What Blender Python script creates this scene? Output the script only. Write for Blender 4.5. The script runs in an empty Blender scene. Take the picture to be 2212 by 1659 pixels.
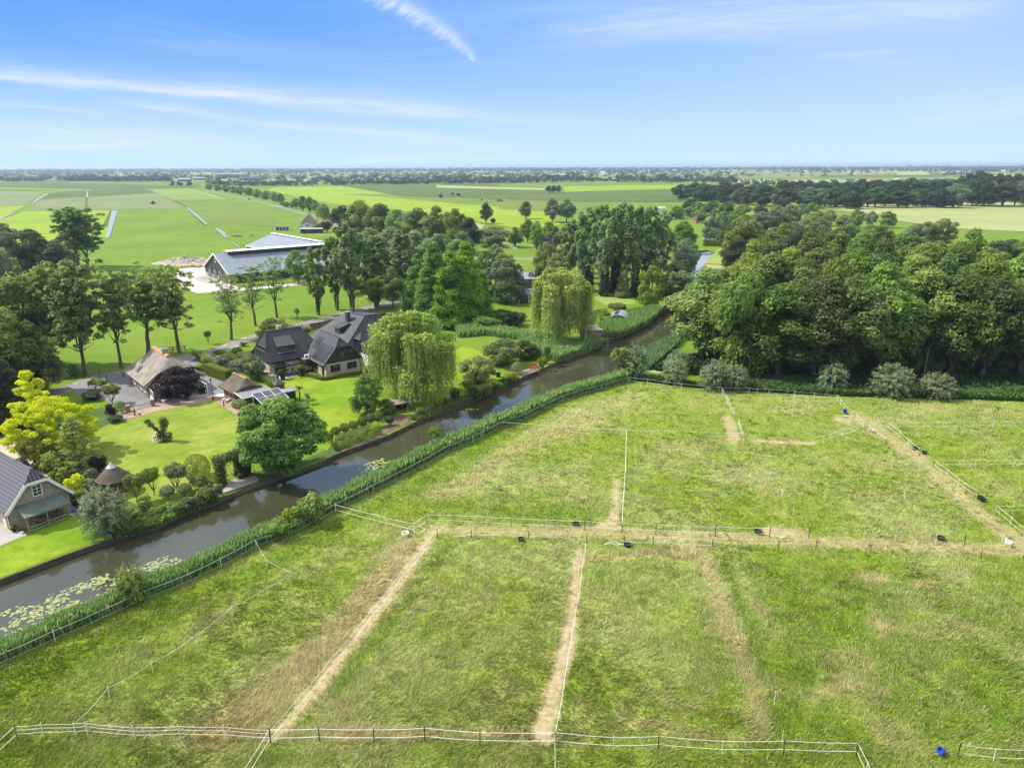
import bpy, bmesh, math, random
import numpy as np
from mathutils import Vector, Matrix
from mathutils.geometry import tessellate_polygon

# ------------------------------------------------------------------ camera
SC = bpy.context.scene
COL = SC.collection
F, PITCH, ROLL, CH = 1535.0, math.radians(17.1), math.radians(0.18), 40.0
sp, cp, sr, cr = math.sin(PITCH), math.cos(PITCH), math.sin(ROLL), math.cos(ROLL)
CR = (cr, -sr*sp, -sr*cp); CU = (sr, cr*sp, cr*cp); CW = (0, cp, -sp)
cam = bpy.data.cameras.new('camera'); camo = bpy.data.objects.new('camera', cam); COL.objects.link(camo)
cam.sensor_width = 36.0; cam.lens = 36.0*F/2212.0; cam.clip_start = .5; cam.clip_end = 60000
camo.matrix_world = Matrix(((CR[0], CU[0], -CW[0], 0), (CR[1], CU[1], -CW[1], 0), (CR[2], CU[2], -CW[2], CH), (0, 0, 0, 1)))
SC.camera = camo

# ------------------------------------------------------------------ world, sun, exposure
SUN_EL, SUN_AZ = math.radians(47), math.radians(-80)
SC.view_settings.view_transform = 'Standard'; SC.view_settings.look = 'None'
SC.view_settings.exposure = 0.93; SC.view_settings.gamma = 1
SC.view_settings.use_curve_mapping = False
sun = bpy.data.lights.new('sun', 'SUN'); sun.energy = 3.6; sun.angle = math.radians(.5); sun.color = (1, .945, .85)
suno = bpy.data.objects.new('sun', sun); COL.objects.link(suno)
sd = Vector((math.sin(SUN_AZ)*math.cos(SUN_EL), math.cos(SUN_AZ)*math.cos(SUN_EL), math.sin(SUN_EL)))
suno.rotation_euler = sd.to_track_quat('Z', 'Y').to_euler()

def zoomD():
    return {0: (0, 0, 1), 1: (0, 331.8, .2625), 2: (497.6, 331.8, .2625), 3: (995.3, 331.8, .2625), 4: (1575.8, 331.8, .2876),
            5: (0, 705, .2625), 6: (414.7, 622, .225), 7: (746.5, 663.5, .3374), 8: (0, 1078.2, .2625), 11: (497.6, 995.3, .3),
            12: (1078.2, 746.5, .3), 13: (1658.8, 746.5, .3), 14: (1161.1, 1161.1, .475), 15: (0, 1244.1, .33745),
            17: (0, 953.8, .13124), 18: (248.8, 713.3, .1875)}
ZM = zoomD()
def D(k, x, y): a, b, s = ZM[k]; return (a+x*s, b+y*s)
def ray(x, y):
    u = x-1106; v = 829.5-y
    return tuple(CR[i]*u+CU[i]*v+CW[i]*F for i in range(3))
def P(x, y, z=0.0):                      # a point of the survey photo at height z
    d = ray(x, y); t = (z-CH)/d[2]
    return Vector((d[0]*t, d[1]*t, z))
def Q(k, x, y, z=0.0): return P(*D(k, x, y), z)
def hgt(bx, by, ty):
    p = P(bx, by); d = ray(bx, ty)
    return CH+d[2]*math.hypot(p[0], p[1])/math.hypot(d[0], d[1])
def pxm(x, y):                           # metres per survey unit at a ground point
    p = P(x, y); return (p-Vector((0, 0, CH))).dot(Vector(CW))/F

def world():
    w = bpy.data.worlds.new('World'); SC.world = w; w.use_nodes = True
    nt = w.node_tree; n = nt.nodes; L = nt.links
    bg = n['Background']; bg.inputs[1].default_value = 0.115
    sky = n.new('ShaderNodeTexSky'); sky.sky_type = 'NISHITA'; sky.sun_disc = False
    sky.sun_elevation = SUN_EL; sky.sun_rotation = SUN_AZ
    sky.altitude = 0; sky.air_density = 1.0; sky.dust_density = .35; sky.ozone_density = 3.2
    tc = n.new('ShaderNodeTexCoord'); sx = n.new('ShaderNodeSeparateXYZ'); L.new(tc.outputs['Generated'], sx.inputs[0])
    def m(op, a, b=None, c=None, clamp=False):
        q = n.new('ShaderNodeMath'); q.operation = op; q.use_clamp = clamp
        for i, v in enumerate((a, b, c)):
            if v is None: continue
            if isinstance(v, (int, float)): q.inputs[i].default_value = v
            else: L.new(v, q.inputs[i])
        return q.outputs[0]
    yy = m('MAXIMUM', sx.outputs[1], .05)
    tx = m('DIVIDE', sx.outputs[0], yy); tz = m('DIVIDE', sx.outputs[2], yy)
    def noise(a, b, scale, det=5, rough=.6, dist=0):
        cb = n.new('ShaderNodeCombineXYZ'); L.new(a, cb.inputs[0]); L.new(b, cb.inputs[1])
        q = n.new('ShaderNodeTexNoise'); q.inputs['Scale'].default_value = scale; q.inputs['Detail'].default_value = det
        q.inputs['Roughness'].default_value = rough; q.inputs['Distortion'].default_value = dist
        L.new(cb.outputs[0], q.inputs[0]); return q.outputs[0]
    def t_of(x, y):
        d = ray(x, y); return d[0]/d[1], d[2]/d[1]
    total = None
    def add(v):
        nonlocal total
        total = v if total is None else m('ADD', total, v)
    def streak(pts, wup, wdn, stren, f0=.12, f1=.25, seed=0.0, deg=2, nscale=6):
        q = np.array([t_of(*p) for p in pts]); k = np.polyfit(q[:, 0], q[:, 1], deg)
        c = float(k[0])
        for a in k[1:]: c = m('MULTIPLY_ADD', tx, c, float(a))
        off = m('SUBTRACT', tz, c)
        wob = noise(m('ADD', tx, seed), m('MULTIPLY', tz, 3.0), 5.0, 3)
        off = m('ADD', off, m('MULTIPLY', m('SUBTRACT', wob, .5), .022))
        up = m('GREATER_THAN', off, 0.0)
        wd = m('ADD', m('MULTIPLY', up, (wup-wdn)/F), wdn/F)
        g = m('DIVIDE', off, wd); g = m('EXPONENT', m('MULTIPLY', m('MULTIPLY', g, g), -1.0))
        xa, xb = q[:, 0].min(), q[:, 0].max(); Lx = xb-xa
        a = m('DIVIDE', m('SUBTRACT', tx, float(xa)), float(max(Lx*f0, 1e-4)), clamp=True)
        b = m('DIVIDE', m('SUBTRACT', float(xb), tx), float(Lx*f1), clamp=True)
        st = noise(m('ADD', tx, seed), m('MULTIPLY', off, 14.0), nscale, 6, .65, .6)
        st = m('MULTIPLY_ADD', st, 2.4, -.62, clamp=True)
        add(m('MULTIPLY', m('MULTIPLY', g, stren), m('MULTIPLY', m('MULTIPLY', a, b), st)))
    streak([(-200, 140), (0, 162), (240, 188), (480, 210), (750, 232), (1000, 250), (1340, 267)], 15, 9, .62, .03, .3, 1.3)
    streak([(-100, 150), (240, 170), (600, 205), (900, 232), (1150, 245)], 26, 20, .25, .1, .3, 4.1)
    streak([(180, 208), (450, 252), (700, 280), (1000, 306), (1230, 330)], 11, 7, .45, .15, .3, 7.7)
    streak([(-200, 212), (60, 232), (260, 246), (420, 262)], 10, 6, .4, .05, .5, 9.1)
    streak([(-250, 330), (0, 322), (250, 314), (610, 316)], 26, 10, .5, .2, .35, 3.9)
    streak([(700, 355), (900, 346), (1150, 352)], 8, 6, .4, .2, .5, 2.2)
    streak([(1150, 88), (1400, 74), (1700, 42), (2300, 5)], 45, 22, .42, .2, .2, 5.2)
    streak([(1740, 126), (1850, 121), (1960, 116)], 6, 5, .4, .3, .3, 6.2)
    streak([(1900, 255), (2100, 248), (2400, 200)], 40, 20, .25, .3, .2, 8.2)
    streak([(600, 120), (900, 90), (1300, 60), (2300, 110)], 110, 90, .22, .3, .2, 11.2, nscale=3)
    streak([(-150, 262), (150, 285), (420, 300), (640, 330)], 20, 14, .35, .2, .4, 13.7, nscale=9)
    streak([(100, 60), (400, 95), (700, 120), (900, 150)], 34, 20, .2, .3, .4, 15.1, nscale=5)
    # feathered diagonal plume at the top
    q = np.array([t_of(*p) for p in [(770, -30), (850, 5), (905, 35), (960, 75), (1000, 108), (1024, 131)]])
    k = np.polyfit(q[:, 1], q[:, 0], 2); c = float(k[0])
    for a in k[1:]: c = m('MULTIPLY_ADD', tz, c, float(a))
    off = m('SUBTRACT', tx, c)
    feather = noise(m('ADD', m('MULTIPLY', tx, 1.0), m('MULTIPLY', tz, 1.2)), m('MULTIPLY', m('SUBTRACT', tz, m('MULTIPLY', tx, .7)), 6.0), 14, 6, .7, .4)
    z0, z1 = t_of(1024, 133)[1], t_of(850, 0)[1]
    h = m('DIVIDE', m('SUBTRACT', tz, z0), z1-z0)
    hc = m('MAXIMUM', h, 0.0)
    wid = m('MULTIPLY_ADD', m('POWER', hc, .8), 34/F, 4/F)
    off = m('ADD', off, m('MULTIPLY', m('SUBTRACT', feather, .5), m('MULTIPLY', wid, 2.6)))
    g = m('DIVIDE', off, wid); g = m('EXPONENT', m('MULTIPLY', m('MULTIPLY', g, g), -1.0))
    edge = m('MULTIPLY', m('ADD', h, .02), 25.0, clamp=True)
    add(m('MULTIPLY', m('MULTIPLY', m('MULTIPLY', g, .72), edge), m('MULTIPLY_ADD', feather, 2.6, -.65, clamp=True)))
    front = m('MULTIPLY', m('SUBTRACT', sx.outputs[1], .1), 6.0, clamp=True)
    total = m('MULTIPLY', total, front, clamp=True)
    def mixc(f, a, b):
        q = n.new('ShaderNodeMix'); q.data_type = 'RGBA'
        for k, v in ((0, f), (6, a), (7, b)):
            if isinstance(v, (tuple, float)): q.inputs[k].default_value = v if k == 0 else (*v, 1)
            else: L.new(v, q.inputs[k])
        return q.outputs[2]
    def mrg(v, a, b, lo=0.0, hi=1.0):
        q = n.new('ShaderNodeMapRange'); q.interpolation_type = 'SMOOTHSTEP'; L.new(v, q.inputs[0])
        for k, x in ((1, a), (2, b), (3, lo), (4, hi)): q.inputs[k].default_value = x
        return q.outputs[0]
    up = mixc(mrg(sx.outputs[0], -.35, .6), (.72, 1.95, 4.5), (1.75, 2.8, 4.7))          # clearer towards the left
    low = mixc(mrg(sx.outputs[2], -.01, .17), (2.9, 3.95, 4.6), up)
    fill_veil = mixc(mrg(sx.outputs[2], .35, .6, 0.0, .8), sky.outputs[0], (7.4, 7.3, 7.1))   # white veil added above the view as neutral fill light
    tot = mixc(mrg(sx.outputs[2], .22, .42), low, fill_veil)
    mx = n.new('ShaderNodeMix'); mx.data_type = 'RGBA'; L.new(total, mx.inputs[0]); L.new(tot, mx.inputs[6])
    mx.inputs[7].default_value = (4.1, 4.4, 4.8, 1)
    L.new(mx.outputs[2], bg.inputs[0])
world()

# ------------------------------------------------------------------ object helpers
rnd = random.Random(7)
RG = np.random.default_rng(11)
def setp(o, label=None, cat=None, group=None, kind=None):
    if label: o['label'] = label
    if cat: o['category'] = cat
    if group: o['group'] = group
    if kind: o['kind'] = kind
    return o
def empty(name, loc=(0, 0, 0), rz=0.0, label=None, cat=None, group=None):
    o = bpy.data.objects.new(name, None); COL.objects.link(o); o.location = loc; o.rotation_euler = (0, 0, rz); o.empty_display_size = .2
    return setp(o, label, cat, group)
def link(name, me, parent=None):
    o = bpy.data.objects.new(name, me); COL.objects.link(o)
    if parent: o.parent = parent
    return o

class MB:
    """collects polygons with metre uvs (u level, v up the slope) and links them as one mesh"""
    def __init__(s): s.v = []; s.f = []; s.uv = []; s.mi = []
    def poly(s, pts, mi=0, uax=None):
        pts = [Vector(p) for p in pts]
        n = Vector((0, 0, 0))
        for i in range(len(pts)): n += (pts[i]-pts[0]).cross(pts[(i+1) % len(pts)]-pts[0])
        if n.length < 1e-12: return
        n.normalize()
        if uax: u = Vector(uax).normalized()
        else:
            u = Vector((0, 0, 1)).cross(n)
            u = u.normalized() if u.length > .05 else Vector((1, 0, 0))
        v = n.cross(u)
        b = len(s.v); s.v += pts; s.f.append(list(range(b, b+len(pts)))); s.mi.append(mi)
        s.uv.append([(p.dot(u), p.dot(v)) for p in pts])
    def slab(s, pts, t, mi=0, mside=None):
        """polygon thickened downwards along its normal"""
        pts = [Vector(p) for p in pts]; n = Vector((0, 0, 0))
        for i in range(len(pts)): n += (pts[i]-pts[0]).cross(pts[(i+1) % len(pts)]-pts[0])
        n.normalize()
        if n.z < 0: pts.reverse(); n = -n
        q = [p-n*t for p in pts]; ms = mi if mside is None else mside
        s.poly(pts, mi); s.poly(q[::-1], ms)
        for i in range(len(pts)):
            j = (i+1) % len(pts); s.poly([pts[i], q[i], q[j], pts[j]], ms)
    def prism(s, pts, z0, z1, mi=0):
        """vertical extrusion of a plan outline"""
        a = [Vector((p[0], p[1], z0)) for p in pts]; b = [Vector((p[0], p[1], z1)) for p in pts]
        ar = sum(a[i].x*a[(i+1) % len(a)].y-a[(i+1) % len(a)].x*a[i].y for i in range(len(a)))
        if ar < 0: a.reverse(); b.reverse()
        s.poly(b, mi); s.poly(a[::-1], mi)
        for i in range(len(a)):
            j = (i+1) % len(a); s.poly([a[i], a[j], b[j], b[i]], mi)
    def box(s, c, d, rz=0.0, mi=0):
        hx, hy, hz = d[0]/2, d[1]/2, d[2]/2; R_ = Matrix.Rotation(rz, 3, 'Z'); c = Vector(c)
        k = [c+R_ @ Vector((x*hx, y*hy, z*hz)) for x in (-1, 1) for y in (-1, 1) for z in (-1, 1)]
        for f in ((0, 1, 3, 2), (4, 6, 7, 5), (0, 4, 5, 1), (2, 3, 7, 6), (0, 2, 6, 4), (1, 5, 7, 3)): s.poly([k[i] for i in f], mi)
    def bar(s, a, b, r, n=6, r2=None, mi=0, caps=True):
        a = Vector(a); b = Vector(b); d = (b-a)
        if d.length < 1e-6: return
        d.normalize(); t = d.orthogonal().normalized(); w = d.cross(t); r2 = r if r2 is None else r2
        A = [a+(t*math.cos(2*math.pi*i/n)+w*math.sin(2*math.pi*i/n))*r for i in range(n)]
        B = [b+(t*math.cos(2*math.pi*i/n)+w*math.sin(2*math.pi*i/n))*r2 for i in range(n)]
        for i in range(n):
            j = (i+1) % n; s.poly([A[i], A[j], B[j], B[i]], mi)
        if caps: s.poly(A[::-1], mi); s.poly(B, mi)
    def beam(s, a, b, w, h, mi=0):
        """rectangular bar, h is vertical size"""
        a = Vector(a); b = Vector(b); d = (b-a).normalized(); sd_ = Vector((0, 0, 1)).cross(d)
        sd_ = sd_.normalized() if sd_.length > .05 else Vector((1, 0, 0)); up = d.cross(sd_)
        A = [a+sd_*x*w/2+up*y*h/2 for x, y in ((-1, -1), (1, -1), (1, 1), (-1, 1))]; B = [p+(b-a) for p in A]
        for i in range(4):
            j = (i+1) % 4; s.poly([A[i], B[i], B[j], A[j]][::-1], mi)
        s.poly(A[::-1], mi); s.poly(B, mi)
    def lathe(s, prof, c=(0, 0, 0), n=16, mi=0):
        c = Vector(c)
        rings = [[c+Vector((r*math.cos(2*math.pi*i/n), r*math.sin(2*math.pi*i/n), z)) for i in range(n)] for r, z in prof]
        for k in range(len(rings)-1):
            for i in range(n):
                j = (i+1) % n; s.poly([rings[k][i], rings[k][j], rings[k+1][j], rings[k+1][i]], mi)
    def build(s, name, mats, parent=None):
        me = bpy.data.meshes.new(name)
        me.from_pydata([tuple(p) for p in s.v], [], s.f)
        uv = me.uv_layers.new(name='uv'); i = 0; fl = []
        for q in s.uv:
            for a in q: fl += [a[0], a[1]]
        uv.data.foreach_set('uv', fl)
        if not isinstance(mats, (list, tuple)): mats = [mats]
        for m_ in mats: me.materials.append(m_)
        me.polygons.foreach_set('material_index', s.mi); me.update()
        return link(name, me, parent)

def quadmesh(name, V, mat, tint=None, nper=4, col=None):
    """V: (n,nper,3) array of separate faces"""
    n = len(V); me = bpy.data.meshes.new(name)
    me.vertices.add(n*nper); me.vertices.foreach_set('co', np.ascontiguousarray(V, dtype=np.float32).ravel())
    me.loops.add(n*nper); me.loops.foreach_set('vertex_index', np.arange(n*nper, dtype=np.int32))
    me.polygons.add(n); me.polygons.foreach_set('loop_start', np.arange(n, dtype=np.int32)*nper)
    me.polygons.foreach_set('loop_total', np.full(n, nper, dtype=np.int32))
    if tint is not None:
        a = me.attributes.new('tint', 'FLOAT', 'FACE'); a.data.foreach_set('value', np.ascontiguousarray(tint, dtype=np.float32))
    if col is not None:
        a = me.attributes.new('gcol', 'FLOAT_VECTOR', 'FACE'); a.data.foreach_set('vector', np.ascontiguousarray(col, dtype=np.float32).ravel())
    me.update(calc_edges=True)
    if mat: me.materials.append(mat)
    return me
# ------------------------------------------------------------------ materials
def mat(name):
    m = bpy.data.materials.new(name); m.use_nodes = True
    return m, m.node_tree.nodes, m.node_tree.links, m.node_tree.nodes['Principled BSDF']
def s2l(c): return tuple((x/255/12.92 if x/255 <= .04045 else ((x/255+.055)/1.055)**2.4) for x in c)
def ramp(n, stops, interp='LINEAR'):
    r = n.new('ShaderNodeValToRGB'); e = r.color_ramp.elements; r.color_ramp.interpolation = interp
    while len(e) < len(stops): e.new(.5)
    for q, (p, c) in zip(e, stops): q.position = p; q.color = (*c[:3], 1)
    return r
def plain(name, col, rough=.7, var=.12, scale=3.0, metal=0.0, bump=0.0, spec=.4):
    m, n, L, b = mat(name)
    t = n.new('ShaderNodeTexCoord'); q = n.new('ShaderNodeTexNoise'); q.inputs['Scale'].default_value = scale; q.inputs['Detail'].default_value = 6
    L.new(t.outputs['Object'], q.inputs[0])
    r = ramp(n, [(.3, [x*(1-var) for x in col]), (.7, [min(1, x*(1+var)) for x in col])]); L.new(q.outputs[0], r.inputs[0]); L.new(r.outputs[0], b.inputs['Base Color'])
    b.inputs['Roughness'].default_value = rough; b.inputs['Metallic'].default_value = metal; b.inputs['Specular IOR Level'].default_value = spec
    if bump:
        u = n.new('ShaderNodeBump'); u.inputs['Strength'].default_value = bump; u.inputs['Distance'].default_value = .02; L.new(q.outputs[0], u.inputs['Height']); L.new(u.outputs[0], b.inputs['Normal'])
    return m
def ground(name, stops, scales=(.05, .6, 4.0), rough=.95, bump=.5, bdist=.08, w=(.45, .3, .25), stretch=None, lo=.36, hi=.64):
    """world-space mix of three noises into a colour ramp"""
    m, n, L, b = mat(name)
    g = n.new('ShaderNodeNewGeometry'); pos = g.outputs['Position']
    if stretch:
        mp = n.new('ShaderNodeMapping'); mp.inputs['Rotation'].default_value = (0, 0, stretch[0]); mp.inputs['Scale'].default_value = (stretch[1], stretch[2], 1); L.new(pos, mp.inputs[0]); pos = mp.outputs[0]
    acc = None; last = None
    for s, k in zip(scales, w):
        q = n.new('ShaderNodeTexNoise'); q.inputs['Scale'].default_value = s; q.inputs['Detail'].default_value = 4; q.inputs['Roughness'].default_value = .6; L.new(pos, q.inputs[0])
        a = n.new('ShaderNodeMath'); a.operation = 'MULTIPLY_ADD'; L.new(q.outputs[0], a.inputs[0]); a.inputs[1].default_value = k
        if acc is None: a.inputs[2].default_value = 0
        else: L.new(acc, a.inputs[2])
        acc = a.outputs[0]; last = q.outputs[0]
    mr = n.new('ShaderNodeMapRange'); mr.inputs[1].default_value = lo; mr.inputs[2].default_value = hi; L.new(acc, mr.inputs[0])
    r = ramp(n, stops); L.new(mr.outputs[0], r.inputs[0]); L.new(r.outputs[0], b.inputs['Base Color'])
    b.inputs['Roughness'].default_value = rough; b.inputs['Specular IOR Level'].default_value = .15
    if bump:
        u = n.new('ShaderNodeBump'); u.inputs['Strength'].default_value = bump; u.inputs['Distance'].default_value = bdist; L.new(last, u.inputs['Height']); L.new(u.outputs[0], b.inputs['Normal'])
    return m
def leafmat(name, dark, light, trans=.3, yell=None, rough=.55, vary=.10):
    m, n, L, b = mat(name)
    a = n.new('ShaderNodeAttribute'); a.attribute_name = 'tint'
    r = ramp(n, [(0, dark), (.55, [(x+y)/2 for x, y in zip(dark, light)]), (1, light)]); L.new(a.outputs['Fac'], r.inputs[0])
    oi = n.new('ShaderNodeObjectInfo'); hs = n.new('ShaderNodeHueSaturation')
    def mr(lo, hi, mul):
        x = n.new('ShaderNodeMath'); x.operation = 'MULTIPLY'; L.new(oi.outputs['Random'], x.inputs[0]); x.inputs[1].default_value = mul
        f = n.new('ShaderNodeMath'); f.operation = 'FRACT'; L.new(x.outputs[0], f.inputs[0])
        q = n.new('ShaderNodeMapRange'); q.inputs[3].default_value = lo; q.inputs[4].default_value = hi; L.new(f.outputs[0], q.inputs[0]); return q.outputs[0]
    L.new(mr(.5-vary*.18, .5+vary*.12, 7.3), hs.inputs['Hue']); L.new(mr(1-vary*1.8, 1+vary*1.6, 3.1), hs.inputs['Value']); L.new(mr(1-vary, 1+vary*.5, 5.7), hs.inputs['Saturation'])
    L.new(r.outputs[0], hs.inputs['Color']); b.inputs['Roughness'].default_value = rough; b.inputs['Specular IOR Level'].default_value = .3
    L.new(hs.outputs[0], b.inputs['Base Color'])
    t = n.new('ShaderNodeBsdfTranslucent'); L.new(hs.outputs[0], t.inputs[0])
    mx = n.new('ShaderNodeMixShader'); mx.inputs[0].default_value = trans; L.new(b.outputs[0], mx.inputs[1]); L.new(t.outputs[0], mx.inputs[2])
    L.new(mx.outputs[0], n['Material Output'].inputs[0])
    return m
def roofmat(name, c1, c2, pu=.3, pv=.36, rough=.45, rib=.5, spec=.4):
    """pantiles: ribs along u, courses along v"""
    m, n, L, b = mat(name)
    uv = n.new('ShaderNodeUVMap'); s = n.new('ShaderNodeSeparateXYZ'); L.new(uv.outputs[0], s.inputs[0])
    def mm(op, a, b_=None):
        q = n.new('ShaderNodeMath'); q.operation = op
        for i, v in enumerate((a, b_)):
            if v is None: continue
            if isinstance(v, (int, float)): q.inputs[i].default_value = v
            else: L.new(v, q.inputs[i])
        return q.outputs[0]
    ru = mm('MULTIPLY_ADD', mm('SINE', mm('MULTIPLY', s.outputs[0], 6.2832/pu)), .5); n[ru.node.name].inputs[2].default_value = .5
    rv = mm('FRACT', mm('MULTIPLY', s.outputs[1], 1/pv))
    hgt_ = mm('ADD', mm('MULTIPLY', ru, .7), mm('MULTIPLY', mm('SUBTRACT', 1.0, rv), .5))
    no = n.new('ShaderNodeTexNoise'); no.inputs['Scale'].default_value = 1.2; no.inputs['Detail'].default_value = 6; L.new(uv.outputs[0], no.inputs[0])
    k = mm('ADD', mm('MULTIPLY', hgt_, rib), mm('MULTIPLY', no.outputs[0], 1-rib))
    r = ramp(n, [(.2, c1), (.85, c2)]); L.new(k, r.inputs[0]); L.new(r.outputs[0], b.inputs['Base Color'])
    u = n.new('ShaderNodeBump'); u.inputs['Strength'].default_value = .8; u.inputs['Distance'].default_value = .05; L.new(hgt_, u.inputs['Height']); L.new(u.outputs[0], b.inputs['Normal'])
    b.inputs['Roughness'].default_value = rough; b.inputs['Specular IOR Level'].default_value = spec
    return m
def brick(name, c1, c2, mortar, bw=.24, bh=.075):
    m, n, L, b = mat(name)
    uv = n.new('ShaderNodeUVMap'); t = n.new('ShaderNodeTexBrick'); L.new(uv.outputs[0], t.inputs[0])
    t.inputs['Color1'].default_value = (*c1, 1); t.inputs['Color2'].default_value = (*c2, 1); t.inputs['Mortar'].default_value = (*mortar, 1)
    t.inputs['Scale'].default_value = 1; t.inputs['Brick Width'].default_value = bw; t.inputs['Row Height'].default_value = bh; t.inputs['Mortar Size'].default_value = .012
    no = n.new('ShaderNodeTexNoise'); no.inputs['Scale'].default_value = 2.5; no.inputs['Detail'].default_value = 8; L.new(uv.outputs[0], no.inputs[0])
    mx = n.new('ShaderNodeMix'); mx.data_type = 'RGBA'; mx.blend_type = 'MULTIPLY'; mx.inputs[0].default_value = .6
    r = ramp(n, [(.3, (.6, .6, .6)), (.7, (1.25, 1.2, 1.15))]); L.new(no.outputs[0], r.inputs[0]); L.new(t.outputs[0], mx.inputs[6]); L.new(r.outputs[0], mx.inputs[7])
    L.new(mx.outputs[2], b.inputs['Base Color']); b.inputs['Roughness'].default_value = .9
    return m
def thatch(name, c1, c2):
    m, n, L, b = mat(name)
    uv = n.new('ShaderNodeUVMap'); mp = n.new('ShaderNodeMapping'); mp.inputs['Scale'].default_value = (6, .9, 1); L.new(uv.outputs[0], mp.inputs[0])
    q = n.new('ShaderNodeTexNoise'); q.inputs['Scale'].default_value = 2.0; q.inputs['Detail'].default_value = 9; q.inputs['Roughness'].default_value = .7; L.new(mp.outputs[0], q.inputs[0])
    q2 = n.new('ShaderNodeTexNoise'); q2.inputs['Scale'].default_value = .5; q2.inputs['Detail'].default_value = 4; L.new(uv.outputs[0], q2.inputs[0])
    a = n.new('ShaderNodeMath'); a.operation = 'MULTIPLY_ADD'; L.new(q2.outputs[0], a.inputs[0]); a.inputs[1].default_value = .7
    a2 = n.new('ShaderNodeMath'); a2.operation = 'MULTIPLY'; L.new(q.outputs[0], a2.inputs[0]); a2.inputs[1].default_value = .5; L.new(a2.outputs[0], a.inputs[2])
    r = ramp(n, [(.38, c1), (.8, c2)]); L.new(a.outputs[0], r.inputs[0]); L.new(r.outputs[0], b.inputs['Base Color']); b.inputs['Roughness'].default_value = .95; b.inputs['Specular IOR Level'].default_value = .1
    u = n.new('ShaderNodeBump'); u.inputs['Strength'].default_value = .9; u.inputs['Distance'].default_value = .08; L.new(q.outputs[0], u.inputs['Height']); L.new(u.outputs[0], b.inputs['Normal'])
    return m
def ribbed(name, col, period=.2, rough=.4, metal=.0, depth=.02):
    m, n, L, b = mat(name)
    uv = n.new('ShaderNodeUVMap'); s = n.new('ShaderNodeSeparateXYZ'); L.new(uv.outputs[0], s.inputs[0])
    a = n.new('ShaderNodeMath'); a.operation = 'MULTIPLY'; a.inputs[1].default_value = 6.2832/period; L.new(s.outputs[0], a.inputs[0])
    w = n.new('ShaderNodeMath'); w.operation = 'SINE'; L.new(a.outputs[0], w.inputs[0])
    u = n.new('ShaderNodeBump'); u.inputs['Distance'].default_value = depth; L.new(w.outputs[0], u.inputs['Height']); L.new(u.outputs[0], b.inputs['Normal'])
    no = n.new('ShaderNodeTexNoise'); no.inputs['Scale'].default_value = .7; no.inputs['Detail'].default_value = 6; L.new(uv.outputs[0], no.inputs[0])
    r = ramp(n, [(.3, [x*.85 for x in col]), (.7, [min(1, x*1.15) for x in col])]); L.new(no.outputs[0], r.inputs[0]); L.new(r.outputs[0], b.inputs['Base Color'])
    b.inputs['Roughness'].default_value = rough; b.inputs['Metallic'].default_value = metal
    return m
def solarmat(name):
    m, n, L, b = mat(name)
    uv = n.new('ShaderNodeUVMap'); t = n.new('ShaderNodeTexBrick'); t.offset = 0; L.new(uv.outputs[0], t.inputs[0])
    t.inputs['Color1'].default_value = (.012, .018, .035, 1); t.inputs['Color2'].default_value = (.016, .022, .042, 1); t.inputs['Mortar'].default_value = (.2, .22, .25, 1)
    t.inputs['Scale'].default_value = 1; t.inputs['Brick Width'].default_value = .5; t.inputs['Row Height'].default_value = .42; t.inputs['Mortar Size'].default_value = .018
    L.new(t.outputs[0], b.inputs['Base Color']); b.inputs['Roughness'].default_value = .3; return m
def watermat():
    m, n, L, b = mat('canal_water')
    g = n.new('ShaderNodeNewGeometry'); q = n.new('ShaderNodeTexNoise'); q.inputs['Scale'].default_value = .12; q.inputs['Detail'].default_value = 4; L.new(g.outputs['Position'], q.inputs[0])
    r = ramp(n, [(.3, (.034, .037, .020)), (.7, (.052, .052, .030))]); L.new(q.outputs[0], r.inputs[0]); L.new(r.outputs[0], b.inputs['Base Color'])
    b.inputs['Roughness'].default_value = .03; b.inputs['IOR'].default_value = 1.4; b.inputs['Specular IOR Level'].default_value = .95
    mp = n.new('ShaderNodeMapping'); mp.inputs['Rotation'].default_value = (0, 0, .7); mp.inputs['Scale'].default_value = (1.4, .6, 1); L.new(g.outputs['Position'], mp.inputs[0])
    w = n.new('ShaderNodeTexNoise'); w.inputs['Scale'].default_value = 1.3; w.inputs['Detail'].default_value = 5; w.inputs['Roughness'].default_value = .65; L.new(mp.outputs[0], w.inputs[0])
    u = n.new('ShaderNodeBump'); u.inputs['Strength'].default_value = .13; u.inputs['Distance'].default_value = .05; L.new(w.outputs[0], u.inputs['Height']); L.new(u.outputs[0], b.inputs['Normal'])
    return m
def grassmat(name, trans=.25):
    m, n, L, b = mat(name)
    a = n.new('ShaderNodeAttribute'); a.attribute_name = 'gcol'; L.new(a.outputs['Vector'], b.inputs['Base Color'])
    b.inputs['Roughness'].default_value = .7; b.inputs['Specular IOR Level'].default_value = .2
    t = n.new('ShaderNodeBsdfTranslucent'); L.new(a.outputs['Vector'], t.inputs[0])
    mx = n.new('ShaderNodeMixShader'); mx.inputs[0].default_value = trans; L.new(b.outputs[0], mx.inputs[1]); L.new(t.outputs[0], mx.inputs[2])
    L.new(mx.outputs[0], n['Material Output'].inputs[0]); return m
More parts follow.
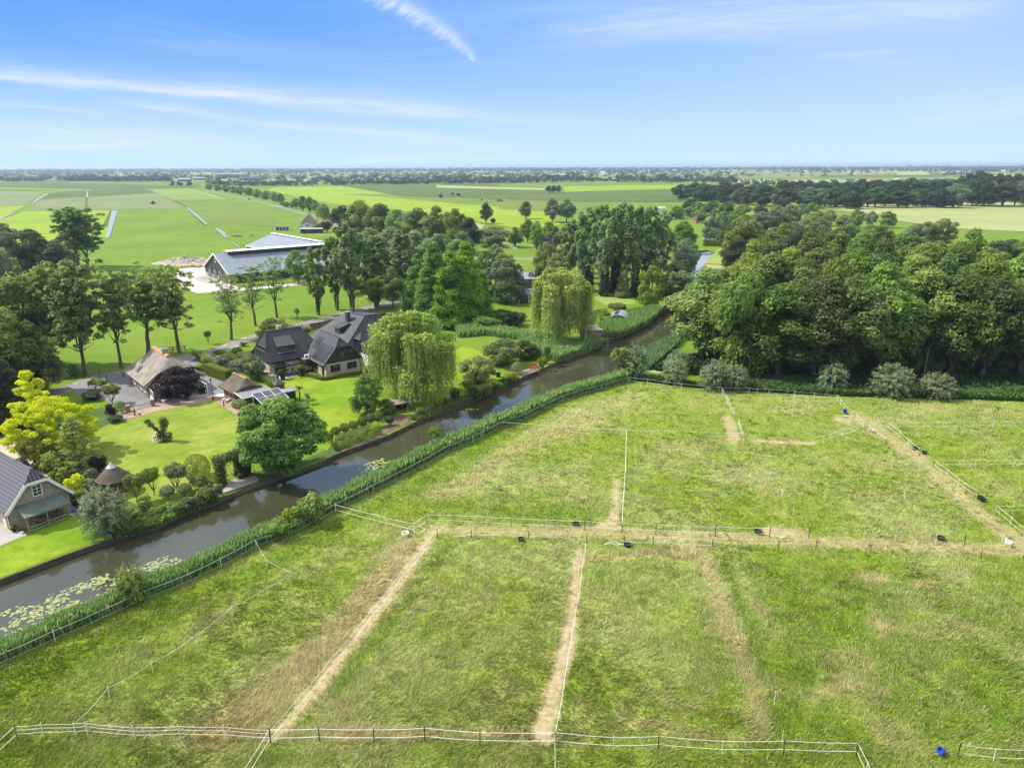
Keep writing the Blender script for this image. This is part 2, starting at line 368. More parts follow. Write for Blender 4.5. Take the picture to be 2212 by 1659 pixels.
def meadowmat():
    m, n, L, b = mat('meadow_ground')
    a = n.new('ShaderNodeAttribute'); a.attribute_name = 'gcol'
    g = n.new('ShaderNodeNewGeometry'); q = n.new('ShaderNodeTexNoise'); q.inputs['Scale'].default_value = 2.2; q.inputs['Detail'].default_value = 8; q.inputs['Roughness'].default_value = .7; L.new(g.outputs['Position'], q.inputs[0])
    r = ramp(n, [(.3, (.6, .62, .6)), (.7, (1.3, 1.28, 1.25))]); L.new(q.outputs[0], r.inputs[0])
    mx = n.new('ShaderNodeMix'); mx.data_type = 'RGBA'; mx.blend_type = 'MULTIPLY'; mx.inputs[0].default_value = 1; L.new(a.outputs['Vector'], mx.inputs[6]); L.new(r.outputs[0], mx.inputs[7])
    L.new(mx.outputs[2], b.inputs['Base Color']); b.inputs['Roughness'].default_value = .95; b.inputs['Specular IOR Level'].default_value = .1
    u = n.new('ShaderNodeBump'); u.inputs['Strength'].default_value = .7; u.inputs['Distance'].default_value = .1; L.new(q.outputs[0], u.inputs['Height']); L.new(u.outputs[0], b.inputs['Normal'])
    return m

M = {}
G = lambda *c: tuple(c)
M['land'] = ground('field_grass', [(0, (.085, .145, .012)), (.5, (.115, .185, .013)), (1, (.155, .22, .025))], (.02, .15, 1.5))
M['lawn'] = ground('mown_lawn', [(0, (.12, .18, .015)), (.5, (.155, .22, .02)), (1, (.23, .26, .05))], (.12, .7, 6), bump=.3, bdist=.03, lo=.42, hi=.58)
M['lawn_bright'] = ground('bright_lawn', [(0, (.10, .18, .006)), (.5, (.135, .225, .008)), (1, (.20, .26, .02))], (.12, .7, 6), bump=.3, bdist=.03, lo=.42, hi=.58)
M['bed'] = ground('garden_bed_ground', [(0, (.03, .055, .012)), (.5, (.055, .10, .02)), (1, (.09, .13, .035))], (.2, 1, 5))
M['sandy'] = ground('dry_bank', [(0, (.16, .17, .06)), (.5, (.30, .26, .13)), (1, (.36, .30, .18))], (.1, .6, 5))
M['f_yellow'] = ground('fresh_field', [(0, (.15, .23, .012)), (.5, (.19, .27, .014)), (1, (.23, .30, .025))], (.01, .06, .6))
M['f_mid'] = ground('pasture_field', [(0, (.09, .14, .018)), (.5, (.12, .17, .022)), (1, (.15, .19, .035))], (.01, .05, .5))
M['f_dark'] = ground('dark_field', [(0, (.058, .09, .018)), (.5, (.078, .112, .022)), (1, (.10, .13, .03))], (.008, .04, .4))
M['f_grey'] = ground('mown_hay_field', [(0, (.12, .15, .06)), (.5, (.15, .18, .075)), (1, (.18, .20, .09))], (.008, .04, .4))
M['f_pale'] = ground('pale_crop_field', [(0, (.20, .25, .09)), (.5, (.25, .28, .11)), (1, (.29, .31, .14))], (.01, .06, .5))
M['f_light'] = ground('striped_field', [(0, (.17, .24, .05)), (1, (.22, .29, .07))], (.01, .06, .5))
M['road'] = ground('road_asphalt', [(0, (.15, .14, .13)), (.5, (.21, .195, .18)), (1, (.27, .25, .23))], (.1, .8, 8), bump=.1)
M['paving'] = ground('grey_paving', [(0, (.13, .13, .14)), (.5, (.18, .18, .19)), (1, (.23, .225, .23))], (.15, 1.2, 10), bump=.15)
M['brickpave'] = ground('brick_paving', [(0, (.22, .155, .12)), (.5, (.30, .22, .17)), (1, (.36, .28, .23))], (.2, 1.5, 12), bump=.15)
M['gravel'] = ground('gravel', [(0, (.34, .28, .21)), (.5, (.44, .37, .29)), (1, (.52, .45, .37))], (.2, 1.5, 12))
M['concrete'] = ground('yard_concrete', [(0, (.42, .38, .32)), (.5, (.52, .47, .41)), (1, (.58, .53, .47))], (.05, .4, 4), bump=.1)
M['tiles'] = ground('patio_tiles', [(0, (.27, .26, .25)), (1, (.38, .37, .35))], (.3, 2, 12), bump=.1)
M['canalbed'] = plain('canal_bed', (.05, .045, .03), .9)
M['water'] = watermat()
m_, n_, L_, b_ = mat('ditch_water'); b_.inputs['Base Color'].default_value = (.23, .245, .25, 1); b_.inputs['Roughness'].default_value = .4; M['ditch'] = m_  # diffuse grey; on the pond sheets it stands in for reflected sky
M['meadow'] = meadowmat(); M['grass'] = grassmat('meadow_grass_blades'); M['reed'] = grassmat('reed_leaves', .3)
M['bark'] = plain('bark', (.11, .085, .06), .9, .35, 4, bump=.6)
M['bark_pale'] = plain('pale_bark', (.24, .21, .16), .9, .3, 4, bump=.6)
M['l_ivy'] = leafmat('ivy_leaves', (.018, .045, .01), (.05, .10, .02))
LF = {'oak': ((.020, .047, .010), (.075, .135, .028)), 'oak2': ((.030, .065, .010), (.12, .19, .035)), 'ash': ((.045, .085, .015), (.13, .21, .05)),
      'dark': ((.016, .036, .012), (.048, .085, .030)), 'bright': ((.09, .20, .012), (.26, .44, .03)), 'willow': ((.17, .27, .03), (.44, .58, .12)),
      'poplar': ((.06, .10, .03), (.17, .225, .085)), 'silver': ((.10, .15, .06), (.31, .38, .20)), 'yellow': ((.46, .52, .004), (.76, .84, .01)),
      'ygreen': ((.11, .20, .012), (.27, .40, .035)), 'chestnut': ((.028, .072, .006), (.125, .22, .025)), 'purple': ((.014, .008, .014), (.060, .030, .045)),
      'birch': ((.050, .075, .030), (.135, .17, .085)), 'larch': ((.055, .095, .012), (.17, .23, .04)), 'green': ((.035, .075, .010), (.12, .20, .03)),
      'olive': ((.060, .085, .022), (.18, .205, .075)), 'box': ((.035, .075, .008), (.10, .16, .016)), 'hedge': ((.14, .19, .006), (.30, .34, .02)), 'palm': ((.04, .065, .02), (.13, .17, .06)),
      'maroon': ((.02, .014, .01), (.075, .045, .03)), 'rose': ((.05, .09, .02), (.35, .36, .25)), 'far': ((.018, .034, .016), (.045, .072, .032))}
for k, (a, b) in LF.items():
    g_ = 1.0 if k in ('yellow', 'willow', 'hedge', 'rose', 'ygreen', 'bright') else 1.12 if k in ('far', 'silver', 'purple', 'maroon') else 1.8 if k in ('oak', 'oak2', 'dark') else 2.15; h_ = 1.0 if g_ < 1.5 else 1.0 if k in ('olive', 'poplar', 'birch', 'larch', 'chestnut') else 1.22
    M['l_'+k] = leafmat('leaf_'+k, (a[0]*g_*h_, a[1]*g_, a[2]*g_), (b[0]*g_*h_, b[1]*g_, b[2]*g_), .46 if k != 'far' else .2, vary=.03 if k == 'yellow' else .10)
M['tile_black'] = roofmat('black_pantiles', (.008, .009, .012), (.062, .065, .078), .36, .4, rib=.7, rough=.6, spec=.25)
M['tile_grey'] = roofmat('grey_slate_tiles', (.016, .017, .021), (.085, .088, .10), .36, .36, rough=.6, spec=.25)
M['tile_purple'] = roofmat('dark_glazed_pantiles', (.012, .012, .016), (.14, .132, .16), .40, .42, rib=.9, rough=.55, spec=.25)
M['thatch_grey'] = thatch('grey_thatch', (.12, .105, .09), (.34, .305, .265))
M['thatch_dark'] = thatch('dark_thatch', (.05, .04, .032), (.18, .15, .12))
M['orange_tile'] = plain('orange_ridge_tile', (.55, .22, .10), .8, .25, 3)
M['brick_red'] = brick('red_brick', (.17, .075, .05), (.24, .11, .075), (.25, .22, .2))
M['brick_beige'] = brick('beige_brick', (.42, .31, .22), (.50, .38, .28), (.45, .40, .34))
M['brick_grey'] = brick('grey_brown_brick', (.27, .205, .14), (.38, .30, .21), (.33, .29, .23))
M['brick_tan'] = brick('tan_brick', (.34, .24, .15), (.42, .31, .21), (.40, .36, .3))
M['white'] = plain('white_paint', (.78, .78, .76), .5, .05)
M['cream'] = plain('cream_paint', (.68, .64, .50), .5, .05)
M['black'] = plain('black_wood', (.018, .018, .02), .6, .25)
M['darkclad'] = ribbed('dark_cladding', (.03, .032, .036), .18, .6, depth=.015)
M['darkgrey'] = plain('dark_grey_metal', (.05, .055, .06), .5, .15)
M['glass'] = plain('window_glass', (.03, .04, .05), .08, .2, .5, spec=.8)
M['sheet'] = ribbed('grey_sheet_roof', (.17, .20, .25), .9, .6, .0)
M['sheet_green'] = ribbed('green_corrugated_sheet', (.15, .19, .16), .18, .5, depth=.05)
M['zinc'] = plain('zinc', (.36, .38, .43), .35, .1, 2, .5)
M['felt'] = plain('grey_roofing_felt', (.19, .19, .205), .8, .12, 1)
M['wood'] = plain('weathered_wood', (.26, .22, .18), .85, .25, 3)
M['deck'] = ribbed('deck_boards', (.36, .33, .29), .14, .85)
M['woodbrown'] = plain('brown_timber', (.15, .10, .065), .8, .3, 3)
M['logs'] = plain('split_logs', (.30, .22, .13), .9, .6, 9, bump=1)
M['post_dark'] = plain('dark_fence_post', (.045, .045, .035), .8, .3, 6)
M['post_wood'] = plain('wooden_fence_post', (.15, .125, .09), .9, .3, 6)
M['post_white'] = plain('white_fence_post', (.75, .74, .70), .6, .05)
M['rope_white'] = plain('white_rope', (.8, .8, .78), .7, .05)
M['rope_dark'] = plain('dark_rope', (.06, .075, .05), .8, .1)
M['rope_mauve'] = plain('faded_rope', (.42, .36, .36), .8, .15)
M['tub'] = plain('black_rubber', (.015, .017, .02), .5, .2)
M['tub_in'] = plain('tub_inside', (.03, .035, .04), .4, .2)
M['blue'] = plain('blue_plastic', (.02, .08, .42), .45, .1)
M['red'] = plain('red_paint', (.62, .07, .05), .6, .1)
M['solar'] = solarmat('solar_cells')
M['panelblack'] = plain('black_solar_glass', (.02, .021, .026), .25, .1, 1, spec=.6)
M['steel'] = plain('galvanised_steel', (.42, .44, .46), .4, .1, 3, .6)
M['carpaint'] = plain('grey_green_car_paint', (.10, .125, .11), .3, .04, spec=.7)
M['ac'] = plain('white_enamel', (.7, .7, .68), .4, .04)
M['lily'] = leafmat('lily_pad', (.19, .24, .06), (.42, .46, .19), .1)
M['bank'] = plain('bank_boarding', (.085, .065, .045), .85, .35, 2)
M['soil'] = ground('bank_soil', [(0, (.10, .075, .05)), (1, (.20, .15, .11))], (.3, 1.5, 8))
M['rubble'] = plain('rubble', (.34, .30, .24), .95, .5, 1.2, bump=1)
M['flower'] = plain('white_flowers', (.8, .78, .74), .8)
M['sheepwhite'] = plain('pale_cow_coat', (.55, .52, .46), .9, .2, 2)
M['cowblack'] = plain('black_cow_coat', (.03, .028, .026), .8, .2, 2)
M['cowbrown'] = plain('tan_cow_coat', (.42, .24, .10), .85, .2, 2)
M['tractor'] = plain('dark_teal_tractor_paint', (.03, .07, .07), .5)
M['yellowp'] = plain('yellow_hose', (.65, .55, .05), .6)
M['terracotta'] = plain('terracotta', (.40, .18, .10), .8)
# ------------------------------------------------------------------ terrain
def vnoise(x, y, s, seed=0, octv=4, pers=.55):
    """value noise in 0..1"""
    out = np.zeros_like(x, dtype=float); amp = 1; tot = 0
    for o in range(octv):
        X = x*s; Y = y*s; xi = np.floor(X).astype(np.int64); yi = np.floor(Y).astype(np.int64); fx = X-xi; fy = Y-yi
        fx = fx*fx*(3-2*fx); fy = fy*fy*(3-2*fy)
        def h(a, b):
            k = (a*374761393+b*668265263+(seed+o)*974634777) & 0x7fffffff
            k = ((k ^ (k >> 13))*1274126177) & 0x7fffffff
            return ((k ^ (k >> 16)) & 0xffff)/65535.0
        v = (h(xi, yi)*(1-fx)+h(xi+1, yi)*fx)*(1-fy)+(h(xi, yi+1)*(1-fx)+h(xi+1, yi+1)*fx)*fy
        out += v*amp; tot += amp; amp *= pers; s *= 2.03
    return out/tot
def inpoly(x, y, poly):
    r = np.zeros(x.shape, bool); n = len(poly)
    for i in range(n):
        x1, y1 = poly[i][0], poly[i][1]; x2, y2 = poly[(i+1) % n][0], poly[(i+1) % n][1]
        if y1 == y2: continue
        c = ((y1 > y) != (y2 > y)) & (x < (x2-x1)*(y-y1)/(y2-y1)+x1); r ^= c
    return r
def projA(x, y, z=0.0):
    q = (x, y, z-CH); a = sum(CR[i]*q[i] for i in range(3)); b = sum(CU[i]*q[i] for i in range(3)); c = sum(CW[i]*q[i] for i in range(3))
    return 1106+F*a/c, 829.5-F*b/c
def smooth(pts, n=6):
    """Catmull-Rom resampling of a plan line"""
    o = []
    P_ = [Vector(p) for p in pts]
    for i in range(len(P_)-1):
        a = P_[max(i-1, 0)]; b = P_[i]; c = P_[i+1]; d = P_[min(i+2, len(P_)-1)]
        for k in range(n):
            t = k/n; o.append(.5*((2*b)+(c-a)*t+(2*a-5*b+4*c-d)*t*t+(3*b-a-3*c+d)*t**3))
    o.append(P_[-1]); return o
def offset(line, d):
    o = []
    for i, p in enumerate(line):
        a = line[max(i-1, 0)]; b = line[min(i+1, len(line)-1)]; t = (b-a); t.z = 0; t.normalize()
        o.append(p+Vector((-t.y, t.x, 0))*d)
    return o
def sheet(name, pts, z, m, kind='structure', parent=None):
    pts = [Vector((p[0], p[1], z)) for p in pts]
    tri = tessellate_polygon([pts]); me = bpy.data.meshes.new(name)
    fs = []
    for t in tri:
        a, b, c = (pts[i] for i in t)
        fs.append(tuple(t) if (b-a).cross(c-a).z > 0 else tuple(reversed(t)))
    me.from_pydata([tuple(p) for p in pts], [], fs); me.materials.append(m); me.update()
    return setp(link(name, me, parent), kind=kind)
def band(name, line, w, z, m, kind='structure'):
    line = [Vector((p[0], p[1], 0)) for p in line]
    return sheet(name, offset(line, w/2)+offset(line, -w/2)[::-1], z, m, kind)

LB = [P(-420, 1380), P(-200, 1308), P(-60, 1272), Q(8, 0, 665), Q(8, 500, 475), Q(8, 960, 310), P(302, 1145), P(341, 1134), P(409, 1101), P(472, 1080), P(480, 1074), P(556, 1045),
      P(625, 1022), P(707, 991), P(725, 982), P(831, 944), P(887, 917), P(902, 910), P(1016, 866), P(1121, 819), P(1163, 800), P(1188, 788), P(1210, 778), P(1249, 766), P(1293, 748), P(1304, 735), P(1327, 731), P(1364, 717),
      P(1398, 700), P(1426, 676), P(1442, 645), P(1458, 605), P(1482, 572), P(1496, 552), P(1500, 543)]
FN = [P(-420, 1625), P(-200, 1533), Q(8, 75, 1355), Q(8, 460, 1180), Q(8, 845, 1010), Q(8, 1180, 850), Q(8, 1490, 735), Q(8, 1825, 575), Q(11, 185, 640), Q(11, 415, 556), Q(11, 600, 465), Q(11, 760, 375), Q(11, 1055, 225), Q(11, 1345, 75),
      Q(7, 650, 940), Q(7, 815, 875), Q(7, 995, 782), Q(7, 1130, 735), Q(7, 1260, 670), Q(7, 1390, 610), Q(7, 1525, 565), Q(7, 1695, 520), Q(7, 1813, 485)]
RB = offset(FN[:-1], 2.1)+[P(1338, 808), P(1340, 795), P(1358, 776), P(1398, 757), P(1448, 735), P(1468, 706), P(1480, 665), P(1492, 620), P(1512, 588), Q(3, 2010, 912), P(1546, 547), P(1530, 541)]
LBs = LB; RBs = RB
WL = -.55
B = 15500
lp = [Vector((-B, -60, 0)), Vector((-B, B, 0)), Vector((B, B, 0)), Vector((B, -60, 0)), Vector((-45, -60, 0)), Vector((-60, 20, 0))]+RB+LB[::-1]+[Vector((-85, 20, 0)), Vector((-80, -60, 0))]
sheet('land', lp, 0, M['land'])
sheet('canal_bed', [(-170, -62), (-170, 470), (170, 470), (170, -62)], -1.6, M['canalbed'])
sheet('canal_water', [(-165, -58), (-165, 460), (165, 460), (165, -58)], WL, M['water'])
bm_ = MB()
for ln in (RB, LB):
    for a, b in zip(ln[:-1], ln[1:]): bm_.poly([(a.x, a.y, 0), (b.x, b.y, 0), (b.x, b.y, -1.6), (a.x, a.y, -1.6)])
setp(bm_.build('canal_bank', M['soil']), kind='structure')
# boarded edge along the gardens: planks standing just proud of the bank
def boarding(name, pts, label, h=.12, t=.1):
    b = MB(); q = [Vector((p[0], p[1], 0)) for p in pts]
    for a, c in zip(q[:-1], q[1:]): b.beam(a+Vector((0, 0, -.28)), c+Vector((0, 0, -.28)), t, .62+h)
    for a, c in zip(q[:-1], q[1:]):
        n = max(1, int((c-a).length/1.6)); d = (c-a).normalized(); s = Vector((d.y, -d.x, 0))
        for i in range(n):
            p = a+(c-a)*(i/n)+s*.1; b.box((p.x, p.y, -.25), (.12, .12, .72), math.atan2(d.y, d.x))
    return setp(b.build(name, M['bank']), label, 'retaining wall')
boarding('bank_wall', LB[1:6], 'dark boarded bank edge below the bright lawn at the bottom left')
boarding('bank_wall', LB[13:18], 'boarded canal edge below the round shrubs and picket fence')
boarding('bank_wall', LB[17:21], 'boarded canal edge between the front weeping willow and the red bench')

# roads, yards, lawns
Z5 = lambda *a: [Q(5, *p) for p in a]
Z6 = lambda *a: [Q(6, *p) for p in a]
road = smooth([Q(5, 150, 640), Q(5, 560, 515), Q(5, 830, 420), Q(5, 1010, 385), Q(5, 1250, 320), Q(5, 1600, 240), P(470, 757), P(545, 730), P(610, 713), P(690, 692), P(752, 677), P(800, 664), P(870, 645), P(960, 600), P(1075, 562), P(1160, 560), P(1260, 560)])
band('road', road, 4.6, .02, M['road'])
dl = MB()                                                   # worn dashed edge lines on the road
for off in (-1.5, 1.5):
    ln = offset(road, off); acc = 0
    for i in range(len(ln)-1):
        a, b = ln[i], ln[i+1]; n = max(1, int((b-a).length/1.5))
        for k in range(n):
            acc += 1
            if acc % 3 == 0 and (a.x > -75 or rnd.random() < .3):
                p, q = a+(b-a)*(k/n), a+(b-a)*((k+.8)/n); s = Vector((-(q-p).y, (q-p).x, 0)).normalized()*.06
                dl.poly([v+Vector((0, 0, .026-v.z)) for v in (p-s, q-s, q+s, p+s)])
setp(dl.build('road_marking', M['white']), kind='structure')
band('road', smooth([P(443, 412), P(505, 425), P(550, 435), P(602, 447), P(644, 459), P(690, 473), P(760, 500), P(860, 535), P(980, 553), P(1090, 561)]), 5.0, .05, M['road'])
sheet('driveway', Z5((560, 490), (900, 400), (1010, 370), (1590, 260), (1640, 300), (1600, 340), (1680, 365), (1790, 415), (1860, 470), (1900, 600), (1760, 605), (1480, 640), (1250, 660), (1060, 700), (860, 610), (620, 560)), .03, M['paving'])
sheet('path', Z5((985, 770), (1010, 690), (1250, 650), (1480, 600), (1735, 575), (1800, 555), (1900, 600), (2050, 650), (2060, 720), (1960, 740), (1760, 608), (1450, 670), (1260, 705), (1160, 740), (1060, 765)), .045, M['brickpave'])
sheet('lawn', Z5((700, 1000), (780, 870), (900, 800), (1060, 765), (1160, 740), (1260, 705), (1450, 670), (1760, 608), (1960, 740), (2030, 900), (2080, 1100), (2080, 1230), (1860, 1290), (1700, 1370), (1400, 1470), (1200, 1480), (1000, 1420), (850, 1250), (700, 1150)), .03, M['lawn'])
sheet('lawn', Z6((600, 900), (680, 850), (900, 880), (1120, 840), (1270, 890), (1640, 820), (1740, 960), (1800, 1150), (1700, 1300), (1560, 1370), (1380, 1450), (1300, 1560), (1100, 1500), (950, 1200), (750, 1000)), .03, M['lawn_bright'])
sheet('lawn', [P(-300, 1265), Q(8, -60, 380), Q(8, 0, 370), Q(8, 230, 290), Q(8, 570, 150), Q(8, 720, 110), Q(8, 850, 150), Q(8, 955, 296), Q(8, 500, 455), Q(8, 0, 648), P(-200, 1295)], .03, M['lawn_bright'])
sheet('lawn', [P(960, 770), P(1005, 745), P(1050, 765), P(1075, 800), P(1110, 815), P(1050, 845), P(960, 880), P(860, 905), P(840, 860), P(880, 800)], .03, M['lawn_bright'])
sheet('garden_bed', [P(-40, 970), P(60, 925), P(220, 880), P(270, 900), P(200, 980), P(230, 1060), P(330, 1110), P(470, 1060), P(550, 1020), P(640, 1000), P(730, 960), P(850, 920), P(880, 905), P(887, 914), P(725, 981), P(556, 1044), P(341, 1133), P(252, 1158), P(200, 1130), P(120, 1060), P(60, 1000)], .015, M['bed'])
sheet('gravel_yard', Z5((-400, 900), (0, 915), (150, 950), (250, 1020), (290, 1100), (330, 1180), (480, 1280), (560, 1380), (620, 1500), (300, 1650), (-100, 1700), (-500, 1400)), .035, M['gravel'])
sheet('patio', [P(-200, 1230), Q(8, -20, 395), Q(8, 230, 290), Q(8, 60, 220), Q(8, -30, 150), P(-200, 1150)], .05, M['tiles'])
sheet('terrace', Z6((750, 850), (730, 830), (1000, 790), (1010, 850), (880, 880), (820, 885)), .05, M['tiles'])
sheet('terrace', [Q(18, 470, 850), Q(18, 480, 790), Q(18, 560, 770), Q(18, 1060, 690), Q(18, 1090, 755), Q(18, 700, 830)], .10, M['tiles'])
sheet('soil', [Q(6, 1390, 1600), Q(6, 1300, 1640), Q(6, 1500, 1530), Q(6, 1700, 1440), Q(6, 1850, 1330), Q(6, 1880, 1240), Q(6, 2050, 1210), Q(6, 2100, 1290), Q(6, 1870, 1390), Q(6, 1850, 1420)], .04, M['soil'])
sheet('concrete_yard', [Q(1, 1440, 990), Q(1, 1480, 950), Q(1, 1680, 940), Q(1, 1900, 1080), Q(1, 1980, 1110), P(700, 606), P(700, 612), P(520, 628), Q(1, 1620, 1150), Q(1, 1500, 1100)], .05, M['concrete'])
sheet('soil', [Q(1, 1400, 880), Q(1, 1520, 845), Q(1, 1690, 860), Q(1, 1700, 940), Q(1, 1540, 950), Q(1, 1420, 920)], .04, M['sandy'])
sheet('terrace', [Q(3, 1080, 1190), Q(3, 1200, 1150), Q(3, 1440, 1150), Q(3, 1430, 1240), Q(3, 1200, 1250)], .03, M['f_light'])
sheet('dry_bank', [Q(3, 2010, 915), Q(3, 2330, 925), Q(3, 2330, 950), Q(3, 2050, 950)], .04, M['sandy'])
sheet('dry_bank', [Q(3, 2015, 905), Q(3, 2105, 790), Q(3, 2200, 770), Q(3, 2330, 920)], .03, M['f_light'])
sheet('dry_bank', [Q(12, 1050, 190), Q(12, 1110, 120), Q(12, 1230, 100), Q(12, 1250, 160), Q(12, 1150, 200)], .04, M['sandy'])

# fields beyond
Z1 = lambda *a: [Q(1, *p) for p in a]
Z2 = lambda *a: [Q(2, *p) for p in a]
Z3 = lambda *a: [Q(3, *p) for p in a]
Z4 = lambda *a: [Q(4, *p) for p in a]
FZ = [0]
def fld(pts, m, z=.12): FZ[0] += 1; sheet('field', pts, z+.004*FZ[0], M[m])
fld(Z1((-900, 640), (-300, 560), (0, 545), (220, 475), (915, 468), (905, 560), (870, 690), (600, 720), (0, 740), (-700, 900)), 'f_yellow')
fld(Z1((-900, 440), (0, 433), (215, 430), (120, 480), (0, 540), (-600, 700)), 'f_yellow', .14)
fld(Z1((-1500, 325), (0, 318), (340, 318), (220, 425), (0, 431), (-1200, 440)), 'f_grey', .12)
fld(Z1((225, 470), (400, 330), (640, 310), (1215, 298), (1360, 365), (1530, 445), (1400, 458), (960, 464)), 'f_grey', .13)
fld(Z1((400, 328), (640, 308), (1200, 298), (1280, 325), (900, 350), (330, 380)), 'f_dark', .20)
fld(Z1((1225, 294), (1550, 290), (1700, 325), (1870, 382), (1430, 384)), 'f_light', .13)
fld(Z1((1440, 388), (1880, 385), (2240, 480), (2300, 600), (1760, 600), (1560, 455)), 'f_mid', .13)
fld(Z1((1775, 600), (2300, 603), (2400, 690), (2100, 740), (1980, 770), (1870, 700)), 'land', .12)
fld(Z1((-1800, 250), (0, 240), (900, 228), (1650, 250), (1640, 285), (1200, 296), (400, 305), (-1800, 300)), 'f_dark', .12)
fld(Z1((-1500, 286), (0, 283), (760, 300), (740, 307), (0, 292), (-1500, 296)), 'f_light', .2)
fld(Z1((500, 225), (1600, 252), (1500, 268), (600, 245)), 'f_mid', .2)
for i in range(9):                                          # windrows across the striped field
    t = (i+.5)/9; a = Q(1, 1235+320*t, 294+1*t, .18); b = Q(1, 1440+410*t, 384, .18); c = Vector((.9, .2, 0)).normalized()*1.3
    band('windrow', [a, b], 2.6, .19, M['f_mid'])
fld(Z2((400, 330), (860, 270), (2212, 262), (3100, 235), (3100, 420), (2212, 585), (1960, 560), (1200, 450), (850, 450), (700, 400)), 'f_mid', .12)
fld(Z2((380, 280), (900, 270), (1680, 345), (900, 335), (440, 335), (300, 300)), 'f_yellow', .2)
fld(Z2((440, 335), (900, 333), (2212, 442), (2212, 580), (1950, 560), (1200, 440), (850, 420)), 'f_yellow', .2)
fld(Z3((-100, 415), (330, 460), (690, 485), (830, 590), (560, 625), (330, 600), (60, 550), (-120, 545)), 'f_yellow', .2)
fld(Z2((920, 268), (2212, 252), (2212, 380), (1400, 355), (1100, 300)), 'f_dark', .24)
fld(Z3((0, 285), (680, 300), (850, 318), (2212, 290), (2400, 360), (1800, 400), (1000, 400), (0, 370)), 'f_dark', .24)
fld(Z3((840, 272), (2212, 255), (2400, 262), (2212, 285), (1500, 300), (860, 318)), 'f_yellow', .25)
fld(Z3((-200, 262), (700, 290), (690, 304), (-200, 284)), 'f_pale', .26)
fld(Z3((60, 552), (200, 595), (130, 660), (60, 680), (0, 600)), 'f_pale', .22)
fld(Z4((670, 415), (800, 385), (1400, 368), (2212, 370), (3000, 380), (3000, 620), (2212, 590), (1700, 565), (1230, 505), (1260, 470)), 'f_pale', .12)
fld(Z4((-150, 262), (60, 240), (340, 255), (200, 268), (0, 300)), 'f_mid', .14)
for pts in (((1265, 503), (1600, 455), (1900, 410), (2080, 372)), ((1830, 545), (1900, 520), (2060, 490), (2212, 462), (2600, 420))):
    band('track', [Q(4, *p) for p in pts], 3, .2, M['land'])
rgf = random.Random(3)
for r_, (ya, yb) in enumerate(((366.5, 369), (369, 372), (372, 376), (376, 381), (381, 386), (386, 391), (391, 397))):
    x = -500+rgf.uniform(0, 100)
    while x < 2700:
        w = rgf.uniform(60, 240); k = -.0032
        pts = [(x, yb), (x+w, yb), (x+w+w*.1, ya), (x+w*.1, ya)]; sheet('far_field', [P(a, b+(a-1106)*k) for a, b in pts], .06, M[rgf.choice(['f_grey', 'f_mid', 'f_grey', 'f_dark', 'f_mid', 'f_pale'])]); x += w*rgf.uniform(1.0, 1.15)
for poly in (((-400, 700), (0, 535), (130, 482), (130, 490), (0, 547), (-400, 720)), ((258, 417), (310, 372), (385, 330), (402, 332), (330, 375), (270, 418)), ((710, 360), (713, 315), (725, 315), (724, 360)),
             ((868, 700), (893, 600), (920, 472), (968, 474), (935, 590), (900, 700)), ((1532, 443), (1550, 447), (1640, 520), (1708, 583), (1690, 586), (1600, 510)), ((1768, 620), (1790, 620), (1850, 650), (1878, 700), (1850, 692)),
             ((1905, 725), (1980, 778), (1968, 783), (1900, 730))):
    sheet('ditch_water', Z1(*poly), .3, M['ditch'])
for poly in (((1015, 305), (1030, 303), (1085, 350), (1075, 353)), ((845, 600), (905, 470), (918, 470), (880, 610)), ((1360, 366), (1535, 442), (1550, 442), (1430, 384)), ((1560, 470), (1600, 520), (1700, 600), (1690, 600)), ((700, 365), (720, 362), (722, 460), (700, 460))):
    sheet('ditch_edge', Z1(*poly), .32, M['f_dark'])

# ------------------------------------------------------------------ horse meadow: real ground with worn tracks, dry seed heads and lush strips
MPOLY = [Vector((-75, 10, 0)), Vector((-62, 32, 0))]+FN+[Q(12, 1067, 275), Q(12, 1600, 335), Q(12, 2127, 355), Q(13, 490, 385), Q(13, 800, 380), Q(13, 1400, 395), Q(13, 1844, 410), P(2700, 880), Vector((150, 60, 0)), Vector((110, 10, 0))]
WEAR = [  # survey-space polylines, half width, strength of bare ground
    ([(936, 1152), (862, 1258), (776, 1370), (690, 1485), (592, 1597)], (3, 7), .9, 17),
    ([(1250, 1188), (1243, 1260), (1236, 1330), (1221, 1410), (1205, 1470), (1183, 1540), (1172, 1592)], (3, 15), .9, 15),
    ([(1331, 1040), (1330, 1090), (1326, 1125), (1312, 1138)], (2, 8), .85, 10),
    ([(940, 1143), (1250, 1150), (1500, 1160), (1800, 1172), (2230, 1192)], (9, 12), .52, 14),
    ([(1852, 902), (1920, 945), (1995, 1000), (2055, 1055), (2110, 1105), (2180, 1160), (2250, 1200)], (8, 12), .56, 15),
    ([(1571, 905), (1578, 925), (1584, 948)], (6, 9), .7, 10), ([(1626, 952), (1700, 957), (1760, 958)], (2, 3), .8, 4),
    ([(1665, 1147), (1700, 1152), (1722, 1156)], (8, 10), .75, 14), ([(1740, 1165), (1770, 1172)], (3, 5), .6, 8), ([(1808, 905), (1832, 912)], (5, 6), .9, 8),
    ([(1300, 1135), (1330, 1140)], (6, 6), .8, 10)]
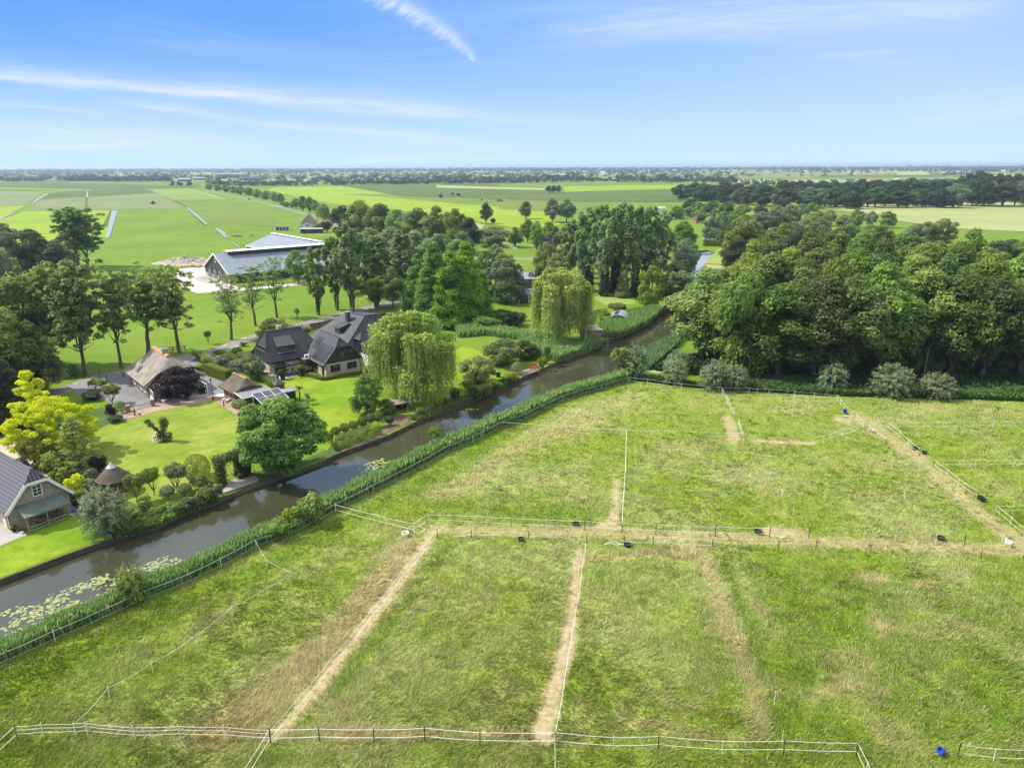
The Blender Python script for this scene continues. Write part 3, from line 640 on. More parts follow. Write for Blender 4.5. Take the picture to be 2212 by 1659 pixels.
DRY = [([(1512, 1195), (1535, 1240), (1550, 1290), (1590, 1400), (1625, 1480), (1640, 1580)], (14, 26), .6), ([(610, 1590), (900, 1585), (1150, 1585)], (22, 25), .55),
       ([(560, 1590), (450, 1585), (300, 1580), (200, 1570)], (34, 16), .55), ([(880, 1170), (820, 1260), (700, 1400), (600, 1500), (500, 1570)], (24, 75), .85), ([(960, 1140), (800, 1150)], (14, 20), .3),
       ([(940, 1070), (1020, 1040), (1080, 990), (1150, 950), (1250, 935)], (26, 28), .45), ([(1200, 915), (1270, 880), (1350, 870)], (14, 16), .35), ([(1650, 1480), (1700, 1500)], (30, 30), .3),
       ([(1860, 1250), (1900, 1252)], (16, 20), .6), ([(1980, 1262), (2010, 1265)], (12, 14), .6), ([(1890, 1340), (1910, 1360)], (18, 22), .55), ([(1760, 1510), (1830, 1480), (1900, 1500)], (24, 30), .5),
       ([(1260, 1210), (1500, 1190)], (12, 16), .45), ([(1350, 1560), (1600, 1600)], (26, 26), .35), ([(1550, 1010), (1600, 1000)], (10, 12), .2), ([(640, 1300), (720, 1330)], (30, 30), .25), ([(1050, 1290), (1000, 1320)], (30, 30), .25),
       ([(1900, 930), (2000, 880), (2200, 900)], (14, 20), .3), ([(1780, 880), (1700, 870)], (8, 10), .35)]
LUSH = [([(0, 1490), (200, 1400), (420, 1300), (640, 1190), (760, 1120), (920, 1040), (1060, 955), (1200, 870), (1330, 838)], (40, 22), .9), ([(930, 1090), (1050, 1105), (1250, 1112)], (26, 26), .7),
        ([(720, 1500), (820, 1380), (960, 1190)], (18, 14), .7), ([(1262, 1200), (1240, 1400), (1215, 1590)], (10, 14), .6), ([(1560, 1210), (1640, 1400), (1700, 1580)], (14, 22), .9),
        ([(1700, 1250), (1800, 1350), (1740, 1430)], (60, 60), .5), ([(0, 1640), (500, 1640), (1100, 1640), (1700, 1640), (2200, 1650)], (26, 26), .5), ([(1850, 880), (2220, 930)], (40, 60), .3), ([(2080, 1400), (2150, 1500)], (60, 60), .4)]
def segd(X, Y, pts):
    best = np.full(X.shape, 1e9); tt = np.zeros(X.shape); n = len(pts)-1
    for i in range(n):
        (x1, y1), (x2, y2) = pts[i], pts[i+1]; dx, dy = x2-x1, y2-y1; t = np.clip(((X-x1)*dx+(Y-y1)*dy)/(dx*dx+dy*dy+1e-9), 0, 1)
        d = np.hypot(X-x1-dx*t, (Y-y1-dy*t)*1.5); k = d < best; best = np.where(k, d, best); tt = np.where(k, (i+t)/n, tt)
    return best, tt
def meadow(x, y):
    """worn, dry, lush, pale amounts at a ground point"""
    X, Y = projA(x, y)
    wob = (vnoise(x, y, .7, 3)-.5)
    wear = np.zeros(X.shape); dry = np.zeros(X.shape); lush = np.zeros(X.shape)
    for pts, (w0, w1), st, soft in WEAR:
        d, t = segd(X, Y, pts); w = w0+(w1-w0)*t; d = d+wob*soft*1.3
        wear = np.maximum(wear, st*np.clip(1-(d-w)/soft, 0, 1))
    wear = wear*np.clip(.35+1.3*vnoise(x, y, 1.6, 51, 4, .7), 0, 1)
    for pts, (w0, w1), st in DRY:
        d, t = segd(X, Y, pts); w = w0+(w1-w0)*t; dry = np.maximum(dry, st*np.exp(-(d/w)**2))
    for pts, (w0, w1), st in LUSH:
        d, t = segd(X, Y, pts); w = w0+(w1-w0)*t; lush = np.maximum(lush, st*np.exp(-(d/w)**2))
    pale = np.clip((vnoise(x, y, .09, 21, 5, .6)-.38)*3.2, 0, 1)
    patch = np.clip((vnoise(x, y, .35, 33, 5, .65)-.42)*3.4, 0, 1)
    dry = np.clip(dry*(.35+1.5*vnoise(x, y, .8, 5, 4, .7))+.35*np.clip((vnoise(x, y, .22, 45, 5)-.55)*5, 0, 1)*(1-lush), 0, 1)
    return wear, dry, lush, pale*(1-.7*lush), patch
CL = dict(deep=np.array((.085, .165, .010)), lush=np.array((.135, .235, .010)), mid=np.array((.205, .275, .030)), pale=np.array((.33, .375, .13)), straw=np.array((.46, .39, .20)), dirt=np.array((.40, .31, .21)))
def mcol(x, y):
    wear, dry, lush, pale, patch = meadow(x, y)
    e = lambda a: a[..., None]
    c = CL['mid']*(1-e(patch)*.55)+CL['lush']*e(patch)*.55
    c = c*(1-e(pale)*.75)+CL['pale']*e(pale)*.75
    c = c*(1-e(lush)*.85)+(CL['lush']*(1-.45*e(patch))+CL['deep']*.45*e(patch))*e(lush)*.85
    dk = np.clip((vnoise(x, y, .55, 77, 4, .6)-.6)*5, 0, 1)*.55*(1-wear); c = c*(1-e(dk))+CL['deep']*e(dk)
    X_, Y_ = projA(x, y); zn = lambda x0, x1, y0, y1, s: np.clip((X_-x0)/s, 0, 1)*np.clip((x1-X_)/s, 0, 1)*np.clip((Y_-y0)/s, 0, 1)*np.clip((y1-Y_)/s, 0, 1)
    dp = .6*zn(1590, 2600, 1215, 1640, 50)*(.5+patch); c = c*(1-e(np.clip(dp, 0, .75)))+(CL['lush']*.85)*e(np.clip(dp, 0, .75))
    ol = .35*zn(900, 1230, 1190, 1560, 60); c = c*(1-e(ol))+np.array((.21, .25, .035))*e(ol)
    fine = .78+.44*vnoise(x, y, 1.3, 23, 4, .75); c = c*e(fine)
    c = c*(1-e(dry)*.85)+CL['straw']*e(dry)*.85
    w = np.clip(wear*1.15, 0, 1)
    hf = e(.72+.5*vnoise(x, y, 3.2, 29, 3, .7)); c = c*(1-e(w))+(CL['dirt']*.65+CL['straw']*.35)*hf*e(w)
    return c, wear, dry, lush, pale
def build_meadow():
    xs = np.arange(-75, 152, .45); ys = np.arange(12, 142, .45); X, Y = np.meshgrid(xs, ys); ny, nx = X.shape
    Zz = .05+.10*(vnoise(X, Y, .25, 9)-.5)+.07*(vnoise(X, Y, 1.1, 12)-.5)
    ins = inpoly(X, Y, MPOLY)
    q = ins[:-1, :-1] & ins[1:, :-1] & ins[:-1, 1:] & ins[1:, 1:]
    idx = np.arange(ny*nx).reshape(ny, nx); ii, jj = np.nonzero(q)
    quads = np.stack([idx[ii, jj], idx[ii, jj+1], idx[ii+1, jj+1], idx[ii+1, jj]], 1)
    used = np.unique(quads); remap = np.zeros(ny*nx, int); remap[used] = np.arange(len(used)); quads = remap[quads]
    co = np.stack([X.ravel()[used], Y.ravel()[used], Zz.ravel()[used]], 1)
    me = bpy.data.meshes.new('meadow'); me.vertices.add(len(co)); me.vertices.foreach_set('co', co.astype(np.float32).ravel())
    me.loops.add(len(quads)*4); me.loops.foreach_set('vertex_index', quads.astype(np.int32).ravel())
    me.polygons.add(len(quads)); me.polygons.foreach_set('loop_start', np.arange(len(quads), dtype=np.int32)*4); me.polygons.foreach_set('loop_total', np.full(len(quads), 4, np.int32))
    c = mcol(co[:, 0], co[:, 1])[0]*.85
    a = me.attributes.new('gcol', 'FLOAT_VECTOR', 'POINT'); a.data.foreach_set('vector', c.astype(np.float32).ravel())
    me.update(calc_edges=True); me.materials.append(M['meadow']); me.polygons.foreach_set('use_smooth', np.ones(len(quads), bool))
    setp(link('meadow', me), kind='structure')
    # grass blades: uniform in depth-compensated density
    N = 900000
    sx = RG.uniform(-450, 2660, N); sy = 815+(1850-815)*RG.random(N)
    u = sx-1106; v = 829.5-sy
    d = [CR[i]*u+CU[i]*v+CW[i]*F for i in range(3)]; t = -CH/d[2]; x = d[0]*t; y = d[1]*t
    k = inpoly(x, y, MPOLY); x, y = x[k], y[k]
    px = np.hypot(np.hypot(x, y), CH)/F
    c, wear, dry, lush, pale = mcol(x, y)
    clump = vnoise(x, y, .9, 61, 3, .6)
    keep = RG.random(len(x)) < np.clip(1-1.05*wear, .02, 1)*(.5+.7*np.clip((clump-.35)*3, 0, 1))
    x, y, px, c, wear, dry, lush, pale, clump = [a[keep] for a in (x, y, px, c, wear, dry, lush, pale, clump)]
    n = len(x)
    h = (.12+.24*clump*(.5+.8*np.maximum(pale, lush*.7))+.12*dry)*RG.uniform(.6, 1.35, n)*(1-.7*wear)
    w = np.clip(px*1.25, .03, .16)*RG.uniform(.7, 1.5, n)
    la = (vnoise(x, y, .12, 88, 3)-.5)*7+.6; lean = h*(.45+1.1*vnoise(x, y, .3, 99, 3))
    z = .03+.10*(vnoise(x, y, .25, 9)-.5)+.07*(vnoise(x, y, 1.1, 12)-.5)
    out = []; cc = []
    for kx in range(2):
        ang = RG.uniform(0, math.pi, n); l2 = la+RG.normal(0, .6, n); ll = lean*RG.uniform(.4, 1.4, n)
        ox = x+RG.normal(0, 1, n)*w*.8; oy = y+RG.normal(0, 1, n)*w*.8
        A = np.stack([ox-np.cos(ang)*w/2, oy-np.sin(ang)*w/2, z], 1); Bv = np.stack([ox+np.cos(ang)*w/2, oy+np.sin(ang)*w/2, z], 1)
        T = np.stack([ox+np.cos(l2)*ll, oy+np.sin(l2)*ll, z+h*RG.uniform(.7, 1.2, n)], 1)
        out.append(np.stack([A, Bv, T], 1)); b = RG.uniform(.7, 1.5, n)[:, None]; s = (RG.random(n) < .10+.35*dry+.08*pale)[:, None]
        cc.append(np.where(s, CL['straw']*.9, c)*b)
    # scattered tussocks and seed-head clumps standing above the sward
    N2 = 26000; sx = RG.uniform(-450, 2660, N2); sy = 830+(1850-830)*RG.random(N2)**1.15; u = sx-1106; v = 829.5-sy
    d = [CR[i]*u+CU[i]*v+CW[i]*F for i in range(3)]; t = -CH/d[2]; x = d[0]*t; y = d[1]*t
    c, wear, dry, lush, pale = mcol(x, y); k = inpoly(x, y, MPOLY) & (RG.random(N2) < np.clip((vnoise(x, y, .28, 71, 4, .7)-.46)*5, .04, 1)*(1-wear)); x, y, c, dry = x[k], y[k], c[k], dry[k]; n = len(x)
    px = np.hypot(np.hypot(x, y), CH)/F; H2 = RG.uniform(.28, .62, n); tone = RG.choice([.6, .8, 1.15, 1.45], n)[:, None]; seed = RG.random(n) < .25
    for kx in range(13):
        a = RG.uniform(0, 6.28, n); rr = RG.uniform(0, .28, n); ox = x+np.cos(a)*rr; oy = y+np.sin(a)*rr; w = np.clip(px*1.1, .03, .12); an = RG.uniform(0, math.pi, n); l = H2*RG.uniform(.2, .8, n)
        A = np.stack([ox-np.cos(an)*w/2, oy-np.sin(an)*w/2, np.full(n, .02)], 1); Bv = np.stack([ox+np.cos(an)*w/2, oy+np.sin(an)*w/2, np.full(n, .02)], 1); T = np.stack([ox+np.cos(a)*l+.1, oy+np.sin(a)*l, H2*RG.uniform(.6, 1.1, n)], 1)
        out.append(np.stack([A, Bv, T], 1)); cc.append(np.where(seed[:, None], CL['straw']*.95, c*tone)*RG.uniform(.8, 1.25, n)[:, None])
    me = quadmesh('meadow_grass', np.concatenate(out), M['grass'], nper=3, col=np.concatenate(cc))
    setp(link('meadow_grass', me), 'long windswept grass of the horse meadow', 'grass', kind='stuff')
build_meadow()

def blades(name, pts, hs, mcolors, label, cat='reeds', wid=.05, spread=.5, per=3, mt='reed'):
    """a bed of tall leaves; pts (n,2), hs heights"""
    n = len(pts); out = []; cc = []; hs = np.asarray(hs)
    for k in range(per):
        a = RG.uniform(0, 2*math.pi, n); l = RG.uniform(.15, .6, n)*hs*spread; w = wid*RG.uniform(.7, 1.4, n); f = RG.uniform(.45, 1.05, n)
        ox = pts[:, 0]+RG.normal(0, .12, n); oy = pts[:, 1]+RG.normal(0, .12, n); p = a+1.57
        z0 = np.full(n, -.1) if k % 2 == 0 else hs*.35*RG.random(n)
        A = np.stack([ox-np.cos(p)*w, oy-np.sin(p)*w, z0], 1); Bv = np.stack([ox+np.cos(p)*w, oy+np.sin(p)*w, z0], 1)
        m1 = np.stack([ox+np.cos(a)*l*.4+np.cos(p)*w, oy+np.sin(a)*l*.4+np.sin(p)*w, z0+(hs*f-z0)*.75], 1); T = np.stack([ox+np.cos(a)*l, oy+np.sin(a)*l, hs*f], 1)
        out.append(np.stack([A, Bv, m1, T], 1)); t = RG.random(n)[:, None]
        cc.append(np.array(mcolors[0])*(1-t)+np.array(mcolors[1])*t)
    me = quadmesh(name, np.concatenate(out), M[mt], col=np.concatenate(cc))
    return setp(link(name, me), label, cat, kind='stuff')
def along(line, n, w0, w1):
    L_ = [0]
    for a, b in zip(line[:-1], line[1:]): L_.append(L_[-1]+(b-a).length)
    s = RG.uniform(0, L_[-1], n); i = np.clip(np.searchsorted(L_, s)-1, 0, len(line)-2); Pn = np.array([[p.x, p.y] for p in line]); La = np.array(L_)
    t = ((s-La[i])/(La[i+1]-La[i]+1e-9))[:, None]; p = Pn[i]*(1-t)+Pn[i+1]*t; d = Pn[i+1]-Pn[i]; d /= np.linalg.norm(d, axis=1)[:, None]+1e-9; nn = np.stack([-d[:, 1], d[:, 0]], 1)
    return p+nn*RG.uniform(w0, w1, n)[:, None], s/L_[-1]
RC = ((.11, .22, .05), (.40, .56, .20))
p_, s_ = along(FN, 52000, .75, 2.25)
blades('reed_bed', p_, (1.05+1.0*vnoise(p_[:, 0], p_[:, 1], .6, 4, 4, .7)+.55*s_)*RG.uniform(.65, 1.15, len(p_)), RC, 'tall green reeds between the canal fence and the water')
def fill(poly, n):
    xs = [p[0] for p in poly]; ys = [p[1] for p in poly]; x = RG.uniform(min(xs), max(xs), n*3); y = RG.uniform(min(ys), max(ys), n*3); k = inpoly(x, y, poly); return np.stack([x[k], y[k]], 1)[:n]
p_ = fill([P(985, 715), P(1040, 708), P(1110, 722), P(1190, 735), P(1250, 752), P(1300, 738), P(1298, 748), P(1249, 766), P(1200, 782), P(1150, 765), P(1120, 735), P(1050, 725), P(990, 730)], 22000)
blades('reed_bed', p_, RG.uniform(1.2, 2.3, len(p_)), RC, 'reed bed curving from the garden to the far weeping willow')
p_ = fill([P(1295, 712), P(1330, 693), P(1360, 684), P(1400, 676), P(1420, 672), P(1426, 678), P(1398, 702), P(1364, 719), P(1330, 732), P(1300, 728)], 20000)
blades('reed_bed', p_, RG.uniform(1.4, 2.6, len(p_)), ((.09, .19, .04), (.28, .42, .13)), 'reed bed around the arched metal shed')
p_ = fill([P(1375, 775), P(1400, 758), P(1448, 737), P(1470, 715), P(1482, 725), P(1460, 752), P(1420, 785), P(1400, 800)], 12000)
blades('reed_bed', p_, RG.uniform(1.0, 2.0, len(p_)), ((.08, .16, .05), (.26, .38, .16)), 'reeds on the right canal bank behind the grey-green willow')
p_ = fill([Q(12, 960, 250), Q(12, 1150, 250), Q(12, 1450, 300), Q(12, 1780, 240), Q(12, 2200, 250), Q(13, 500, 300), Q(13, 900, 360), Q(13, 1844, 330), P(2600, 850), P(2600, 880), Q(13, 1844, 400), Q(13, 900, 372), Q(13, 480, 360), Q(12, 2100, 345), Q(12, 1600, 322), Q(12, 1067, 262)], 70000)
blades('nettle_strip', p_, RG.uniform(.5, 1.3, len(p_)), ((.04, .09, .02), (.14, .22, .06)), 'rough nettles and weeds between rear fence and wood', 'undergrowth', wid=.12, spread=1.2)
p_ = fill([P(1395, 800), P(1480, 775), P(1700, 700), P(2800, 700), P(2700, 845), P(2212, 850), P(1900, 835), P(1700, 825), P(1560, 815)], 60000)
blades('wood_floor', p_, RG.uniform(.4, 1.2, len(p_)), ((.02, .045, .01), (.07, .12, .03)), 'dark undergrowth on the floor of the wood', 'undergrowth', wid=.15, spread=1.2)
# water lilies
def lilies(poly, n, label):
    p = fill(poly, n*4); d = vnoise(p[:, 0], p[:, 1], .8, 17, 4, .8); p = p[d > .5][:n]; m_ = len(p); r = RG.uniform(.09, .19, m_); a0 = RG.uniform(0, 6.28, m_); V = []
    for k in range(8):
        a = a0+.35+k*(2*math.pi-.7)/7; V.append(np.stack([p[:, 0]+np.cos(a)*r, p[:, 1]+np.sin(a)*r, np.full(m_, WL+.02)+.015*np.cos(a*2)], 1))
    V = [np.stack([p[:, 0]+np.cos(a0)*r*.15, p[:, 1]+np.sin(a0)*r*.15, np.full(m_, WL+.02)], 1)]+V
    me = quadmesh('water_lilies', np.stack(V, 1), M['lily'], tint=RG.random(m_), nper=9); setp(link('water_lilies', me), label, 'water lilies', kind='stuff')
sheet('pond_reflection_sheet', [P(1478, 580), P(1497, 551), P(1502, 544), P(1530, 542), P(1544, 548), P(1520, 571), P(1500, 590)], WL+.03, M['ditch'])  # pale grey sheets on both ponds, reflected sky painted into their colour
sheet('pond_reflection_sheet', [P(1519, 521), P(1517, 514), P(1530, 508), P(1545, 506), P(1546, 518), P(1540, 525), P(1524, 525)], .05, M['ditch'])
p_, s_ = along(LB[5:10], 9000, -.2, 2.4)
blades('bank_plants', p_, RG.uniform(.3, 1.0, len(p_))*(.6+.8*vnoise(p_[:, 0], p_[:, 1], .6, 5)), ((.07, .14, .02), (.24, .34, .09)), 'leafy plants hanging over the left canal bank below the small trees', 'plants', wid=.09, spread=1.3)
p_, s_ = along(LB[17:20], 6500, .15, 1.9)
blades('bank_plants', p_, RG.uniform(.25, .8, len(p_))*(.5+1.0*vnoise(p_[:, 0], p_[:, 1], .5, 6)), ((.07, .14, .02), (.24, .34, .09)), 'low plants along the canal edge beyond the front weeping willow', 'plants', wid=.09, spread=1.2)
lilies([Q(8, -500, 1250, WL), Q(8, 0, 930, WL), Q(8, 330, 810, WL), Q(8, 640, 700, WL), Q(8, 900, 600, WL), Q(8, 1150, 560, WL), Q(8, 1330, 470, WL), Q(8, 1530, 480, WL), Q(8, 1400, 600, WL), Q(8, 1150, 760, WL), Q(8, 850, 860, WL), Q(8, 0, 1180, WL), Q(8, -500, 1400, WL)], 1000, 'floating lily pads along the near canal bank on the left')
lilies([Q(7, 70, 1100, WL), Q(7, 90, 1020, WL), Q(7, 240, 965, WL), Q(7, 300, 985, WL), Q(7, 420, 945, WL), Q(7, 430, 990, WL), Q(7, 250, 1060, WL), Q(7, 120, 1120, WL)], 230, 'floating lily pads beside the reeds below the chestnut')
lilies([Q(7, 680, 690, WL), Q(7, 760, 645, WL), Q(7, 860, 655, WL), Q(7, 720, 690, WL)], 50, 'small patch of lily pads below the front weeping willow')
# ------------------------------------------------------------------ trees
def unit(n, rg):
    v = rg.normal(0, 1, (n, 3)); return v/np.linalg.norm(v, axis=1)[:, None]
def leafquads(pos, nrm, size, rg, aspect=.75, vert=False):
    n = len(pos); nr = nrm/(np.linalg.norm(nrm, axis=1)[:, None]+1e-9)
    if vert: t = np.tile(np.array([0, 0, 1.0]), (n, 1))+rg.normal(0, .15, (n, 3))
    else: t = unit(n, rg)
    t = t-nr*np.sum(t*nr, 1)[:, None]; t /= np.linalg.norm(t, axis=1)[:, None]+1e-9; b = np.cross(nr, t)
    s = (size*rg.uniform(.6, 1.35, n))[:, None]
    return np.stack([pos-t*s, pos-b*s*aspect+t*s*.1, pos+t*s, pos+b*s*aspect+t*s*.1], 1)
def lobes_to_leaves(C, R, n, size, rg, sq=(1, 1, .8), out=.8, up=.35, inner=.78, rnd_=.75):
    C = np.array(C); R = np.array(R); p = R**2/np.sum(R**2); i = rg.choice(len(C), n, p=p); d = unit(n, rg)
    low = d[:, 2] < -.35; flip = low & (rg.random(n) < .6); d[flip, 2] *= -1
    # sub-clumps: pull directions towards a few bumps so that a lobe is itself uneven
    bump = 1+.16*np.sin(d[:, 0]*5+i)*np.cos(d[:, 1]*6+i*2.1)+.10*np.sin(d[:, 2]*9+i)
    r = R[i]*rg.uniform(inner, 1.06, n)*bump
    pos = C[i]+d*r[:, None]*np.array(sq); nrm = d*out+rg.normal(0, rnd_, (n, 3))*.6+np.array([0, 0, up])
    lt = rg.random(len(C)); tint = np.clip(.45*lt[i]+.4*rg.random(n)+.15*(bump-.8)/.4, 0, 1)
    return leafquads(pos, nrm, size, rg), tint
def tubes(segs, n=6):
    """segs of (p0,r0,p1,r1) -> quads"""
    out = []
    for p0, r0, p1, r1 in segs:
        p0 = np.array(p0, float); p1 = np.array(p1, float); d = p1-p0; d = d/(np.linalg.norm(d)+1e-9)
        t = np.cross(d, [0, 0, 1] if abs(d[2]) < .9 else [1, 0, 0]); t /= np.linalg.norm(t); w = np.cross(d, t)
        a = np.arange(n+1)*2*math.pi/n; c = np.cos(a)[:, None]*t+np.sin(a)[:, None]*w
        for i in range(n): out.append([p0+c[i]*r0, p0+c[i+1]*r0, p1+c[i+1]*r1, p1+c[i]*r1])
    return np.array(out)
def limb(p0, p1, r0, r1, rg, k=4, wob=.12):
    p0 = np.array(p0, float); p1 = np.array(p1, float); L_ = np.linalg.norm(p1-p0); pts = [p0]
    for i in range(1, k): pts.append(p0+(p1-p0)*i/k+rg.normal(0, wob*L_/k, 3)+np.array([0, 0, -.08*L_*math.sin(math.pi*i/k)]))
    pts.append(p1); rr = np.linspace(r0, r1, k+1)
    return [(pts[i], rr[i], pts[i+1], rr[i+1]) for i in range(k)], pts
def weld(name, q, m):
    me = quadmesh(name, q, m)
    return me

PROTO = {}
def reg(kind, W, Hh, leaves, tint, segs, extra=None):
    PROTO.setdefault(kind, []).append((W, Hh, quadmesh(kind+'_crown', leaves, M['l_oak'], tint=tint), quadmesh(kind+'_trunk', tubes(segs), M['bark']) if segs else None, extra))

def p_round(kind, seed, W=14, Hh=18, base=.12, nl=46, n=15000, size=.24, lr=(.09, .17), bulge=.55, trunk=True, flat=.8, dome=False):
    rg = np.random.default_rng(seed); C = []; R = []
    z0, z1 = base*Hh, Hh
    for k in range(nl):
        d = unit(1, rg)[0]; d[2] = d[2]*.98+.05
        f = rg.uniform(.55, .86) if k > nl*.2 else rg.uniform(.1, .5)
        r = W*rg.uniform(*lr)
        zc = (z0+z1)/2+d[2]*f*(z1-z0)/2
        t = (zc-z0)/(z1-z0); wz = (math.sin(math.pi*min(max(t, .03), .97)**bulge))**.6
        if dome: r *= .85; f = rg.uniform(.62, .86) if k > nl*.15 else .4; C.append((d[0]*f*W/2, d[1]*f*W/2, max(r*.5, Hh*.47+d[2]*f*Hh*.5))); R.append(r); continue
        C.append((d[0]*f*W/2*wz*1.1, d[1]*f*W/2*wz*1.1, zc)); R.append(r)
    C.append((0, 0, z1-W*.14)); R.append(W*.15)
    lv, ti = lobes_to_leaves(C, R, n, size, rg, sq=(1, 1, flat))
    segs = []
    if trunk:
        r0 = .028*Hh; top = np.array([rg.normal(0, .2), rg.normal(0, .2), Hh*.62]); s, pts = limb((0, 0, -.2), top, r0, r0*.3, rg, 5, .05); segs += s
        for k in rg.choice(len(C), min(12, len(C)), replace=False):
            st = pts[rg.integers(1, 4)]; s, _ = limb(st, C[k], r0*.4, r0*.08, rg, 3); segs += s
    reg(kind, W, Hh, lv, ti, segs)
def p_open(kind, seed, W=10, Hh=18, base=.38, nl=60, n=8000, size=.20, thin=False):
    """open crown on visible limbs"""
    rg = np.random.default_rng(seed); segs = []; r0 = .020*Hh; C = []; R = []
    lean = rg.normal(0, .5, 2); fork = np.array([lean[0]*.5, lean[1]*.5, Hh*base*.75]); s, _ = limb((0, 0, -.2), fork, r0*1.15, r0*.8, rg, 4, .04); segs += s
    nb = 5 if not thin else 4
    for b in range(nb):
        a = 2*math.pi*b/nb+rg.uniform(-.4, .4); rad = W*.30*rg.uniform(.5, 1.1) if b else W*.08
        tip = np.array([math.cos(a)*rad, math.sin(a)*rad, Hh*rg.uniform(.84, .98)]); s, pts = limb(fork, tip, r0*.5, r0*.08, rg, 6, .10); segs += s
        for p in pts[2:]:
            for q in range(8):
                a2 = rg.uniform(0, 6.28); e = p+np.array([math.cos(a2)*W*.24, math.sin(a2)*W*.24, W*rg.uniform(-.06, .16)])*rg.uniform(.4, 1.2)
                s, _ = limb(p, e, r0*.14, r0*.04, rg, 2); segs += s; C.append(e); R.append(W*rg.uniform(.05, .085))
    for q in range(6):                                       # low twiggy sprays on the trunk fork
        a2 = rg.uniform(0, 6.28); e = fork+np.array([math.cos(a2)*W*.3, math.sin(a2)*W*.3, Hh*rg.uniform(.02, .2)]); s, _ = limb(fork, e, r0*.2, r0*.05, rg, 3); segs += s; C.append(e); R.append(W*rg.uniform(.05, .09))
    lv, ti = lobes_to_leaves(C, R, n, size, rg, sq=(1, 1, .7), inner=.35, out=.5, up=.5)
    reg(kind, W, Hh, lv, ti, segs)
def p_cone(kind, seed, W=9, Hh=18, n=14000, size=.22, base=.06, nl=90, power=.8, drop=.0, wisp=False, fat=1.0):
    rg = np.random.default_rng(seed); C = []; R = []
    for k in range(nl):
        t = rg.random()**1.15; z = Hh*(base+(1-base)*t*.96); rr = W/2*(1-t**1.4)**power*rg.uniform(.5, .95); a = rg.uniform(0, 6.28)
        C.append((math.cos(a)*rr, math.sin(a)*rr, z-drop*rr)); R.append(W*fat*(.045+.075*(1-t)) if not wisp else W*.05)
    C.append((0, 0, Hh*.97)); R.append(W*.03)
    lv, ti = lobes_to_leaves(C, R, n, size, rg, sq=(1.25, 1.25, .75) if not wisp else (1.8, 1.8, .45), inner=.4)
    s, _ = limb((0, 0, -.2), (0, 0, Hh*.9), .02*Hh, .02, rg, 5, .01); segs = s
    for c in C[::2]: segs.append(((0, 0, c[2]*.93), .05, c, .02))
    reg(kind, W, Hh, lv, ti, segs)
def p_poplar(kind, seed, W=9, Hh=26, n=15000, size=.25, base=.28):
    rg = np.random.default_rng(seed); C = []; R = []; segs = []
    s, pts = limb((0, 0, -.2), (rg.normal(0, .5), rg.normal(0, .5), Hh*.85), .34, .08, rg, 7, .06); segs += s
    for k in range(75):
        t = rg.random(); z = Hh*(base+(1-base)*t); w = math.sin(math.pi*min(.98, .10+.80*t))**.7; a = rg.uniform(0, 6.28); rr = W/2*w*rg.uniform(.25, .88)
        C.append((math.cos(a)*rr, math.sin(a)*rr, z)); R.append(W*rg.uniform(.07, .13))
        if k % 3 == 0:
            p = pts[min(len(pts)-1, max(1, int(z/Hh*6)-1))]; s, _ = limb(p, C[-1], .10, .03, rg, 3, .08); segs += s
    lv, ti = lobes_to_leaves(C, R, n, size, rg, sq=(.8, .8, 1.35), inner=.3, out=.6, up=.3)
    reg(kind, W, Hh, lv, ti, segs)
def p_weep(kind, seed, W=13, Hh=16, strands=1500, size=.13, low=.03, step=.42):
    rg = np.random.default_rng(seed); segs = []; s, pts = limb((0, 0, -.2), (.3, .2, Hh*.62), .55, .25, rg, 4, .05); segs += s
    C = []; R = []
    for k in range(44):
        a = rg.uniform(0, 6.28); f = math.sqrt(rg.random())*.84; x, y = math.cos(a)*f*W/2, math.sin(a)*f*W/2; z = Hh*((.36 if k % 3 else .22)+(.56 if k % 3 else .3)*math.sqrt(max(0, 1-(f/.93)**2)))+rg.normal(0, .5); C.append((x, y, z)); R.append(W*rg.uniform(.07, .12))
        if k % 3 == 0: s, _ = limb(pts[2+k % 2], C[-1], .18, .04, rg, 4); segs += s
    C_ = np.array(C); R_ = np.array(R)
    lv1, t1 = lobes_to_leaves(C, R, 7500, .2, rg, sq=(1, 1, .85))
    i = rg.integers(0, len(C), strands); d = unit(strands, rg); d[:, 2] = abs(d[:, 2])*.5; st = C_[i]+d*R_[i][:, None]
    radial = st[:, :2]/(np.linalg.norm(st[:, :2], axis=1)[:, None]+.3); rad = np.linalg.norm(st[:, :2], axis=1)
    zl = Hh*low+rg.uniform(0, 1, strands)**1.6*Hh*.34+(1-np.clip(rad/(W*.5), 0, 1))*Hh*.10; sl = rg.random(len(C))
    zl = np.maximum(zl, st[:, 2]-Hh*rg.uniform(.16, .5, strands)*(1.0+.5*np.clip(rad/(W*.5), 0, 1)))
    P_, T_, N_ = [], [], []
    for k in range(strands):
        L_ = max(.6, st[k, 2]-zl[k]); m_ = int(L_/step); j = np.arange(m_)*step; o = .12*np.sqrt(j)*(1+.35*math.sin(k))
        sway = .10*np.sin(j*1.3+k); p = np.stack([st[k, 0]+radial[k, 0]*o+sway, st[k, 1]+radial[k, 1]*o+sway*.5, st[k, 2]-j], 1)+rg.normal(0, .07, (m_, 3)); P_.append(p)
        T_.append(np.clip(.5*sl[i[k]]+.25*((k*37) % 10)/10+.25*rg.random(m_), 0, 1)); N_.append(np.tile([radial[k, 0], radial[k, 1], .35], (m_, 1))+rg.normal(0, .45, (m_, 3)))
    P_ = np.concatenate(P_); lv2 = leafquads(P_, np.concatenate(N_), size*1.7, rg, aspect=.30, vert=True)
    reg(kind, W, Hh, np.concatenate([lv1, lv2]), np.concatenate([t1, np.concatenate(T_)]), segs)
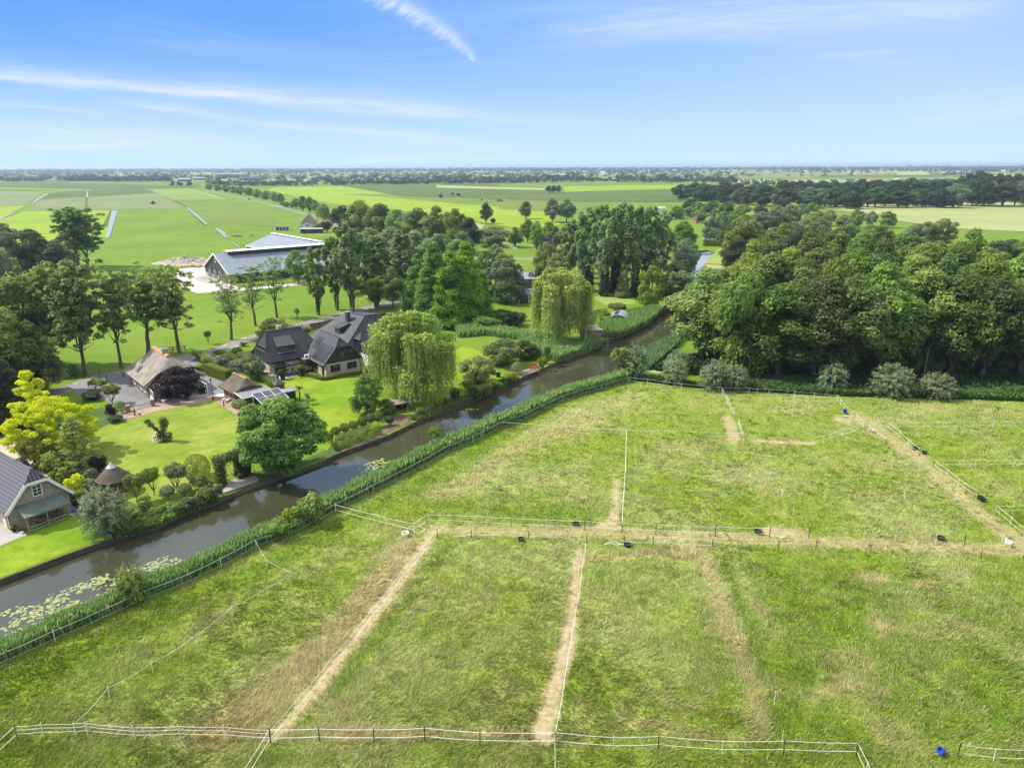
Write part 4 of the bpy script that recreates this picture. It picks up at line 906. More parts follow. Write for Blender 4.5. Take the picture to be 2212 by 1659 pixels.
def p_pollard(kind, seed, W=5, Hh=5.5, n=7500, size=.12, trunk=.28):
    """willow cut to a short trunk: shoots radiating into a ball"""
    rg = np.random.default_rng(seed); s, _ = limb((0, 0, -.3), (0, 0, Hh*.4), .32, .36, rg, 3, .03); segs = s
    c0 = np.array([0, 0, Hh*.42]); ns = 260; d = unit(ns, rg); d[:, 2] = d[:, 2]*.9+.22; d /= np.linalg.norm(d, axis=1)[:, None]
    e = np.array([W/2, W/2, Hh*.58]); L_ = rg.uniform(.75, 1.05, ns)*(1+.08*np.sin(d[:, 0]*7)*np.cos(d[:, 1]*6)); i = rg.integers(0, ns, n); t = rg.uniform(.35, 1, n)**.55
    pos = c0+d[i]*e*(L_[i]*t)[:, None]+rg.normal(0, .10, (n, 3)); pos[:, 2] -= .25*t*t*(1-d[i, 2]); pos[:, 2] = np.maximum(pos[:, 2], .25)
    st = rg.random(ns); lv = leafquads(pos, d[i]+rg.normal(0, .6, (n, 3))+[0, 0, .3], size, rg, .5); ti = np.clip(.35*st[i]+.35*rg.random(n)+.3*t, 0, 1)
    for k in range(0, ns, 9): segs.append((c0, .07, c0+d[k]*e*L_[k]*.7, .02))
    reg(kind, W, Hh, lv, ti, segs)
def p_shrub(kind, seed, W=3, Hh=2.4, n=3200, size=.10, nl=22, smooth_=False):
    rg = np.random.default_rng(seed); C = []; R = []
    if smooth_: C = [(0, 0, Hh*.45)]; R = [W*.5]
    for k in range(nl):
        a = rg.uniform(0, 6.28); f = rg.uniform(.2, .75); el = rg.uniform(.0, 1.4); C.append((math.cos(a)*f*W/2*math.cos(el*.7), math.sin(a)*f*W/2*math.cos(el*.7), Hh*(.25+.55*math.sin(el)))); R.append(W*rg.uniform(.13, .2) if not smooth_ else W*.2)
    if smooth_:
        d = unit(n, rg); r = rg.uniform(.96, 1.02, n); pos = d*np.array([W/2, W/2, Hh*.58])*r[:, None]+[0, 0, Hh*.42]; lv = leafquads(pos, d+rg.normal(0, .35, (n, 3)), size, rg); ti = rg.random(n)
    else: lv, ti = lobes_to_leaves(C, R, n, size, rg, sq=(1, 1, .9)); lv[:, :, 2] = np.maximum(lv[:, :, 2], .02)
    segs = [((0, 0, -.1), .08, (0, 0, Hh*.6), .04)]
    for k in range(0, len(C), 3): segs.append(((0, 0, .1), .05, C[k], .015))
    reg(kind, W, Hh, lv, ti, segs)
def p_small(kind, seed, W=4, Hh=4, n=6500, size=.10, base=.34, stem=.09, nl=36):
    """small garden tree: crown held on several stems"""
    rg = np.random.default_rng(seed); C = []; R = []; segs = []
    for k in range(nl):
        a = rg.uniform(0, 6.28); f = math.sqrt(rg.random())*.74; C.append((math.cos(a)*f*W/2, math.sin(a)*f*W/2, Hh*(base+(1-base)*(.25+.5*rg.random()*math.sqrt(1-f*f*.8)+.1)))); R.append(W*rg.uniform(.10, .17))
    fork = (rg.normal(0, .1), rg.normal(0, .1), Hh*base*.4); s, _ = limb((0, 0, -.1), fork, stem*1.2, stem, rg, 2, .05); segs += s
    for k in range(0, nl, 4): s, _ = limb(fork, C[k], stem*.7, stem*.2, rg, 3, .1); segs += s
    lv, ti = lobes_to_leaves(C, R, n, size, rg, sq=(1, 1, .65), up=.5)
    reg(kind, W, Hh, lv, ti, segs)
def p_std(kind, seed, W=1.6, Hh=2.2, n=1500, size=.08):
    rg = np.random.default_rng(seed); d = unit(n, rg); pos = d*np.array([W/2, W/2, W*.42])*rg.uniform(.85, 1.03, n)[:, None]+[0, 0, Hh-W*.42]
    reg(kind, W, Hh, leafquads(pos, d+rg.normal(0, .6, (n, 3)), size, rg), rg.random(n), [((0, 0, -.1), .05, (0, 0, Hh-W*.4), .04)])
def p_far(kind, seed, W=10, Hh=11, n=420, size=.8, col=.12):
    rg = np.random.default_rng(seed); C = []; R = []
    for k in range(11):
        a = rg.uniform(0, 6.28); f = rg.uniform(.1, .7); C.append((math.cos(a)*f*W/2, math.sin(a)*f*W/2, Hh*rg.uniform(.3, .85)*(1-.2*f))); R.append(W*rg.uniform(.16, .26))
    C.append((0, 0, Hh*.85)); R.append(W*.15)
    lv, ti = lobes_to_leaves(C, R, n, size, rg, inner=.7); reg(kind, W, Hh, lv, ti, [((0, 0, 0), .3, (0, 0, Hh*.6), .2)])

for s in (1, 2, 3, 4): p_round('oak', s, 14, 19, .07, 60, 19000, .25)
for s in (5, 6): p_round('broad', s, 12, 11, .10, 52, 15000, .21, dome=True)
p_round('chestnut', 77, 13, 12, .04, 90, 32000, .20, (.08, .13), dome=True)
for s in (7, 8, 9): p_open('ash', s, 10, 18, n=15000, size=.16)
for s in (17, 18): p_open('ashthin', s, 8, 15, .38, n=4200, size=.14, thin=True)
p_open('ashdense', 19, 12, 18, .30, n=17000, size=.24)
p_open('ashdense', 20, 12, 18, .26, n=17000, size=.24)
for s in (10, 11): p_cone('cone', s, 11, 20, 30000, .22, nl=170, power=.6, fat=1.5)
p_cone('larch', 12, 8, 9.5, 9000, .13, nl=130, power=.75, wisp=True)
for s in (13, 14, 15): p_poplar('poplar', s)
p_weep('weep', 21, strands=3000, size=.12); p_weep('weep', 22, 13, 16, 3000, .12, .0)
for s in (31, 32, 33): p_pollard('pollard', s)
for s in (41, 42, 43): p_shrub('shrub', s)
for s in (51, 52, 53): p_small('small', s)
p_std('std', 61); p_shrub('ball', 62, 5, 5, 6000, .09, 0, True); p_shrub('tuft', 63, 2, 1.2, 900, .12, 10)
for s in (71, 72, 73, 74): p_far('far', s)
p_round('spread', 81, 16, 9, .12, 130, 34000, .13, (.035, .075), .5, flat=.6, dome=True)
p_round('tallyellow', 82, 6, 11, .1, 70, 14000, .12, (.07, .12), .7, flat=.6)
PI_ = {}
def tree(kind, x, yb, yt, w, leaf, label, cat='tree', group=None, name=None, bark='bark', pick=None, wp=None, zs=None):
    """plant a tree at the surveyed foot (x, yb); height from the surveyed top, width w in survey units (or metres wp, zs)"""
    if zs is None:
        p = P(x, yb); W = w*pxm(x, yb); h = hgt(x, yb, yt)
        # a crown's visible top lies about its radius nearer than the axis: solve with the axis
    else: p = Vector((x, yb, 0)); W = wp; h = zs
    L_ = PROTO[kind]; i = PI_.get(kind, 0) if pick is None else pick; PI_[kind] = i+1
    W0, H0, cm, tm, _ = L_[i % len(L_)]
    nm = name or {'tree': 'tree', 'shrub': 'shrub'}.get(cat, 'tree')
    r = empty(nm, p, rnd.uniform(0, 6.28), label, cat, group); r.scale = (W/W0, W/W0, h/H0)
    c = link('crown' if cat != 'shrub' else 'foliage', cm, r)
    if leaf != 'oak':
        c.material_slots[0].link = 'OBJECT'; c.material_slots[0].material = M['l_'+leaf]
    if tm:
        t = link('trunk' if cat != 'shrub' else 'stem', tm, r)
        if bark != 'bark': t.material_slots[0].link = 'OBJECT'; t.material_slots[0].material = M[bark]
    return r
T = tree
# the avenue along the road
g = 'tall trees along the road behind the houses'
T('ashdense', 184, 812, 572, 140, 'ash', 'stout leaning roadside tree left of the thatched farmhouse', group=g)
T('ash', 262, 794, 588, 98, 'ash', 'open roadside tree just left of the farmhouse roof', group=g)
T('ash', 319, 763, 576, 128, 'ash', 'roadside tree with forked trunk directly behind the thatched farmhouse', group=g)
T('ash', 388, 763, 578, 102, 'ash', 'roadside tree beside the timber rail behind the farmhouse chimney', group=g)
T('ashthin', 500, 734, 598, 82, 'ash', 'thin airy roadside tree between farmhouse and black tiled house', group=g)
T('ashthin', 553, 704, 578, 70, 'ash', 'thin roadside tree rising behind the round roadside bush', group=g)
T('ashthin', 598, 686, 560, 66, 'ash', 'thin roadside tree third in the airy row in front of the barn', group=g)
T('poplar', 688, 681, 540, 62, 'ash', 'roadside tree with ivy covered trunk in front of the barn end', group=g)
T('poplar', 729, 670, 515, 62, 'ash', 'second ivy clad roadside tree right of the barn', group=g)
T('poplar', 762, 677, 488, 88, 'poplar', 'tallest roadside tree behind the chimney of the rear black house', group=g)
T('poplar', 873, 655, 505, 88, 'poplar', 'tall pale trunk tree left of the bright green conifers', group=g)
T('poplar', 815, 660, 512, 90, 'poplar', 'tall dusty green tree behind the rear black house roof', group=g)
for x, yb, yh, w in ((688, 681, 622, 10), (729, 669, 618, 12), (762, 676, 612, 12)):
    T('pollard', x, yb, yh, w, 'ivy', 'ivy column on the trunk of a roadside tree by the green paddock', 'ivy', 'ivy sleeves on roadside trunks', 'ivy')
T('oak', 812, 664, 568, 92, 'green', 'dark low tree behind the rear black house right side')
T('oak', 850, 668, 575, 60, 'green', 'dark low tree beside the bright conifers')
T('broad', 645, 612, 538, 66, 'ash', 'round tree in front of the grey barn roof right end')
T('broad', 590, 735, 685, 72, 'olive', 'olive round bush between road and black tiled house', 'shrub', name='bush')
# left mass
g = 'dark trees massed at the left edge'
for x, yb, yt, w, k, l, lab in ((-60, 800, 600, 170, 'oak', 'ash', 'large tree cut by the left edge above the yellow tree'), (52, 800, 592, 160, 'oak', 'ash', 'broad green tree in the left mass behind the leaning tree'),
                                (120, 790, 575, 130, 'ashdense', 'ash', 'pale green tree in the left mass next to the leaning roadside tree'), (5, 860, 640, 170, 'oak', 'ash', 'tree at the left edge behind the yellow tree'),
                                (85, 850, 690, 110, 'oak', 'oak', 'dark round tree between the pond glimpse and the yellow tree'), (-40, 930, 730, 150, 'oak', 'dark', 'darkest conifer like tree at the left edge beside the yellow tree'),
                                (30, 925, 770, 90, 'cone', 'dark', 'dark conifer standing behind the yellow tree')):
    T(k, x, yb, yt, w, l, lab, group=g)
T('broad', 95, 850, 770, 95, 'olive', 'grey green bush by the pond left of the driveway', 'shrub', name='bush')
T('shrub', 155, 815, 788, 40, 'green', 'green bush at the pond edge below the leaning tree', 'shrub')
T('small', 8, 920, 850, 50, 'palm', 'grey leaved small tree left of the yellow tree')
g = 'field edge trees at upper left'
for x, yb, yt, w, k, l, lab in ((170, 577, 452, 95, 'ashdense', 'ash', 'left of the two tall trees standing at the field edge'), (190, 578, 455, 84, 'ashdense', 'ash', 'right of the two tall trees standing at the field edge'),
                                (28, 600, 478, 90, 'broad', 'silver', 'silvery tree at the upper left field edge'), (80, 600, 492, 90, 'oak', 'oak', 'dark tree between the silvery tree and the tall pair'),
                                (135, 600, 515, 80, 'oak', 'dark', 'low dark tree left of the tall pair'), (-25, 625, 500, 100, 'oak', 'ash', 'tree cut by the left edge at field level'),
                                (10, 640, 535, 80, 'broad', 'silver', 'grey willow like tree low at the left edge')):
    T(k, x, yb, yt, w, l, lab, group=g)
g = 'wood behind the barns'
for i, (x, yb, yt, w, l) in enumerate(((745, 520, 442, 64, 'dark'), (782, 522, 430, 80, 'green'), (822, 525, 438, 74, 'green'), (862, 528, 450, 74, 'ash'), (905, 532, 447, 78, 'green'), (945, 538, 445, 74, 'green'), (985, 545, 448, 66, 'green'), (1015, 552, 468, 58, 'dark'), (1000, 575, 498, 58, 'olive'),
                                       (800, 560, 490, 80, 'poplar'), (850, 575, 488, 80, 'olive'), (900, 590, 497, 90, 'poplar'), (950, 595, 502, 84, 'poplar'), (990, 600, 515, 66, 'ash'), (760, 585, 500, 60, 'poplar'))):
    T('oak' if i % 3 else 'broad', x, yb, yt, w, l, 'round crowned tree in the wood behind the grey barns', group=g)
g = 'trees along the far road'
for i, (x, yb, yt, w) in enumerate(((452, 411, 396, 18), (470, 413, 397, 20), (488, 416, 399, 20), (505, 418, 401, 22), (520, 421, 402, 24), (538, 423, 404, 24), (556, 428, 408, 22), (575, 432, 412, 24), (594, 437, 414, 24), (607, 443, 417, 20), (612, 447, 433, 14), (640, 452, 428, 24), (655, 456, 423, 28), (670, 460, 424, 28), (683, 462, 432, 22), (620, 449, 436, 16), (631, 450, 440, 14))):
    T('broad' if x < 600 else 'oak', x, yb, yt, w, ('ash', 'green')[i % 2], 'tree in the row along the far road', group=g)
T('weep', 699, 482, 440, 34, 'willow', 'weeping willow by the distant brick house')
T('shrub', 652, 532, 512, 30, 'box', 'bright round clipped bush beside the distant house', 'shrub')
T('shrub', 628, 522, 510, 26, 'dark', 'dark hedge bush left of the distant house', 'shrub')
for x, yb, yt, w, l in ((688, 498, 482, 26, 'oak'), (707, 502, 478, 28, 'maroon'), (685, 500, 483, 20, 'olive')):
    T('shrub', x, yb, yt, w, l, 'garden bush to the right of the distant brick house', 'shrub', 'bushes by the distant house')
# bright swamp cypress group
g = 'bright green conifers behind the rear black house'
for x, yb, yt, w, lab in ((905, 680, 545, 66, 'leftmost bright green conifer behind the rear black house'), (940, 695, 520, 80, 'tallest left bright green conifer behind the front willow'), (975, 706, 540, 84, 'front bright green conifer of the cluster'), (1008, 700, 518, 84, 'tallest right bright green conifer of the cluster'), (1034, 690, 560, 62, 'rightmost bright green conifer of the cluster'), (925, 700, 575, 60, 'lowest bright green conifer of the cluster')):
    T('cone', x, yb, yt, w, 'bright', lab, group=g, name='conifer')
T('weep', 897, 862, 668, 205, 'willow', 'big weeping willow beside the brick house at the canal garden', pick=0, name='weeping_willow')
T('weep', 1212, 742, 580, 156, 'willow', 'weeping willow hanging over the canal beside the boathouse', pick=1, name='weeping_willow')
T('chestnut', 612, 1022, 853, 196, 'chestnut', 'large dense chestnut tree overhanging the canal beside the jetty', name='chestnut_tree')
T('broad', 793, 896, 806, 76, 'green', 'round glossy tree left of the front weeping willow')
T('broad', 545, 820, 762, 66, 'silver', 'grey green willow bush in front of the black tiled house', 'shrub', name='bush')
T('round' if 'round' in PROTO else 'broad', 388, 862, 788, 96, 'purple', 'dark purple leaved tree on the farmhouse terrace', pick=1)
T('tallyellow', 84, 945, 793, 84, 'yellow', 'tall yellow leaved tree in the left garden')
T('spread', 122, 985, 845, 205, 'yellow', 'wide spreading bright yellow tree beside the lawn')
T('broad', 92, 1010, 925, 80, 'hedge', 'yellow green shrub mass under the yellow tree', 'shrub', name='bush')
T('larch', 172, 1018, 896, 100, 'larch', 'feathery light green conifer at the lawn edge below the yellow tree', name='conifer')
T('shrub', 120, 1030, 975, 60, 'larch', 'green garden shrub left of the feathery conifer', 'shrub')
T('pollard', 232, 1152, 1040, 108, 'silver', 'silvery olive willow bush at the canal corner', 'shrub', name='bush')
T('broad', 1096, 655, 556, 92, 'birch', 'grey green birch group left of the far weeping willow')
T('broad', 1060, 650, 575, 60, 'birch', 'grey birch beside the bright conifers')
# tall poplars and ivy
g = 'tall windswept poplars beyond the far willow'
for i, (x, yb, yt, w) in enumerate(((1232, 612, 480, 62), (1262, 630, 462, 70), (1300, 640, 448, 78), (1335, 632, 446, 78), (1362, 640, 450, 78), (1398, 632, 452, 74), (1425, 622, 462, 64), (1280, 600, 455, 70), (1345, 600, 444, 74), (1405, 600, 452, 70), (1250, 590, 490, 60), (1225, 600, 530, 60))):
    T('poplar', x, yb, yt, w, 'poplar', 'tall windswept poplar in the group beyond the far willow', group=g, name='poplar_tree', bark='bark_pale')
g = 'ivy columns on the poplar trunks'
for i, (x, yb, yt, w, lab) in enumerate(((1304, 640, 550, 24, 'ivy covered trunk at the left foot of the poplars'), (1326, 637, 560, 26, 'ivy covered trunk in the middle of the poplars'), (1346, 643, 565, 30, 'grey green ivy trunk at the right of the poplars'), (1270, 630, 572, 26, 'dark ivy trunk at the left edge of the poplars'), (1375, 640, 580, 30, 'ivy trunk nearest the yellow green tree'))):
    T('cone', x, yb, yt, w, 'ivy' if i != 2 else 'olive', lab, 'ivy', g, 'ivy')
T('broad', 1405, 668, 570, 64, 'ygreen', 'yellow green tree right of the poplars by the canal')
T('broad', 1440, 650, 600, 50, 'maroon', 'brownish shrub behind the yellow green tree', 'shrub', name='bush')
T('oak', 1474, 545, 476, 64, 'ygreen', 'yellow green tree right of the poplar tops')
T('broad', 1475, 600, 530, 66, 'silver', 'pale willow between poplars and pond')
T('broad', 1480, 585, 512, 66, 'poplar', 'dusty willow at the left shore of the pond'); T('ashdense', 1468, 668, 588, 74, 'poplar', 'grey green willow hiding the canal bend'); T('broad', 1502, 690, 600, 78, 'ash', 'leafy tree right of the hidden canal bend')
T('oak', 1552, 700, 582, 100, 'oak2', 'rounded tree at the left end of the wood below the pond'); T('oak', 1606, 680, 545, 96, 'oak', 'tall rounded tree at the left end of the wood'); T('broad', 1572, 640, 575, 60, 'green', 'low tree beside the sandy path at the pond'); T('oak', 1588, 600, 512, 70, 'dark', 'dark tree right of the pond')
T('broad', 1455, 640, 560, 60, 'poplar', 'dusty green willow by the hidden canal bend')
T('broad', 1180, 600, 520, 60, 'ash', 'round green tree left of the poplars')
T('broad', 1200, 625, 545, 70, 'olive', 'dusty green tree behind the far willow')
T('broad', 1165, 640, 575, 50, 'dark', 'dark tree behind the flat roofed house')
# middle distance
g = 'garden trees around the distant farm'
for x, yb, yt, w, l, lab in ((1159, 545, 476, 42, 'green', 'dark dense tree left of the distant farm roof'), (1199, 541, 489, 46, 'oak2', 'rounded conical tree in front of the distant farm'), (1140, 525, 472, 38, 'green', 'tree behind the left dense tree at the distant farm'), (1185, 520, 478, 38, 'green', 'tree behind the distant farm roof'),
                             (1222, 530, 484, 34, 'oak2', 'tree right of the distant farm'), (1112, 535, 490, 40, 'green', 'small tree left of the distant farm')):
    T('oak', x, yb, yt, w, l, lab, group=g)
for x, yb, yt, w, l, lab in ((1064, 533, 487, 78, 'olive', 'wide olive bush on the far green'), (1070, 560, 527, 38, 'olive', 'small olive bush on the far green'), (1085, 600, 545, 60, 'ash', 'bush by the far brick path'), (1050, 600, 540, 50, 'green', 'tree right of the bright conifers')):
    T('broad', x, yb, yt, w, l, lab, 'shrub', name='bush')
for x, yb, yt, w, l, lab in ((1050, 484, 437, 30, 'dark', 'lone upright tree at the bright field edge'), (1136, 474, 434, 32, 'birch', 'lone tilted grey tree in the bright field')):
    T('oak', x, yb, yt, w, l, lab)
T('shrub', 1065, 484, 472, 15, 'dark', 'small bush beside the lone upright tree', 'shrub')
T('oak', 1193, 481, 427, 40, 'birch', 'left of the paired grey trees in the field'); T('oak', 1224, 480, 429, 42, 'birch', 'right of the paired grey trees in the field')
for x in (1185, 1196, 1207): T('far', x, 418, 400, 18, 'dark', 'dark tree in the isolated clump in the far meadow', group='isolated clump in the far meadow')
T('far', 953, 430, 417, 11, 'far', 'leftmost dark bush alone in the far meadow'); T('far', 978, 424, 416, 8, 'far', 'middle tiny bush in the far meadow'); T('far', 990, 425, 417, 11, 'far', 'rightmost dark bush alone in the far meadow')
# right wood
g = 'dark oaks of the wood on the right'
rows = [([1530, 1600, 1668, 1740, 1815, 1890, 1965, 2040, 2120, 2200, 2290], 812, 575, 150), ([1560, 1640, 1720, 1790, 1870, 1950, 2030, 2110, 2190, 2280], 760, 545, 125), ([1540, 1610, 1680, 1750, 1830, 1900, 1980, 2060, 2140, 2220, 2300], 700, 520, 105),
        ([1530, 1595, 1660, 1730, 1790, 1860, 1930, 2000, 2070, 2140, 2210, 2290], 640, 505, 88), ([1600, 1660, 1720, 1775, 1830, 1885, 1940, 2000, 2060, 2120, 2180, 2250], 595, 500, 75)]
for ri, (xs, yb, yt, w) in enumerate(rows):
    for x in xs:
        j = rnd.uniform
        top = yt+j(-16, 14)
        if ri == 4 and x > 1980: top += 24
        if ri == 3 and x > 2080: top += 22
        if ri == 2 and x > 1980: top += 10
        if ri == 4 and x < 1700: top -= 6
        if ri in (1, 2, 3) and x < 1600: continue
        if ri == 0 and x < 1600: continue
        if ri == 0 and 1660 < x < 1760: top += 18
        if ri == 1 and x < 1600: continue
        T(rnd.choice(['oak', 'oak', 'oak', 'oak', 'broad']), x+j(-14, 14), yb+j(-10, 8), top, w*j(1.0, 1.28), rnd.choice(['oak', 'oak', 'oak2', 'green', 'green'] if ri < 2 else ['oak', 'oak2', 'green', 'ygreen' if ri > 2 and j(0, 1) < .4 else 'green', 'dark', 'oak2']), 'dense oak in the wood on the right', group=g, name='oak_tree')
for x, yb in ((1855, 800), (1908, 806), (1710, 806), (1996, 812)):
    T('ash', x, yb, yb-150, 50, 'oak', 'bare lower trunk leaning at the dark wood edge', group='bare trunks at the wood edge', bark='bark_pale')
for i in range(17):
    x = 1640+i*40+rnd.uniform(-12, 12); T('broad', x, 806+rnd.uniform(-8, 6), 752+rnd.uniform(-14, 12), rnd.uniform(56, 80), rnd.choice(['dark', 'oak', 'oak2']), 'low leafy growth at the front foot of the wood', 'shrub', 'undergrowth trees at the front of the wood', name='bush')
T('oak', 1517, 778, 580, 178, 'ash', 'large spreading tree alone at the left of the wood', pick=1)
T('oak', 2180, 905, 830, 10, 'oak', 'x', pick=0) if False else None
# hedgerow of pollards before the wood
g = 'silvery pollard willows along the rear fence'
for x, yb, yt, w, l, lab in ((1369, 815, 745, 68, 'silver', 'silvery pollard willow at the canal corner of the fence'), (1457, 830, 772, 56, 'silver', 'silvery pollard in front of another left of the dry bank'), (1465, 805, 755, 50, 'silver', 'silvery pollard partly hidden behind its neighbour'), (1540, 842, 778, 62, 'silver', 'left half of the joined pollard pair'),
                             (1584, 842, 784, 60, 'silver', 'right half of the joined pollard pair'), (1794, 842, 780, 64, 'silver', 'round pollard third from the right edge of the fence row'), (1923, 856, 785, 88, 'silver', 'largest round pollard in front of the dark wood'), (2021, 860, 804, 72, 'silver', 'rightmost low pollard in front of the dark wood')):
    T('pollard', x, yb, yt-3, w*1.1, l, lab, group=g, name='pollard_willow')
T('small', 1336, 818, 748, 42, 'green', 'upright green bush left of the corner pollard', 'shrub', name='bush')
# silver and mixed crowns between pond and pale field
g = 'mixed willows between the pond and the pale field'
for i, (x, yb, yt, w, l) in enumerate(((1535, 520, 468, 46, 'silver'), (1560, 500, 455, 46, 'silver'), (1545, 470, 452, 26, 'silver'), (1600, 505, 466, 52, 'silver'), (1640, 500, 458, 46, 'silver'), (1668, 495, 452, 44, 'birch'), (1700, 490, 440, 44, 'silver'), (1728, 485, 438, 40, 'silver'), (1750, 482, 436, 38, 'ygreen'), (1590, 478, 452, 34, 'ygreen'), (1620, 475, 458, 26, 'yellow'),
                                       (1790, 488, 452, 34, 'olive'), (1820, 490, 462, 36, 'olive'), (1848, 492, 450, 34, 'green'), (1835, 505, 470, 30, 'silver'), (1880, 490, 455, 28, 'silver'), (1915, 492, 455, 40, 'green'), (1905, 520, 485, 50, 'olive'), (2035, 525, 470, 60, 'olive'), (1575, 545, 485, 60, 'oak'), (1620, 560, 490, 70, 'oak'), (1590, 590, 520, 70, 'dark'),
                                       (1690, 545, 480, 60, 'ygreen'), (1750, 550, 478, 64, 'olive'), (1810, 555, 490, 64, 'oak'), (1870, 560, 495, 60, 'green'), (1950, 560, 500, 70, 'green'), (1510, 480, 452, 36, 'ash'), (1490, 470, 446, 34, 'ash'))):
    T('broad', x, yb, yt, w, l, 'leafy crown among the mixed willows beyond the wood', group=g)
for i in range(34):
    x = rnd.uniform(1555, 1775) if i < 22 else rnd.uniform(1780, 2000); yb = rnd.uniform(500, 560) if i < 22 else rnd.uniform(520, 560); h_ = rnd.uniform(40, 54)
    T('broad', x, yb, yb-h_, rnd.uniform(44, 60), rnd.choice(['silver', 'silver', 'birch', 'olive', 'green', 'ygreen', 'oak2', 'ash']), 'leafy crown among the mixed willows beyond the wood', group=g, name='willow_tree')
for x, yb in ((1510, 462), (1535, 460), (1490, 455), (1570, 462), (1605, 466), (1640, 470), (1680, 468), (1460, 470)):
    T('broad', x, yb+4, yb-26, 38, rnd.choice(['green', 'oak', 'ash', 'dark']), 'leafy tree in the row of gardens beyond the willows', group='garden row beyond the willows', name='garden_tree')
g = 'dark tree belt at upper right'
for i in range(40):
    x = 1470+i*21+rnd.uniform(-8, 8); yb = 456-abs(x-1800)*.006+rnd.uniform(-4, 2) if x > 1700 else 438+(x-1480)*.08
    T(rnd.choice(['oak', 'broad']), x, yb-6, yb-8-rnd.uniform(34, 50)*(1.0 if x > 1650 else .85)-(14 if x > 2050 else 0), rnd.uniform(44, 62), rnd.choice(['dark', 'dark', 'oak', 'dark', 'birch']), 'dark tree in the belt above the pale field', group=g)
for i in range(38):
    x = 1540+i*19+rnd.uniform(-8, 8)
    T('broad', x, 432-(x-1560)*.006, 388+rnd.uniform(0, 12)-(16 if x > 2080 else 0)-(6 if x > 1850 else 0), rnd.uniform(42, 56), rnd.choice(['dark', 'dark', 'dark', 'oak']), 'dark tree in the belt above the pale field', group=g)
# far belts of single trees
def belt(x0, y0, x1, y1, n, h, w, label, group, leaves=('far',), hv=.4):
    rg = np.random.default_rng(int(x0+y0)); n = int(n*2.6); C_, H_, W_ = [], [], []
    for i in range(n):
        t = min(1, max(0, (i+.5)/n+rg.uniform(-.4, .4)/n)); X, Y = x0+(x1-x0)*t, y0+(y1-y0)*t+rg.uniform(-.8, .8); p = P(X, Y); m_ = pxm(X, Y); hh = h*rg.uniform(1-hv, 1+hv)*m_; ww = w*rg.uniform(.7, 1.3)*m_
        for k in range(9): a = rg.uniform(0, 6.28); f = rg.uniform(0, .7); C_.append((p.x+math.cos(a)*f*ww/2, p.y+math.sin(a)*f*ww/2, hh*rg.uniform(.15, .8))); H_.append(ww*rg.uniform(.16, .28))
    lv, ti = lobes_to_leaves(C_, H_, n*260, 3.2*pxm((x0+x1)/2, (y0+y1)/2)*.25, rg, inner=.7)
    setp(link('tree_belt', quadmesh('tree_belt', lv, M['l_far'], tint=ti)), label, 'trees', kind='stuff')
belt(450, 402, 690, 402.5, 24, 14, 16, 'dark belt of trees behind the striped field', 'belt behind the striped field')
belt(700, 401, 1180, 395, 54, 14, 17, 'long dark central tree belt beyond the far meadow', 'central belt beyond the far meadow')
belt(1180, 395, 1262, 392.5, 9, 14, 15, 'higher right end of the central tree belt beyond the far meadow', 'central belt beyond the far meadow')
belt(1330, 394, 1590, 396, 30, 15, 17, 'dark right tree belt beyond the far meadow', 'right belt beyond the far meadow')
belt(1262, 392, 1330, 392, 6, 8, 12, 'thin low trees in the gap between the central and right belts', 'thin belt gap')
belt(0, 392, 100, 391, 10, 9, 15, 'trees around the far left farm', 'trees around the far left farm')
belt(140, 391.5, 370, 393, 30, 12, 15, 'grey green tree belt beyond the far left fields', 'belt beyond the far left fields', ('far', 'birch', 'dark'))
for x in (374, 388, 410): T('far', x, 404, 390, 15, 'far', 'dark round tree alone before the far left belt', group='single trees before the far left belt')
belt(1690, 408, 2100, 395, 22, 9, 16, 'small trees around the distant farms at upper right', 'trees by the distant farms at upper right', ('dark', 'far'))
belt(1500, 392, 1700, 399, 9, 9, 14, 'upper row of small trees left of the distant farms at upper right', 'trees by the distant farms at upper right', ('dark', 'far'))
belt(1600, 402, 1760, 405, 9, 7, 12, 'lower row of small trees left of the distant farms at upper right', 'trees by the distant farms at upper right', ('dark', 'far'))
# far woods that read as one mass
def farwood(y0, y1, hpx, dens, label, xr=(-500, 2750), gap=.35, seed=1):
    rg = np.random.default_rng(seed); n = dens; x = rg.uniform(xr[0], xr[1], n); yb = rg.uniform(y0, y1, n)-(x-1106)*.0032
    p = [P(float(a), float(b)) for a, b in zip(x, yb)]; X = np.array([q.x for q in p]); Y = np.array([q.y for q in p]); k = vnoise(X, Y, 1/400.0, seed+3, 3) > gap; X, Y, yb = X[k], Y[k], yb[k]
    pm = np.hypot(X, Y)/F; h = hpx*pm*rg.uniform(.6, 1.2, len(X)); V = []; tt = []
    for k in range(34):
        d = unit(len(X), rg); r = h*.62; pos = np.stack([X+d[:, 0]*r*1.3, Y+d[:, 1]*r, h*.5+d[:, 2]*h*.46], 1); V.append(leafquads(pos, d+[0, 0, .3], h*.20, rg)); tt.append(rg.random(len(X)))
    me = quadmesh('far_wood', np.concatenate(V), M['l_far'], tint=np.concatenate(tt)); setp(link('far_wood', me), label, 'wood', kind='stuff')
farwood(365.2, 370, 3.4, 4200, 'hazy wooded horizon reaching across the whole view', gap=.2, seed=5)
farwood(370, 377, 4.6, 1500, 'blue green wood belts below the horizon', gap=.38, seed=6)
farwood(377, 384, 5.5, 620, 'scattered tree belts before the hazy horizon', gap=.46, seed=8)
farwood(383, 389, 7, 420, 'nearer broken hedgerows at the left and centre distance', xr=(-200, 1300), gap=.44, seed=9)
